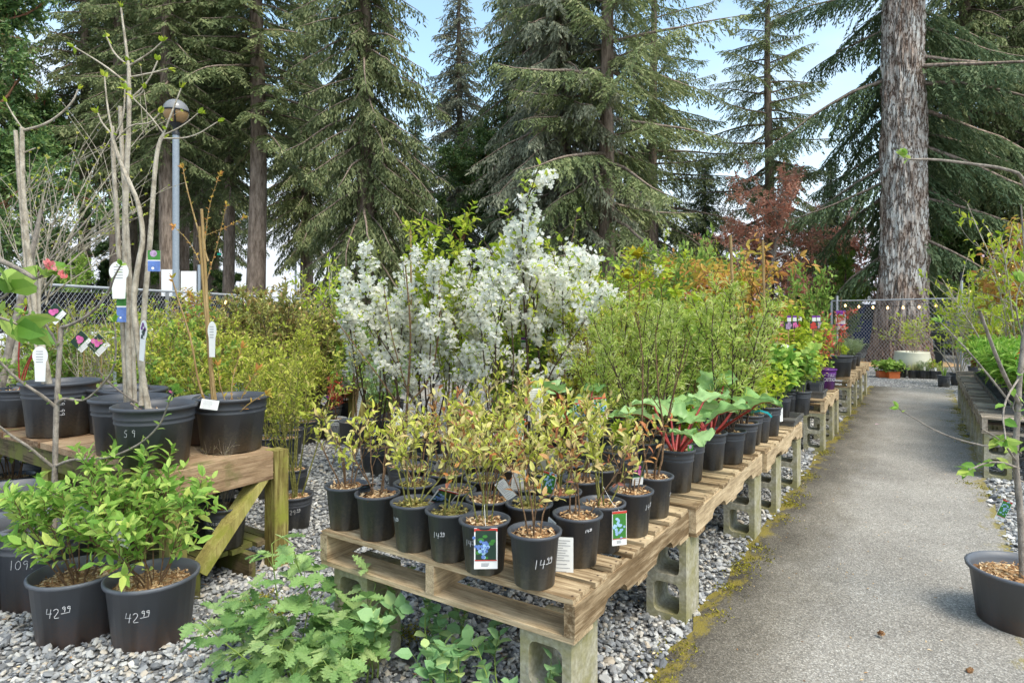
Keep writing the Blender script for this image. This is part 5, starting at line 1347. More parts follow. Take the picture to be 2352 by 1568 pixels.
PR['spire'] = [proto('twig_green', 'lime', seed=601, stems=5, h=1.75, spread=.07, base=.03, r0=.008, z0=0, twigs=20, tl=.20, tang=.7, leaf=(8, .066, .032), low=.55, shape=OVAL, droop=.15, stem_leaf=26)]

COUNT = {}
def pl(name, label, cat, loc, kind, pot, rz=None, sc=1., group=None, mark=None, idx=None, extra=(), zs=None, potsc=1., lean=(0, 0)):
    """a potted plant: pot (with its price), soil, stems, leaves, blossom, tags"""
    i = COUNT.get(kind, 0) if idx is None else idx
    COUNT[kind] = i + 1
    rz = (i * 2.1 + 7 * loc[0]) % 6.28 if rz is None else rz
    o = put(name, label, cat, loc, (), 0, 1, group)
    z = 0
    if pot:
        K = POT[pot]
        pm = obj('pot', K.me, o, rz=(i * 1.3) % 6.28 if mark is None else 0, sc=potsc)
        obj('soil', K.soils[i % 2], o, rz=i * 1.1, sc=potsc)
        if mark is not None: obj('price_mark', mark, pm)
        z = K.h * K.fill * potsc - .004
    for nm, me in PR[kind][i % len(PR[kind])]:
        c = obj(nm, me, o, (0, 0, z), rz, sc=(sc, sc, zs or sc))
        c.rotation_euler = (lean[0], lean[1], rz)
    for nm, me, l, r in extra:
        c = obj(nm, me, o, l); c.rotation_euler = r
    return o
FRONT = R(-90)                                          # the side of a pot that faces the camera
K1 = POT['gal']
def tagx(kind, w, h, loc, rot=(0, 0, 0), seed=0): return ('tag', card(w, h, kind, seed), loc, rot)
def wire(a, b): 
    g = Geo(); tube(g, [a, ((a[0] + b[0]) / 2, (a[1] + b[1]) / 2 - .004, (a[2] + b[2]) / 2 - .01), b], .0009, 3); return ('tag_tie', g.mesh('tag_tie', M['paper']), (0, 0, 0), (0, 0, 0))
BG = 'blueberry pots on the front pallet'
T = .532
def blue(label, px, py, mark=None, rz=None, idx=None, extra=(), soil='gal', sc=1., kind='berry', mat=None):
    return pl('potted_blueberry', label, 'potted plant', spot(px, py, T), kind, soil, rz, sc, BG, mark, idx, extra)
m1499 = K1.mark(price('14', '99'), FRONT - .12, .075, .030)
blue('blueberry pot with the price 14.99 in large white figures, at the pallet corner', 1228, 1338, m1499, 0, 0)
blue('blueberry pot with a red bordered berry picture hanging down its whole front', 1113, 1306, K1.mark(price('14', '99'), FRONT - .95, .10, .022), 1.2, 1, [tagx('berry', .078, .133, (.008, -.087, .172), (R(-4), 0, R(2)), 1), wire((.008, -.088, .17), (0, -.02, .23))])
blue('blueberry pot with a tilted berry card lying across its soil', 1033, 1278, K1.mark(price('14', '99'), FRONT - .80, .09, .022), 2.2, 3, [tagx('berry', .078, .125, (-.005, .02, .235), (R(48), R(18), R(18)), 2)], 'mossy')
blue('blueberry pot with thin greenish stems between the tilted berry card and the white label pot', 951, 1256, K1.mark(price('14', '99'), FRONT - 1.2, .11, .018), 3.4, 5, (), 'mossy')
blue('blueberry pot with a white paper label on its soil near the left front edge', 867, 1231, None, 4.4, 2, [tagx('berry', .06, .10, (-.03, -.005, .21), (R(65), 0, R(30)), 3)])
blue('leftmost blueberry pot on the front edge of the pallet, orange leaves', 796, 1208, None, 5.5, 4)
blue('blueberry pot with a white text card hanging at its left, behind the 14.99 pot', 1327, 1290, K1.mark(price('14', '99'), FRONT + .2, .13, .012), .6, 6, [tagx('text', .075, .13, (-.062, -.088, .12), (0, 0, R(-8)), 4), tagx('text', .04, .09, (-.095, -.06, .17), (R(10), R(20), R(-50)), 9)])
blue('blueberry pot with a pale berry card at its right side', 1383, 1258, None, 1.6, 7, [tagx('paleberry', .058, .125, (.052, -.08, .165), (0, 0, R(16)), 5), wire((.052, -.08, .165), (0, -.01, .24))])
blue('blueberry pot with bright green shoots, price 14.99, next along the path edge', 1450, 1223, K1.mark(price('14', '99'), FRONT + .55, .11, .022), 2.7, 8, [tagx('pink', .05, .10, (.04, .03, .28), (R(10), 0, R(20)), 6)])
names = ['second row', 'third row', 'fourth row', 'fifth row']
cols = ['beside the path edge pots', 'second from the path side', 'middle', 'fourth from the path side', 'leftmost']
rngp = np.random.default_rng(77)
exs = {(1, 1): [tagx('text', .06, .09, (0, -.06, .25), (R(15), 0, R(20)), 11)], (1, 3): [tagx('text', .07, .10, (0, -.03, .22), (R(50), R(30), 0), 12)], (0, 1): [tagx('text', .05, .08, (.04, -.05, .25), (R(20), R(-35), R(-30)), 13)],
       (2, 2): [tagx('paleberry', .06, .10, (.03, 0, .40), (0, R(8), 0), 14)], (3, 1): [tagx('paleberry', .06, .11, (.05, 0, .46), (0, 0, R(-10)), 15)], (3, 2): [tagx('text', .075, .16, (0, 0, .52), (0, 0, R(6)), 16)],
       (3, 0): [tagx('paleberry', .058, .105, (0, 0, .50), (0, R(-5), 0), 17)], (2, 1): [tagx('text', .07, .10, (0, -.02, .26), (R(30), 0, 0), 18)], (2, 0): [tagx('paleberry', .05, .09, (.06, 0, .42), (0, R(10), 0), 19)], (1, 0): [tagx('paleberry', .055, .11, (-.04, -.05, .26), (R(10), R(12), R(-20)), 20)]}
for r_, s_ in enumerate((2.02, 2.23, 2.45, 2.68)):
    for c_, n_ in enumerate((-1.24, -1.42, -1.61, -1.80, -1.99)):
        if (r_, c_) in ((3, 4), (0, 4)): continue
        q = W(s_ + rngp.normal(0, .015), n_ + rngp.normal(0, .012), T)
        pl('potted_blueberry', 'blueberry pot in the %s of the front pallet, %s' % (names[r_], cols[c_]), 'potted plant', q, 'berry', 'gal' if (r_ + c_) % 3 else 'mossy', None, float(rngp.uniform(.85, 1.2) + .03 * r_), BG, extra=exs.get((r_, c_), ()))
# pots along the path edge of the second and third pallets
EG = 'pots along the path edge of the centre benches'
def edge(label, px, py, kind, pot, name='potted_shrub', sc=1., **k):
    return pl(name, label, 'potted plant', spot(px, py, T), kind, pot, sc=sc, group=EG, **k)
edge('pot of two bare brown twigs on light mulch, right after the blueberries', 1500, 1181, 'twig2', 'gal', sc=1., idx=0, mark=K1.mark(price('14', '99'), FRONT + .9, .09, .02))
edge('rhubarb with red stalks and crinkled leaves in the pot nearest the path', 1553, 1124, 'rhub', 'tall', 'potted_rhubarb', 1., idx=0, rz=.4, extra=[tagx('blueflower', .03, .07, (.06, -.045, .235), (0, 0, R(20)), 21)])
edge('shrub pot half hidden behind the red stalked rhubarb', 1580, 1100, 'smallgreen', 'tall', sc=.8)
edge('rhubarb with wide pale green leaves leaning over the path, second one back', 1631, 1074, 'rhub', 'tall', 'potted_rhubarb', 1.05, idx=1, rz=5.2)
edge('narrow leaved shrub in a dusty black pot right behind the rhubarb leaves', 1673, 1060, 'narrow', 'two', sc=.85, potsc=.86)
edge('narrow leaved shrub in the pot with a blue band, second after the rhubarb', 1704, 1036, 'narrow', 'two', sc=.9, potsc=.86)
edge('slim black pot of a pale twig behind the two large shrub pots', 1722, 1018, 'smallgreen', 'tall', potsc=.95)
edge('pot with a teal tie over its rim and small lime leaves', 1741, 1012, 'smallgreen', 'tall', potsc=.95, extra=[('ribbon', bend_ribbon([(-.07, -.06, .21), (-.02, -.09, .225), (.03, -.1, .21), (.06, -.09, .18)], .014, 'tealtape'), (0, 0, 0), (0, 0, 0))])
edge('pot of low lime green leaves just before the tray with two pots', 1764, 998, 'smallgreen', 'tall', sc=1.2, extra=[tagx('text', .03, .1, (.09, -.02, .2), (0, 0, R(30)), 30)])
edge('broad leaved plant in a round pot standing in a black tray', 1794, 958, 'hydr', 'tall', sc=1.0, potsc=.92)
edge('broad leaved plant behind the tray pot near the end of the third pallet', 1815, 950, 'hydr', 'tall', sc=1.1, potsc=.92)
edge('last plain black pot at the end of the third pallet before the gap', 1838, 951, 'hydr', 'tall', sc=.9, potsc=.98)
def tray(label, loc, w, l, h, mat='pot', rz=AISLE, group='black plastic trays'):
    g = Geo()
    box(g, -w / 2, w / 2, -l / 2, l / 2, 0, .006)
    for x0, x1, y0, y1 in ((-w / 2, w / 2, -l / 2, -l / 2 + .006), (-w / 2, w / 2, l / 2 - .006, l / 2), (-w / 2, -w / 2 + .006, -l / 2 + .0061, l / 2 - .0061), (w / 2 - .006, w / 2, -l / 2 + .0061, l / 2 - .0061)): box(g, x0, x1, y0, y1, .0061, h)
    g2 = Geo()
    for x0, x1, y0, y1 in ((-w / 2 - .012, w / 2 + .012, -l / 2 - .012, -l / 2 - .001), (-w / 2 - .012, w / 2 + .012, l / 2 + .001, l / 2 + .012), (-w / 2 - .012, -w / 2 - .001, -l / 2 - .0009, l / 2 + .0009), (w / 2 + .001, w / 2 + .012, -l / 2 - .0009, l / 2 + .0009)): box(g2, x0, x1, y0, y1, h - .014, h + .002)
    o = put('plant_tray', label, 'tray', loc, [('tub', g.mesh('tub', M[mat])), ('rim', g2.mesh('rim', M[mat]))], rz, group=group); return o
tray('black plastic tray under the round pots near the end of the third pallet', spot(1800, 968, .5325), .22, .42, .05)

# interior rows of the second and third pallets
SG = 'shrubs standing in rows on the centre pallets'
kinds = ['smallgreen', 'narrow', 'narrow', 'narrow', 'mid', 'narrow', 'narrow', 'lime', 'narrow', 'mid']
rn = ['first', 'second', 'third', 'fourth', 'fifth', 'sixth', 'seventh', 'eighth', 'ninth', 'tenth']
for i in range(10):
    for j, n_ in enumerate((-1.30, -1.58, -1.88)):
        s_ = 3.02 + i * .27 + .05 * (j % 2)
        k = kinds[i] if j != 1 else 'narrow'
        if (i, j) == (0, 1): k = 'rhub'
        if j == 2 and i < 4: continue
        if j == 2: k = ('mid', 'yg', 'narrow')[i % 3]
        nm = {'rhub': 'potted_rhubarb'}.get(k, 'potted_shrub')
        desc = {'rhub': 'rhubarb with broad crinkled leaves', 'narrow': 'narrow leaved pale green shrub', 'mid': 'rounder leaved green shrub', 'lime': 'lime green drooping leaved shrub', 'yg': 'yellow green twiggy shrub', 'smallgreen': 'low lime leaved plant'}[k]
        pos = ('near the path', 'middle file', 'far side')[j]
        hgt = {'rhub': 1.1, 'lime': .85}.get(k, float(rngp.uniform(.58, .76) + .014 * i))
        pl(nm, '%s, %s row past the blueberries, %s' % (desc, rn[i], pos), 'potted plant', W(s_ + rngp.normal(0, .03), n_ + rngp.normal(0, .03), T), k, 'two', sc=hgt, group=SG, potsc=.85)

# ------------------------------------------------------------------ white blossom shrubs and others on the gravel behind the front pallets
WG = 'white blossoming shrubs in the middle'
for lab, px, Y, top, sc, idx, ln in (
    ('white blossom shrub at the left end of the white mass, thin and low', 865, 5.6, 575, .86, 0, (0, 0)),
    ('white blossom shrub with the tall bare stake above it, left of the lime spire', 935, 5.2, 545, 1.0, 1, (0, 0)),
    ('white blossom shrub directly under the lime green spire', 1020, 4.9, 590, .84, 2, (0, 0)),
    ('white blossom shrub in the thick of the mass, just right of the spire', 1095, 5.3, 560, 1.06, 3, (0, 0)),
    ('tallest white blossom shrub with a ball of flowers at its top', 1222, 5.3, 470, 1.30, 1, (0, 0)),
    ('white blossom shrub to the right of the tallest one', 1285, 5.5, 540, 1.1, 0, (0, 0)),
    ('white blossom shrub with flowers low down among bare stems in the middle', 1150, 4.7, 640, .86, 2, (0, 0)),
    ('white blossom shrub behind the front ones at their left', 985, 5.9, 560, 1.0, 3, (0, 0)),
    ('white blossom shrub whose branch slants far to the right', 1340, 5.4, 600, .88, 2, (0, R(14)))):
    pl('blossom_shrub', lab, 'shrub', gx(px, Y), 'blossom', 'three', sc=sc, idx=idx, group=WG, lean=ln)
# the loose branch with the white cluster that reaches up to the right
def custom_tree(name, label, cat, loc, stems, leaf_spec=(), extra=(), pot=None, group=None, mark=None, potsc=1., mats=('twig_pale', 'lime')):
    """hand placed stems, each (points, r0, r1, buds); all in world space, moved to loc"""
    loc = np.array(loc, float)
    o = put(name, label, cat, loc, (), 0, 1, group)
    if pot:
        pm = obj('pot', POT[pot].me, o, sc=potsc); obj('soil', POT[pot].soils[0], o, sc=potsc)
        if mark is not None: obj('price_mark', mark, pm)
    rng = np.random.default_rng(int(abs(loc[0]) * 1000) + len(stems)); gs, lv, fl = Geo(), Leaves(), Leaves()
    for st in stems:
        P = np.array(st[0], float) - loc
        # round the polyline off
        for _ in range(2):
            P = np.concatenate([P[:1], np.stack([P[:-1] * .75 + P[1:] * .25, P[:-1] * .25 + P[1:] * .75], 1).reshape(-1, 3), P[-1:]])
        r = np.linspace(st[1], st[2], len(P)) * (1 + .10 * (np.arange(len(P)) % 5 == 0))
        tube(gs, P, r, 7 if st[1] > .006 else 5)
        n, size, wid = st[3] if len(st) > 3 else (0, 0, 0)
        if n:
            leaves_on(rng, lv, P, .15, .98, n, size, wid, .8, 0, (0, 1))
            k = 4; e = P[-1]
            lv.add(np.repeat([e], k, 0), unit(P[-1] - P[-3]) + rng.normal(0, .45, (k, 3)), rng.normal(0, 1, (k, 3)) + np.array([0, 0, 1.]), size * 1.3, wid * 1.2, rng.uniform(0, 1, k))
        if len(st) > 4 and st[4]:
            k = st[4]; e = P[-1]; N = unit(rng.normal(0, 1, (k, 3)) + np.array([0, -.4, .4]))
            fl.add(e + rng.normal(0, .018, (k, 3)), unit(np.cross(N, rng.normal(0, 1, (k, 3)))), N, .028, .028, rng.uniform(0, 1, k))
    if gs.n: obj('stems', gs.mesh('stems', M[mats[0]], True), o)
    g = Geo(); lv.into(g, OVAL)
    if g.n: obj('leaves', g.mesh('leaves', M[mats[1]]), o)
    g = Geo(); fl.into(g, FLOWER)
    if g.n: obj('blossom', g.mesh('blossom', M[mats[2] if len(mats) > 2 else 'petal']), o)
    for nm, me, l, r in extra:
        c = obj(nm, me, o, np.array(l) - loc); c.rotation_euler = r
    return o
def px3(*q): return [at(x, y, Y) for x, y, Y in q]
sb = gx(1240, 5.6)
custom_tree('blossom_sapling', 'thin sapling slanting right with a white flower cluster at its raised tip', 'sapling', sb,
    [(px3((1240, 980, 5.6), (1300, 805, 5.6), (1400, 695, 5.6), (1490, 640, 5.6)), .010, .004, (8, .04, .02)),
     (px3((1490, 640, 5.6), (1505, 625, 5.6), (1512, 620, 5.6)), .004, .003, (6, .04, .02), 60), (px3((1490, 640, 5.6), (1525, 590, 5.6), (1530, 535, 5.6)), .004, .002, (34, .038, .02), 16),
     (px3((1300, 805, 5.6), (1350, 740, 5.6), (1400, 740, 5.6)), .004, .002, (8, .04, .02), 45)], pot='three', mats=('twig_brown', 'lime'))
custom_tree('bushy_sapling', 'sapling with a curved dark branch in front of the left white blossom', 'sapling', gx(930, 4.9),
    [(px3((930, 1010, 4.9), (938, 880, 4.9), (945, 760, 4.9), (930, 600, 4.9)), .013, .004, (20, .04, .02), 30), (px3((940, 925, 4.9), (985, 880, 4.9), (1005, 800, 4.9), (1012, 690, 4.9), (1005, 625, 4.9)), .010, .004, (8, .045, .02)),
     (px3((935, 960, 4.9), (860, 850, 4.9), (790, 760, 4.9), (735, 690, 4.9)), .006, .003, (10, .04, .02)), (px3((936, 900, 4.9), (900, 780, 4.9), (880, 650, 4.9)), .006, .003, (14, .04, .02), 25)],
    extra=[('tag', card(.085, .14, 'flowerround', 5), at(912, 935, 4.7), (R(6), 0, R(8)))], pot='three', mats=('twig_brown', 'lime'))
pl('spire_shrub', 'lime green spire of upright shoots rising above the white blossom', 'shrub', gx(1032, 4.85), 'spire', 'three', sc=1.0, zs=1.12, idx=0)
# plants standing in the gravel between the benches
GG = 'pots standing on the gravel behind the front benches'
K3 = POT['three']; K2 = POT['two']
pl('column_tree', 'slim green column tree in a wide black pot alone on the gravel', 'potted tree', spot(817, 1022), 'column', 'five', sc=1.05, group=GG, idx=0, zs=1.02,
   extra=[('tag', card(.045, .36, 'text', 40), (.08, -.04, .62), (0, R(14), R(-20))), ('cane', (lambda g: (tube(g, [(-.03, 0, .2), (-.02, 0, 1.3)], .006, 5), g.mesh('cane', M['bamboo']))[1])(Geo()), (0, 0, 0), (0, 0, 0))])
pl('potted_blueberry', 'tall thin blueberry bush in a pot marked 29.99 beside the timber bench', 'potted plant', spot(677, 1212), 'bigberry', 'two', sc=.95, group=GG, idx=0, mark=K2.mark(price('29', '99'), FRONT, .12, .03))
pl('potted_blueberry', 'blueberry bush behind the one marked 29.99', 'potted plant', spot(672, 1140), 'bigberry', 'two', sc=1.0, group=GG, idx=1)
pl('potted_shrub', 'white flowered shrub in a black pot right of the column tree', 'potted plant', spot(868, 985), 'boxwood', 'three', sc=1.0, group=GG, idx=0)
pl('potted_shrub', 'small rounded leaved shrub in a pot in front of the white flowered shrub', 'potted plant', spot(892, 1012), 'mid', 'three', sc=.6, group=GG, idx=1)
pl('potted_shrub', 'box like dark green shrub behind the curved dark branch', 'potted plant', spot(905, 960), 'boxwood', 'three', sc=1.25, group=GG, idx=1)
WP = 'white pots with printed letters among the shrubs'
def letters(txt, radius, z, ang, size, mat='ink'):
    cu = bpy.data.curves.new('print', 'FONT'); cu.body = txt; cu.size = size; cu.align_x = 'CENTER'
    ob = bpy.data.objects.new('print', cu); COL.objects.link(ob)
    dg = bpy.context.evaluated_depsgraph_get(); me = ob.evaluated_get(dg).to_mesh()
    V = np.array([v.co[:] for v in me.vertices]); F = [list(p.vertices) for p in me.polygons]
    ob.evaluated_get(dg).to_mesh_clear(); bpy.data.objects.remove(ob); bpy.data.curves.remove(cu)
    g = Geo(); zz = z + V[:, 1]; rr = np.array([radius(v) for v in zz]) + .002; th = ang + V[:, 0] / rr
    g.add(np.stack([rr * np.cos(th), rr * np.sin(th), zz], -1), F); return g.mesh('print', M[mat])
KW = POT['white']
PW = letters('PW', KW.radius, .13, FRONT, .085)
def white(label, px, py, z=0, kind='sticks', sc=.6, idx=None):
    o = pl('white_potted_shrub', label, 'potted plant', spot(px, py, z), kind, None, sc=sc, group=WP, idx=idx)
    p = obj('pot', KW.me, o); obj('print', PW, p); obj('soil', KW.soils[0], o)
    for c in o.children:
        if c.name.split('.')[0] in ('stems', 'leaves'): c.location = (0, 0, .2)
white('white pot lettered PW left of the column tree pot', 770, 1008, 0, 'redleaf', .7, 0)
white('white pot lettered PW to the right of the low stone coloured pot', 690, 1010, 0, 'bigberry', .85, 2)
white('white pot half hidden by thin green stems near the timber bench end', 648, 1000, 0, 'bigberry', .85, 3)
white('white pot on the far grey bench, right one', 800, 893, .47, 'yg', .7, 1)
white('white pot on the far grey bench, left one', 745, 889, .47, 'yg', .7, 2)

# field of shrubs behind the timber bench; (pixel, distance, kind, skyline)
FGp = 'shrubs in the field behind the timber bench'
rngf = np.random.default_rng(5)
seen = {}
field = [(640, 5.2, 'bigberry', 800), (590, 4.9, 'bigberry', 790), (545, 5.1, 'bigberry', 770), (500, 4.7, 'yg', 780), (610, 6.0, 'bigberry', 760), (560, 6.2, 'yg', 740), (665, 6.4, 'bigberry', 780), (700, 6.9, 'bigberry', 770), (450, 5.0, 'yg', 760),
  (400, 4.8, 'mid', 780), (350, 5.0, 'yg', 760), (300, 5.2, 'mid', 750), (250, 5.0, 'sticks', 700), (200, 5.2, 'sticks', 680), (150, 5.4, 'mid', 770), (430, 6.0, 'yg', 730), (380, 6.2, 'mid', 720), (330, 6.4, 'yg', 710), (280, 6.3, 'sticks', 690), (230, 6.6, 'mid', 740),
  (500, 6.6, 'yg', 720), (470, 7.4, 'mid', 700), (410, 7.6, 'yg', 690), (350, 7.8, 'sticks', 660), (290, 7.8, 'mid', 705), (610, 7.2, 'bronze', 660), (650, 7.4, 'bronze', 650), (575, 7.6, 'bronze', 640), (690, 7.6, 'bronze', 690), (720, 7.8, 'bronze', 700), (540, 8.0, 'bronze', 660),
  (760, 8.0, 'mid', 740), (740, 7.2, 'bigberry', 790), (800, 8.4, 'mid', 700), (770, 9.2, 'vine', 560), (840, 8.8, 'mid', 690), (620, 9.0, 'bronze', 640), (500, 9.2, 'yg', 700), (440, 9.4, 'orange', 620), (700, 9.4, 'yg', 700), (560, 9.6, 'mid', 690), (395, 9.6, 'mid', 700), (80, 5.8, 'sticks', 640), (20, 5.5, 'mid', 760), (110, 6.8, 'mid', 770), (65, 6.1, 'yg', 700), (125, 6.2, 'bigberry', 690), (185, 6.0, 'yg', 700), (245, 5.9, 'bigberry', 710), (310, 5.7, 'bigberry', 720)]
dd = {'bigberry': 'thin stemmed blueberry bush', 'yg': 'yellow green twiggy shrub', 'mid': 'green leafy shrub', 'sticks': 'nearly bare twiggy shrub', 'bronze': 'bronze green leaved shrub', 'vine': 'spreading lime leaved shrub', 'orange': 'orange leaved shrub'}
where = lambda x: 'under the far left edge' if x < 130 else 'behind the left of the bench' if x < 270 else 'behind the magnolia pots' if x < 420 else 'behind the bench end' if x < 600 else 'left of the gravel aisle' if x < 720 else 'beyond the gravel aisle'
HT = {'bigberry': 1.15, 'yg': 1.2, 'mid': 1.0, 'sticks': 1.45, 'bronze': 1.4, 'vine': 1.6, 'narrow': 1.1, 'lime': 1.4, 'orange': 1.65, 'spire': 1.75, 'climber': .75, 'redleaf': .9, 'column': 1.6, 'blossom': 1.8, 'boxwood': .6, 'hydr': .5}
def by_skyline(name, label, px, Y, kind, sky, group, pot='three'):
    top = EYE + (HY - sky) * Y / FPX * 1.0
    z = POT[pot].h * .86
    sc = max(.45, (top - z) / HT[kind])
    ex = ()
    by_skyline.n += 1
    if by_skyline.n % 3 == 0:
        kd = ('text', 'round', 'paleberry', 'pink', 'text', 'purple')[by_skyline.n // 3 % 6]; hh = z + (top - z) * rngf.uniform(.3, .75)
        if kd not in TAGM: TAGM[kd] = card(.06, .12, kd, 3)
        ex = [('tag', TAGM[kd], (rngf.uniform(-.15, .15), -.16, hh), (R(rngf.uniform(-10, 25)), R(rngf.uniform(-35, 35)), R(rngf.uniform(-40, 40))))]
    return pl(name, label, 'shrub', gx(px, Y), kind, pot, sc=min(sc, 1.25), zs=sc, group=group, extra=ex)
by_skyline.n = 0; TAGM = {}
depth = lambda Y: 'front rank' if Y < 5.6 else 'second rank' if Y < 7 else 'third rank' if Y < 8.5 else 'back rank'
for px, Y, k, sky in field:
    lab = '%s %s, %s' % (dd[k], where(px), depth(Y)); seen[lab] = seen.get(lab, 0) + 1
    if seen[lab] == 2: lab = lab.replace(',', ' beside its twin,')
    if seen[lab.replace(' beside its twin', '')] == 3: lab = lab.replace(',', ' next to the pair,')
    by_skyline('potted_shrub', lab, px, Y, k, sky, FGp)

# the mass right of centre: rows on the ground and the far pallets
RG2 = 'shrubs in the dense mass between blossom and path'
def skyline(x): return float(np.interp(x, [1250, 1330, 1400, 1450, 1520, 1580, 1640, 1700, 1760, 1820, 1880, 1920, 2000], [560, 570, 565, 590, 560, 540, 540, 560, 600, 625, 640, 690, 760]))
rows = [(6.2, ('lime', 'narrow', 'yg', 'lime', 'mid')), (7.0, ('mid', 'lime', 'yg', 'narrow', 'lime')), (7.8, ('orange', 'lime', 'mid', 'yg', 'lime')), (8.7, ('lime', 'mid', 'orange', 'lime', 'yg')), (9.7, ('mid', 'lime', 'lime', 'orange', 'mid')), (10.8, ('yg', 'mid', 'lime', 'mid', 'lime')), (12.0, ('mid', 'lime', 'yg', 'lime', 'mid'))]
dn = {'lime': 'lime green tall leaved shrub', 'narrow': 'narrow leaved pale shrub', 'yg': 'yellow green twiggy shrub', 'mid': 'green leafy shrub', 'orange': 'tall orange leaved shrub'}
dist = ['just beyond the third pallet', 'level with the pallet gap', 'behind the clematis stakes', 'level with the purple pot', 'beyond the purple pot', 'near the far pallets', 'in the last row']
side = ['closest to the path side', 'second from the path side', 'in the middle', 'second from the gravel side', 'at the gravel side']
for i, (s_, ks) in enumerate(rows):
    for j, k in enumerate(ks):
        n_ = -2.3 - .62 * j + rngf.normal(0, .06)
        q = W(s_ + rngf.normal(0, .08), n_)
        x = CX + FPX * q[0] / q[1]
        sky_ = skyline(x) + rngf.uniform(0, 80) * (1 if j else 1.3)
        by_skyline('potted_shrub', ('%s %s, %s' % (dn[k], dist[i], side[j])).replace('closest to the', 'next to'), x, q[1], k, sky_, RG2)
for i, s_ in enumerate((4.6, 5.0, 5.4, 5.8)):
    for j, n_ in enumerate((-2.45, -2.95)):
        k = ('yg', 'mid', 'narrow', 'lime', 'yg', 'narrow', 'mid', 'yg', 'lime', 'mid')[i * 2 + j]
        q = W(s_, n_)
        by_skyline('potted_shrub', '%s on the ground left of the third pallet, %s %s' % ({'lime': 'lime drooping shrub', 'narrow': 'narrow leaved shrub', 'yg': 'twiggy yellow shrub', 'mid': 'green shrub'}[k], ('nearest', 'second', 'third', 'farthest')[i], ('file', 'outer')[j]), CX + FPX * q[0] / q[1], q[1], k, 720 + rngf.uniform(-60, 60), RG2)
for px, Y, k, sky_, lab in ((1625, 6.3, 'orange', 528, 'tallest orange leaved young tree left of the pale stake'), (1712, 6.6, 'orange', 552, 'orange leaved young tree between the two tall stakes'), (1400, 6.2, 'lime', 575, 'lime leaved shrub below the golden whorl'), (1540, 6.5, 'lime', 600, 'lime leaved shrub behind the raised white flower cluster'), (1800, 7.4, 'lime', 600, 'lime leaved shrub right of the bamboo stake'), (1870, 8.6, 'mid', 600, 'green shrub before the copper trees at the back of the row')):
    by_skyline('potted_shrub', lab, px, Y, k, sky_, RG2)
pl('large_leaved_shrub', 'shrub with a whorl of big golden leaves above the green mass', 'shrub', gx(1462, 7.2), 'none', 'three')
def whorl():
    rng = np.random.default_rng(3); gs, lv = Geo(), Leaves()
    for x, y, n in ((1462, 590, 20), (1440, 640, 14), (1478, 640, 12)):
        e = at(x, y, 7.2) - gx(1462, 7.2); tube(gs, limb(rng, (0, 0, .2), e - np.array([0, 0, .2]), np.linalg.norm(e - np.array([0, 0, .2])), 7, .01), np.linspace(.010, .006, 7), 5)
        a = np.arange(n) * 2.4; el = np.linspace(-.1, 1.2, n)
        lv.add(np.repeat([e], n, 0) + rng.normal(0, .02, (n, 3)), np.stack([np.cos(a) * np.cos(el), np.sin(a) * np.cos(el), np.sin(el)], -1), np.array([0, 0, 1.]) - np.stack([np.cos(a), np.sin(a), 0 * a], -1) * .5, .17, .062, rng.uniform(0, 1, n))
    g = Geo(); lv.into(g, OVAL); return gs, g
o = [x for x in bpy.data.objects if x.name == 'large_leaved_shrub'][0]
gs, gl = whorl(); obj('stems', gs.mesh('stems', M['twig_brown'], True), o); obj('leaves', gl.mesh('leaves', M['goldleaf']), o)
# stakes
def cane(label, a, b, r=.009): 
    a, b = np.array(a), np.array(b); g = Geo(); tube(g, [(0, 0, 0), tuple(b - a)], r, 6, cap=True); return solo('bamboo_stake', g.mesh('bamboo_stake', M['bamboo']), label, 'stake', a, group='bamboo stakes')
cane('pale wooden stake standing tall above the orange leaves', at(1690, 900, 5.4), at(1678, 540, 5.4), .012)
cane('bamboo stake right of the pale wooden one', at(1760, 890, 5.9), at(1752, 552, 5.9), .011)
cane('short dark stake tip above the left white blossom', at(945, 760, 5.4), at(943, 520, 5.4), .009)

# pallet beyond the gap: clematis with stakes, square pots in a tray, the purple pot
CG = 'climbers on stakes with printed labels'
tw = {0: 'cardpink', 1: 'cardmauve', 2: 'cardred'}
def climber(label, s, n, i, z=T):
    q = W(s, n, z)
    g = Geo(); box(g, -.008, .008, -.003, .003, .1, .80); st = g.mesh('stake', M['bamboo'])
    g = Geo(); beam(g, (-.035, -.012, .48), (.035, -.012, .48), .004, .022); tie = g.mesh('tie', M['greentape'])
    return pl('potted_climber', label, 'potted plant', q, 'climber', 'gal', group=CG, idx=i, extra=[('stake', st, (.02, .02, 0), (0, 0, 0)), ('tie', tie, (.02, .02, 0), (0, 0, 0)), ('tag', card(.085, .085, 'clematis', i), (.02, .004, .80), (0, 0, R(-10))), ('tag', card(.04, .065, 'stub', i), (.02, .0, .865), (0, 0, R(-10)))])
cn = ['nearest the path', 'second from the path', 'third from the path', 'fourth from the path', 'fifth from the path']
for i in range(3):
    for j in range(5):
        if i == 0 and j == 0: continue
        climber('climber on a stake in the %s row beyond the gap, %s' % (('first', 'second', 'third')[i], cn[j]), 7.42 + .36 * i, -1.05 - .2 * j, i * 5 + j)
tray('black tray of square pots at the near corner of the pallet beyond the gap', W(7.42, -1.03, .533), .30, .30, .07, group='black plastic trays')
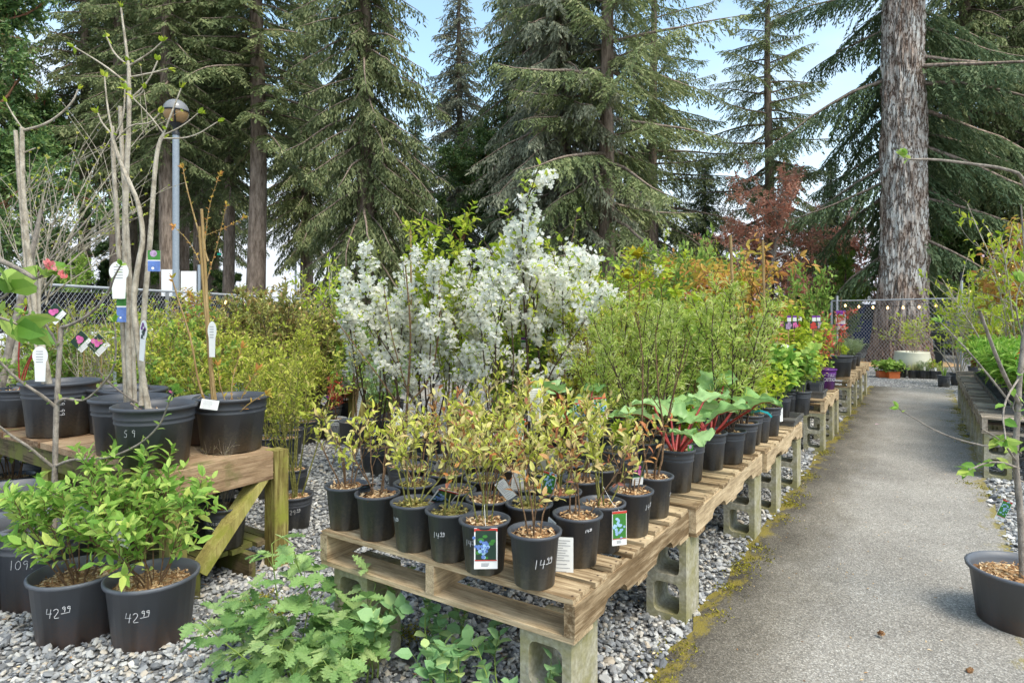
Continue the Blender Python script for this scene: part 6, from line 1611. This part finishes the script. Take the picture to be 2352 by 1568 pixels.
def square_pot(label, loc, kind, idx, w=.125, h=.15, sc=1., rz=AISLE, group='square black pots', mark=None):
    g = Geo()
    V = []; b = w * .80 / 2; t = w / 2
    rings = [(b, 0), (t * .97, h * .86), (t * 1.03, h * .862), (t * 1.05, h), (t * .97, h), (b * 1.02, h * .72)]
    for q, z in rings: V += [(q, q * .75, z), (q * .75, q, z), (-q * .75, q, z), (-q, q * .75, z), (-q, -q * .75, z), (-q * .75, -q, z), (q * .75, -q, z), (q, -q * .75, z)]
    F = [[r * 8 + k, r * 8 + (k + 1) % 8, r * 8 + 8 + (k + 1) % 8, r * 8 + 8 + k] for r in range(len(rings) - 1) for k in range(8)] + [[40 + k for k in range(8)]]
    g.add(V, F)
    o = pl('square_potted_plant', label, 'potted plant', loc, kind, None, idx=idx, sc=sc, group=group)
    p = obj('pot', SQ.setdefault((w, h), g.mesh('pot', M['pot'])), o, rz=rz)
    for c in o.children:
        if c != p: c.location = (0, 0, h * .74)
    return o
SQ = {}
for i, (ds, dn_) in enumerate(((-.07, -.07), (-.07, .07), (.07, -.07), (.07, .07))):
    square_pot('square black pot in the corner tray past the gap, %s' % ('front left', 'front right', 'rear left', 'rear right')[i], W(7.42 + ds, -1.03 + dn_, .54), 'climber', i, sc=.55 + .3 * (i == 2))
o = square_pot('square pot with a white rounded tag on a slanting stick, left of the corner tray', W(7.25, -1.26, T), 'redleaf', 0, sc=.5)
g = Geo(); tube(g, [(0, 0, .1), (.03, 0, .62)], .005, 5); obj('stake', g.mesh('stake', M['bamboo']), o); c = obj('tag', card(.11, .21, 'round', 1), o, (.0, -.02, .56)); c.rotation_euler = (0, R(-12), 0)
KP = POT['purple']
o = pl('potted_red_shrub', 'purple pot with white lettering holding a red leaved shrub', 'potted plant', W(8.25, -.98, T), 'redleaf', 'purple', idx=0, sc=.75)
pp = [c for c in o.children if c.name.startswith('pot')][0]
obj('print', letters('FIRST', KP.radius, .155, FRONT + .25, .045, 'chalk'), pp); obj('print', letters('EDITIONS', KP.radius, .10, FRONT + .25, .058, 'chalk'), pp)
g = Geo(); tube(g, [(0, 0, .15), (.05, 0, 1.12)], .006, 5)
pl('potted_red_shrub', 'red leaved shrub in a big black pot with a purple and white tag', 'potted plant', W(10.0, -1.02, T), 'redleaf', 'seven', idx=1, sc=1.1, extra=[('stem', g.mesh('stem', M['twig_brown']), (0, 0, 0), (0, 0, 0)), ('tag', card(.13, .27, 'purple', 1), (.03, -.02, .93), (0, 0, R(-5)))])
for i, (s_, n_, k, idx, lab) in enumerate(((10.45, -1.0, 'smallgreen', 0, 'black pot with a pale blue stripe behind the big black pot'), (11.0, -1.3, 'conelet', 0, 'soft green bushy conifer in a pot behind the red leaved shrub'), (10.7, -1.7, 'conelet', 1, 'soft green bushy conifer left of the other one'), (11.4, -1.0, 'sage', 0, 'grey green cushion plant at the path side of the far pallet'),
        (11.8, -1.25, 'sage', 1, 'grey green cushion plant behind the first one'), (12.2, -1.0, 'sage', 0, 'grey green cushion plant third along the far pallet'), (12.6, -1.5, 'conelet', 0, 'soft green conifer at the end of the far pallet'), (11.3, -1.8, 'redleaf', 0, 'red leaved shrub on the far pallet behind the cushions'), (10.3, -1.9, 'redleaf', 1, 'red leaved shrub behind the purple and white tag'), (12.0, -1.85, 'yg', 0, 'yellow green shrub at the back of the far pallet'), (8.6, -1.5, 'redleaf', 0, 'red leaved shrub left of the purple pot'), (8.9, -1.9, 'orange', 1, 'orange leaved shrub behind the clematis'))):
    ex = [('ribbon', bend_ribbon([(.0, -.13, .24), (.01, -.145, .2), (.02, -.14, .12)], .03, 'cardpale'), (0, 0, 0), (0, 0, 0))] if i == 0 else ()
    pl('potted_shrub', lab, 'potted plant', W(s_, n_, T if s_ > 9.85 or s_ < 8.5 else 0), k, 'two', idx=idx, sc=1.25 if k in ('sage', 'conelet') else .9, extra=ex, group='pots on the far centre pallets')

# end of the path: cream planter, strawberry boxes, small pots
p = spot(2095, 862)
g = Geo(); lathe(g, [(.22, 0), (.33, .08), (.375, .24), (.37, .40), (.345, .52), (.35, .545), (.32, .55), (.30, .50), (.28, .44), (.001, .44)], 36)
cp = put('cream_planter', 'low round cream glazed planter with a spreading green shrub before the giant trunk', 'planter', p, [('bowl', g.mesh('bowl', M['cream'], True)), ('soil', soil_geo(.27, .455, 1).mesh('soil', M['mulch']))])
for nm, me in PR['vine'][0]: c = obj(nm, me, cp, (0, 0, .45), 1.1, sc=(.9, .9, .62))
EG2 = 'small pots lined up at the end of the path'
for i, (px, py) in enumerate(((2028, 866), (2050, 868))):
    o = tray('orange plastic box of strawberry plants, %s' % ('left one', 'right one beside it')[i], spot(px, py), .22, .22, .14, 'orange_pot', R(-10), 'orange boxes at the end of the path')
    for q in range(2):
        for nm, me in PR['strawb'][q]: obj(nm, me, o, (-.05 + .1 * q, 0, .12), i + q * 2., sc=1.2)
for i, (px, py, k, lab) in enumerate(((2073, 866, 'blackgrass', 'pot of black grass in front of the cream planter'), (2095, 868, 'grass', 'pot of pale grass right of the black grass'), (2108, 868, 'grass', 'pot of pale grass under the middle of the planter'), (2120, 869, 'sage', 'tiny pot with a white oval label'), (2132, 869, 'grass', 'pot of pale grass with a white label'), (2145, 870, 'smallgreen', 'tiny pot beside the right end of the planter'), (2157, 870, 'grass', 'last small pot of grass before the black table leg'))):
    ex = [('tag', card(.05, .08, 'round', i), (0, -.06, .26), (0, 0, 0))] if i in (3, 4, 5) else ()
    pl('small_pot', lab, 'potted plant', spot(px, py), k, 'gal', sc=1.0, extra=ex, group=EG2)
pl('small_pot', 'lone black pot with white scribbles at the near right end of the path', 'potted plant', spot(2168, 888), 'flag', 'two', sc=.6, mark=K2.mark([('759', 0, .5, 1), ('99', .2, -.8, 1)], FRONT - .2, .12, .05))
# black table at the end of the right hand bench
tb = spot(2150, 860)
bt = put('black_table', 'black timber table with thick legs right of the cream planter', 'table', (tb[0], tb[1], 0), (), AISLE)
g = Geo(); box(g, -.1, 1.7, -.1, .8, .86, .98); obj('table_top', g.mesh('table_top', M['black']), bt)
for x, y in ((.06, .05), (1.55, .05), (.06, .65), (1.55, .65)):
    g = Geo(); box(g, x - .07, x + .07, y - .07, y + .07, 0, .8595); obj('leg', g.mesh('leg', M['black']), bt)
for i, (dx, lab) in enumerate(((.25, 'blue glazed pot on the black table, left one'), (.75, 'blue glazed pot on the black table, right one'))):
    q = np.array([tb[0] + dx * UY, tb[1] - dx * UX, .981])
    g = Geo(); lathe(g, [(.09, 0), (.13, .18), (.16, .26), (.165, .28), (.14, .275), (.001, .22)], 20)
    solo('glazed_pot', g.mesh('glazed_pot', M['blue_pot'], True), lab, 'pot', q, group='blue glazed pots')

# ------------------------------------------------------------------ right hand bench: trays of perennials
for i in range(7):
    s_ = 7.32 + .56 * i
    for j, n_ in enumerate((.76, 1.14)):
        if j and i > 4: continue
        lab = 'black tray on the right hand bench, %s, %s' % (('nearest', 'second along', 'third along', 'fourth along', 'fifth along', 'sixth along', 'farthest')[i], ('by the path', 'behind'[0:6])[j])
        tray(lab, W(s_, n_, .533), .34, .50, .07, group='trays on the right hand bench')
        k = 'bright' if i < 4 else ('heuch' if i % 2 else 'bright')
        for q, (ds, dn_) in enumerate(((-.12, 0), (.12, 0))):
            square_pot('%s in the %s right bench tray %s, %s pot' % ({'bright': 'bright green perennial', 'heuch': 'russet leaved perennial'}[k], ('nearest', 'second', 'third', 'fourth', 'fifth', 'sixth', 'farthest')[i], ('by the path', 'set back')[j], ('near', 'far')[q]), W(s_ + ds, n_ + dn_, .54), k, None, .2, .16, 1.35, group='square pots on the right hand bench')
for i, (s_, n_, k, sc, lab) in enumerate(((8.6, 1.6, 'heuch', 2.0, 'russet leaved plant at the back of the right hand bench'), (9.6, 1.5, 'redleaf', .8, 'dark reddish leaved shrub on the right hand bench'), (10.4, 1.4, 'heuch', 1.7, 'pink and green mixed plant far along the right hand bench'), (11.0, 1.2, 'smallgreen', 1.4, 'low pale green plant near the black table'), (11.4, .8, 'heuch', 1.3, 'russet plant at the end of the right hand bench'), (9.9, 1.2, 'mid', .6, 'green leafy plant behind the bright perennials'))):
    pl('potted_plant', lab, 'potted plant', W(s_, n_, T), k, 'two', sc=sc, group='plants at the back of the right hand bench')
for i, (px, Y, k, sky_, lab) in enumerate(((2200, 12.5, 'vine', 640, 'lime leaved spreading shrub right of the cream planter'), (2265, 11.0, 'vine', 600, 'spreading shrub with twisted bare branches in front of the shed'), (2310, 9.5, 'lime', 640, 'lime leaved shrub behind the right hand bench'), (2345, 8.8, 'orange', 430, 'tall small tree with orange and yellow leaves at the right edge'), (2335, 8.0, 'vine', 425, 'small tree with lime leaves above the orange one at the right edge'), (2290, 12.0, 'lime', 700, 'green shrub under the shed roof'), (2370, 10.5, 'orange', 460, 'orange leaved small tree behind the one at the right edge'), (2240, 14, 'mid', 690, 'leafy shrub behind the black table'))):
    by_skyline('tall_shrub', lab, px, Y, k, sky_, 'tall shrubs behind the right hand bench')

# ------------------------------------------------------------------ tall saplings on the timber bench
BT = .662
LG = 'big black pots on the timber bench'
K7 = POT['seven']; K5 = POT['five']
def bpot(label, px, py, pot, stems=(), sc=1., mark=None, extra=(), mats=('twig_pale', 'lime'), name='potted_sapling'):
    return custom_tree(name, label, 'potted tree' if stems else 'pot', spot(px, py, BT), stems, (), extra, pot, LG, mark, sc, mats)
Ya = 3.12
def q3(Y, *p, dy=0.): 
    n = len(p); return [at(x, y, Y + dy * i / max(1, n - 1)) for i, (x, y) in enumerate(p)]
bud = (1, .030, .017)
bpot('forked magnolia sapling in the big front pot scrawled 5 9', 356, 1062, 'seven', [
    (q3(Ya, (345, 960), (328, 870), (313, 760), (306, 690), (318, 600), (331, 548), (319, 467), (300, 425), (276, 372), (262, 330), (258, 309)), .016, .008, (0, 0, 0)),
    (q3(Ya, (262, 322), (247, 250), (240, 176)), .006, .003, bud), (q3(Ya, (262, 316), (285, 270), (287, 205)), .006, .003, bud), (q3(Ya, (258, 309), (235, 285), (225, 260)), .005, .003, bud),
    (q3(Ya, (268, 320), (300, 285), (345, 285), (366, 260)), .005, .003, bud),
    (q3(Ya, (326, 930), (328, 740), (345, 560), (354, 410), (363, 332), (378, 305)), .015, .008, (0, 0, 0)), (q3(Ya, (375, 309), (398, 250), (416, 203)), .005, .003, bud), (q3(Ya, (372, 312), (420, 290), (455, 260)), .004, .0025, bud),
    (q3(Ya, (366, 318), (440, 318), (500, 280)), .004, .0025, bud), (q3(Ya, (375, 306), (340, 260), (305, 225)), .004, .0025, bud)],
    mark=K7.mark([('5', 0, 0, 1), ('9', 1.2, .1, 1)], FRONT - .35, .16, .035), extra=[('tag', card(.075, .20, 'flowerround', 8), at(331, 735, 3.05), (0, R(8), R(-35))), ('tag', card(.055, .10, 'blueflower', 9), at(354, 575, 3.0), (0, 0, R(10)))])
bpot('straight magnolia sapling with the highest branching top, in the pot behind the front one', 298, 1035, 'seven', [
    (q3(3.3, (300, 960), (296, 767), (289, 617), (287, 504), (291, 391), (296, 300), (297, 230), (296, 156)), .019, .009, (0, 0, 0)),
    (q3(3.3, (296, 156), (286, 80), (278, 18)), .008, .004, bud), (q3(3.3, (296, 152), (262, 125), (245, 85)), .006, .003, bud), (q3(3.3, (298, 150), (345, 122), (372, 96)), .006, .003, bud),
    (q3(3.3, (296, 178), (340, 170), (386, 158)), .006, .003, bud), (q3(3.3, (296, 195), (240, 150), (170, 108)), .006, .003, bud), (q3(3.3, (299, 228), (340, 190), (362, 140)), .006, .003, bud), (q3(3.3, (306, 226), (325, 215), (330, 205)), .004, .003, bud),
    (q3(3.3, (292, 960), (280, 700), (268, 480), (262, 400), (258, 290)), .013, .010, (0, 0, 0)), (q3(3.3, (312, 960), (300, 640), (283, 400), (276, 245)), .011, .011, (0, 0, 0))],
    extra=[('tag', card(.095, .19, 'round', 3), at(273, 600, 3.2), (0, 0, R(6))), ('tag', card(.042, .15, 'blueflower', 4), at(279, 672, 3.22), (0, 0, R(30)))])
bpot('empty looking black pot behind the magnolia pots, its rim showing', 310, 995, 'seven', (), .95, name='black_pot')
bpot('black pot farther back behind the magnolia pots at the rear edge of the bench', 268, 988, 'seven', (), .95, name='black_pot')
bpot('black pot half hidden between the two right hand pots of the bench', 470, 1012, 'five', (), .95, name='black_pot')
bpot('tall stake trained sapling in the pot numbered 59.99 at the left of the bench', 140, 995, 'seven', [
    (q3(3.85, (122, 935), (103, 830), (84, 729), (73, 640), (62, 560), (52, 430), (51, 330), (51, 293)), .021, .012, (0, 0, 0)),
    (q3(3.85, (53, 300), (110, 285), (165, 240), (180, 205)), .009, .004, bud), (q3(3.85, (51, 295), (30, 265), (14, 235)), .006, .003, bud), (q3(3.85, (53, 352), (70, 345), (82, 340)), .006, .003, (0, 0, 0)),
    (q3(3.85, (112, 935), (90, 830), (66, 690), (48, 460), (36, 300)), .012, .012, (0, 0, 0)), (q3(3.85, (92, 640), (88, 740), (110, 935)), .010, .010, (0, 0, 0))], 1.12,
    mark=K7.mark([('59', 0, 0, 1), ('99', 1.9, 0, 1)], FRONT + .55, .22, .03, vertical=True), extra=[('tag', card(.10, .21, 'round', 6), at(92, 795, 3.75), (0, 0, R(-5)))])
bpot('small black pot with red stems at the left end of the bench', 42, 975, 'three', [(q3(4.3, (45, 915), (52, 850), (88, 790)), .006, .003, (5, .04, .02)), (q3(4.3, (50, 915), (60, 840), (108, 760)), .006, .003, (5, .04, .02)), (q3(4.3, (48, 915), (40, 800), (60, 700)), .006, .003, (6, .04, .02))], 1., mats=('stalk_red', 'lime'))
bpot('small black pot cut by the left edge of the view on the bench', -6, 968, 'three', [(q3(4.4, (-2, 910), (30, 760), (70, 600), (95, 480)), .03, .012, (0, 0, 0)), (q3(4.4, (50, 680), (110, 600), (190, 520), (250, 440)), .010, .003, (4, .02, .01))], 1., mats=('twig_grey', 'yg'))
bpot('wide pot at the right end of the bench with canes and small orange leaves', 532, 1030, 'seven', [
    (q3(3.4, (497, 940), (487, 860), (478, 760), (472, 620), (463, 480)), .010, .008, (0, 0, 0)), (q3(3.4, (490, 940), (480, 800), (466, 640), (458, 520)), .009, .008, (0, 0, 0)),
    (q3(3.4, (478, 600), (455, 530), (428, 430), (420, 385)), .006, .002, (14, .022, .011)), (q3(3.4, (476, 640), (500, 560), (520, 470)), .003, .001, (26, .02, .01)), (q3(3.4, (470, 560), (480, 470), (505, 400)), .003, .001, (26, .02, .01)), (q3(3.4, (466, 620), (440, 560), (400, 520)), .003, .001, (16, .02, .01)), (q3(3.4, (474, 540), (525, 520), (560, 500)), .002, .001, (20, .02, .01)),
    (q3(3.4, (540, 950), (560, 900), (590, 850)), .004, .002, (9, .035, .015)), (q3(3.4, (535, 950), (530, 880), (555, 800)), .004, .002, (9, .035, .015)), (q3(3.4, (545, 950), (580, 920), (610, 905)), .004, .002, (9, .035, .015)), (q3(3.4, (530, 950), (505, 890), (500, 840)), .004, .002, (8, .035, .015)), (q3(3.4, (480, 945), (455, 880), (440, 780), (410, 690), (395, 640)), .007, .003, (10, .03, .014))],
    1.0, extra=[('tie', (lambda g: (beam(g, at(465, 725, 3.38), at(482, 724, 3.38), .01, .022), g.mesh('tie', M['greentape']))[1])(Geo()), spot(532, 1030, BT), (0, 0, 0)), ('tag', card(.06, .19, 'round', 7), at(487, 738, 3.36), (0, 0, R(-20))), ('tag', card(.085, .05, 'text', 8), at(484, 918, 3.3), (0, R(12), R(30)))], mats=('bamboo', 'orange'))
# young trees behind the bench with bare spreading twigs
rngt = np.random.default_rng(12)
st = [(q3(5.4, (10, 905), (40, 800), (75, 700), (105, 620)), .035, .022, (0, 0, 0))]
for k in range(17):
    a = -1.9 + .17 * k + rngt.normal(0, .08); ln = rngt.uniform(200, 400)
    x, y = 75 + 30 * (k % 3) / 2, 700 - 60 * (k % 4) / 3
    P = [(x + math.sin(a * .62 + .62) * ln * t + 30 * t * t, y - math.cos(a * .62 + .35) * ln * t ** .9) for t in (0, .3, .65, 1)]
    Yk = 5.4 + rngt.uniform(-.5, .6)
    st.append((q3(5.4, *P, dy=Yk - 5.4), .008, .002, (4, .018, .009)))
    for m in range(8):
        t = rngt.uniform(.3, .95); x2, y2 = x + (P[-1][0] - x) * t, y + (P[-1][1] - y) * t; b = rngt.uniform(-.9, .9); l2 = rngt.uniform(60, 150)
        st.append((q3(5.4 + (Yk - 5.4) * t, (x2, y2), (x2 + math.sin(b + .25) * l2 * .5, y2 - math.cos(b + .25) * l2 * .5), (x2 + math.sin(b * 1.2 + .3) * l2, y2 - math.cos(b + .3) * l2)), .003, .0012, (3, .02, .010)))
custom_tree('bare_tree', 'spreading pale barked tree with bare twigs behind the left end of the timber bench', 'tree', gx(10, 5.4), st, mats=('twig_pale', 'yg'))
rngt = np.random.default_rng(14); st = []
for k in range(9):
    x0 = 640 + 0 * k; a = rngt.uniform(-.5, .45); ln = rngt.uniform(120, 330)
    st.append((q3(6.0, (655, 1010), (655 + math.sin(a) * ln * .5, 1010 - ln * .6), (655 + math.sin(a * 1.2) * ln, 1010 - ln * 1.15)), .006, .002, (14, .035, .015)))
custom_tree('green_stemmed_shrub', 'thin shrub of arching green stems between the bench end and the column tree', 'shrub', gx(655, 6.0), st, pot='three', mats=('twig_green', 'yg'))
# pink picture tags standing on sticks behind the bench
for i, (x, y, Y, lab) in enumerate(((132, 728, 5.0, 'diamond shaped red flower card high among the twigs at the left'), (192, 792, 4.9, 'diamond shaped pink flower card left of its twin behind the bench'), (232, 800, 4.8, 'diamond shaped pink flower card behind the bench, nearest the magnolia'))):
    g = Geo(); c = at(x, y, Y); tube(g, [(0, 0, 0), (0, .004, c[2] - .02)], .004, 5)
    o = put('picture_tag', lab, 'plant tag', (c[0], c[1], 0), [('stick', g.mesh('stick', M['bamboo']))], group='diamond flower cards behind the bench')
    t_ = obj('card', card(.125, .125, 'pink', i), o, (-.062, 0, c[2] + .07)); t_.rotation_euler = (0, R(-45), 0)

# ------------------------------------------------------------------ pots on the gravel at the lower left
KF = POT['five']
FG2 = 'leafy shrubs priced 42.99'
for i, (px, py, lab, dx) in enumerate(((178, 1452, 'lush green shrub in the left one of the two pots priced 42.99', 0), (350, 1462, 'lush green shrub with a white card, right hand pot priced 42.99', 0))):
    ex = [('tag', card(.10, .14, 'text', 60), (-.03, -.13, .56), (R(20), R(28), R(10)))] if i else ()
    pl('potted_shrub', lab, 'potted plant', spot(px, py), 'fresh', 'five', rz=.6 + i, sc=1.15, group=FG2, idx=i, mark=KF.mark(price('42', '99'), FRONT - .12, .14, .042, .0024), extra=ex, potsc=1.02)
K10 = POT['ten']
ap = spot(104, 1372)
YA = ap[1]
def qa(*p, dy=0.): return q3(YA, *p, dy=dy)
lf = (9, .035, .020)
rib = lambda mat, *p: ('ribbon', bend_ribbon([at(x, y, YA - .03) for x, y in p], .026, mat), ap, (0, 0, 0))
custom_tree('potted_apple_tree', 'young apple tree with taped bare branches in the tall pot priced 109.99', 'potted tree', ap, [
    (qa((124, 1230), (126, 1100), (129, 960), (134, 860), (139, 780), (141, 752)), .014, .011, (0, 0, 0)),
    (qa((141, 752), (169, 744), (215, 716), (250, 672), (262, 636), (277, 610), dy=-.2), .009, .003, (7, .035, .02)),
    (qa((134, 800), (118, 765), (94, 729), (56, 718), dy=-.15), .008, .004, (7, .035, .02)), (qa((129, 935), (94, 906), (40, 872), (0, 831), (-30, 800), dy=-.25), .009, .004, (7, .03, .02)),
    (qa((130, 930), (142, 914), (168, 918), (196, 920), (225, 895), (262, 850), (268, 790), (262, 740), dy=-.2), .008, .003, (11, .035, .02)),
    (qa((127, 1070), (150, 1060), (170, 1054), (215, 1054), (260, 1049), (325, 1019), (370, 974), (385, 930), (398, 900), dy=-.3), .008, .003, (15, .038, .022)),
    (qa((126, 1075), (95, 1050), (65, 1024), (25, 1000), (0, 979), (-30, 960), dy=-.2), .008, .004, (5, .035, .02)),
    (qa((300, 925), (350, 960), (395, 945), dy=.1), .005, .003, (5, .03, .02)), (qa((225, 850), (250, 880), (320, 930), (400, 950), (470, 905), dy=.3), .005, .003, (6, .03, .02))],
    pot='ten', mark=K10.mark([('109', 0, 0, 1), ('.', 2.05, 0, 1), ('99', 2.4, .45, .7)], FRONT - .12, .22, .045, .0026), potsc=1.0, mats=('twig_grey', 'fresh'),
    extra=[rib('pinktape', (127, 932), (110, 938), (98, 960), (85, 992)), rib('redtape', (122, 1064), (104, 1085), (90, 1106), (78, 1124)), rib('yellowtape', (131, 800), (122, 822), (110, 848), (100, 866)), ('tie', (lambda g: (beam(g, at(119, 1071, YA - .03), at(136, 1071, YA - .03), .01, .018), g.mesh('tie', M['greentape']))[1])(Geo()), ap, (0, 0, 0))])
def empty_pot(label, px, py, pot, z=0, sc=1.):
    p = spot(px, py, z); o = put('black_pot', label, 'pot', p, (), 0, 1, 'empty looking pots at the left edge')
    pm = obj('pot', POT[pot].me, o, sc=sc); obj('soil', POT[pot].soils[0], o, sc=(sc, sc, sc * .9)); return o
empty_pot('big black pot behind the 109.99 pot, cut by the left edge', 28, 1290, 'ten', 0, 1.05)
empty_pot('big grey pot in the corner at the left edge beside the 109.99 pot', -72, 1400, 'ten', 0, 1.0)
pl('potted_shrub', 'green leafy shrub under the left end of the timber bench', 'potted plant', spot(28, 1170), 'mid', 'three', sc=.9, idx=1, group='plants under the timber bench')
pl('potted_shrub', 'green leafy shrub in shade behind the bench legs at the left', 'potted plant', spot(95, 1120), 'mid', 'three', sc=.7, idx=2, group='plants under the timber bench')
KB = POT['three']
o = pl('potted_blueberry', 'pot lettered BLUEBERRY 29.99 on the lower shelf by the bench leg', 'potted plant', W(2.02, -3.19, .157), 'sticks', 'two', sc=.3, idx=0, mark=K2.mark([('BLUEBERRY', -2.6, 1.5, .8), ('BLUECROP', -2.2, .2, .8), ('29', -1, -1.2, 1), ('99', .5, -1., .7)], FRONT + .02, .105, .026, .002), group='plants under the timber bench')
pl('potted_blueberry', 'dark pot on the lower shelf behind the lettered blueberry pot', 'potted plant', W(2.05, -3.48, .157), 'smallgreen', 'two', sc=.6, group='plants under the timber bench')
# near apple branch reaching in from the left: a tree standing just outside the frame
al = np.array([-1.62, 1.30, 0])
q1 = lambda Y, *p: [at(x, y, Y) for x, y in p]
custom_tree('potted_apple_tree', 'apple branch with pink buds reaching in close at the left edge', 'potted tree', al, [
    ([al + (0, 0, .25), al + (.02, 0, .8), al + (.05, 0, 1.3), al + (.08, .02, 1.75)], .014, .008, (0, 0, 0)), ([al + (.06, 0, 1.42), *q1(1.22, (-90, 560), (0, 598), (45, 618), (80, 640))], .007, .0035, (0, 0, 0)),
    (q1(1.22, (80, 640), (100, 632), (112, 626)), .003, .002, (7, .034, .020), 0), ([al + (.03, 0, 1.2), *q1(1.25, (-90, 700), (0, 690), (20, 670))], .005, .0025, (5, .055, .036), 0), (q1(1.22, (-30, 720), (20, 735), (40, 745)), .003, .002, (5, .055, .034), 0)],
    pot='five', mats=('twig_grey', 'fresh', 'appleflower'))
o = bpy.data.objects[[x.name for x in bpy.data.objects if x.name.startswith('potted_apple_tree')][-1]]
fl = Leaves(); rg = np.random.default_rng(3)
for x, y in ((118, 610), (125, 620), (108, 618), (140, 632), (146, 640), (112, 606)):
    e = at(x, y, 1.2) - al; k = 6; fl.add(e + rg.normal(0, .0015, (k, 3)), np.array([0, 0, 1.]) + rg.normal(0, .35, (k, 3)), rg.normal(0, 1, (k, 3)), .010, .007, rg.uniform(0, 1, k))
g = Geo(); fl.into(g, OVAL); obj('buds', g.mesh('buds', M['appleflower']), o)

# ------------------------------------------------------------------ raspberries and salal in front of the pallet
NG = 'low plants in front of the front pallet'
def low(label, px, py, kind, pot, sc=1., idx=0, rz=None, **k): return pl('low_plant', label, 'potted plant', spot(px, py), kind, pot, sc=sc, idx=idx, rz=rz, group=NG, **k)
low('raspberry plant with jagged leaves in front of the left concrete block', 680, 1600, 'rasp', None, 1.15, 0, .3)
low('raspberry plant with one cane rising beside the pallet corner', 775, 1560, 'rasp', None, 1.3, 1, 2.0)
low('smooth round leaved plant at the right end of the raspberry leaves', 852, 1565, 'salal', None, 1.0, 0, 1.)
low('small upright round leaved plant under the middle of the pallet front', 1014, 1575, 'salal', None, .95, 1, .4)
low('round leaved plant cut by the bottom edge, bronze leaf at its top', 1025, 1700, 'salal', None, 1.0, 2, 2.2)
low('round leaved plant at the bottom edge in front of the pale block', 1150, 1720, 'salal', None, 1.0, 0, 4.0)
low('green trailing plant between the bench leg and the raspberry, low on the gravel', 570, 1480, 'rasp', None, .62, 1, 3.3)

# ------------------------------------------------------------------ the potted apple tree at the right edge
ar = spot(2352, 1432)
YR = ar[1]
KA = POT['five']
qr = lambda *p, dy=0.: q3(YR, *p, dy=dy)
lr = (8, .05, .026)
custom_tree('potted_apple_tree', 'young apple tree in the black pot at the right edge beside the path', 'potted tree', ar, [
    (qr((2350, 1330), (2347, 1250), (2342, 1150), (2330, 1050), (2337, 960), (2340, 880), (2352, 780), (2365, 640), (2380, 480)), .015, .009, (0, 0, 0)),
    (qr((2340, 1075), (2300, 1060), (2262, 1062), (2225, 1080), dy=-.15), .006, .003, (9, .052, .027)), (qr((2336, 1060), (2300, 1010), (2255, 985), dy=-.2), .006, .003, (0, 0, 0)),
    (qr((2345, 1040), (2318, 1020), (2295, 1012), dy=-.1), .005, .003, (7, .05, .028)),
    (qr((2342, 1010), (2290, 1030), (2200, 1010), (2140, 985), (2100, 960), (2066, 940), dy=.3), .006, .002, (0, 0, 0)), (qr((2075, 948), (2068, 940), (2064, 936)), .003, .002, (3, .03, .015)),
    (qr((2343, 930), (2300, 850), (2250, 715), dy=-.2), .010, .006, (0, 0, 0)), (qr((2340, 950), (2270, 860), (2210, 790), (2160, 740), dy=.2), .006, .003, (7, .035, .02)),
    (qr((2360, 660), (2352, 560), (2345, 470)), .005, .003, (0, 0, 0)), (qr((2368, 560), (2360, 405), (2300, 385), (2220, 375), (2150, 366), (2092, 366), dy=-.3), .009, .004, (0, 0, 0)), (q3(YR - .3, (2094, 366), (2082, 365), (2078, 360)), .003, .002, (5, .035, .02)),
    (qr((2345, 900), (2320, 940), (2350, 955)), .004, .002, (5, .05, .03)), (qr((2350, 780), (2330, 700), (2345, 650)), .004, .002, (6, .05, .03)), (qr((2352, 850), (2300, 930), (2310, 1010), dy=-.3), .005, .003, (6, .05, .03))],
    pot='five', mark=KA.mark([('14', 0, 0, 1)], FRONT - .55, .19, .04), potsc=(1.2, 1.2, .93), mats=('twig_grey', 'fresh'),
    extra=[('ribbon', bend_ribbon([at(x, y, YR - .05) for x, y in ((2346, 885), (2330, 895), (2316, 912), (2309, 940))], .022, 'redtape'), ar, (0, 0, 0)), ('tag', card(.035, .10, 'paleberry', 90), at(2316, 1150, YR - .03), (0, R(20), R(-40)))])
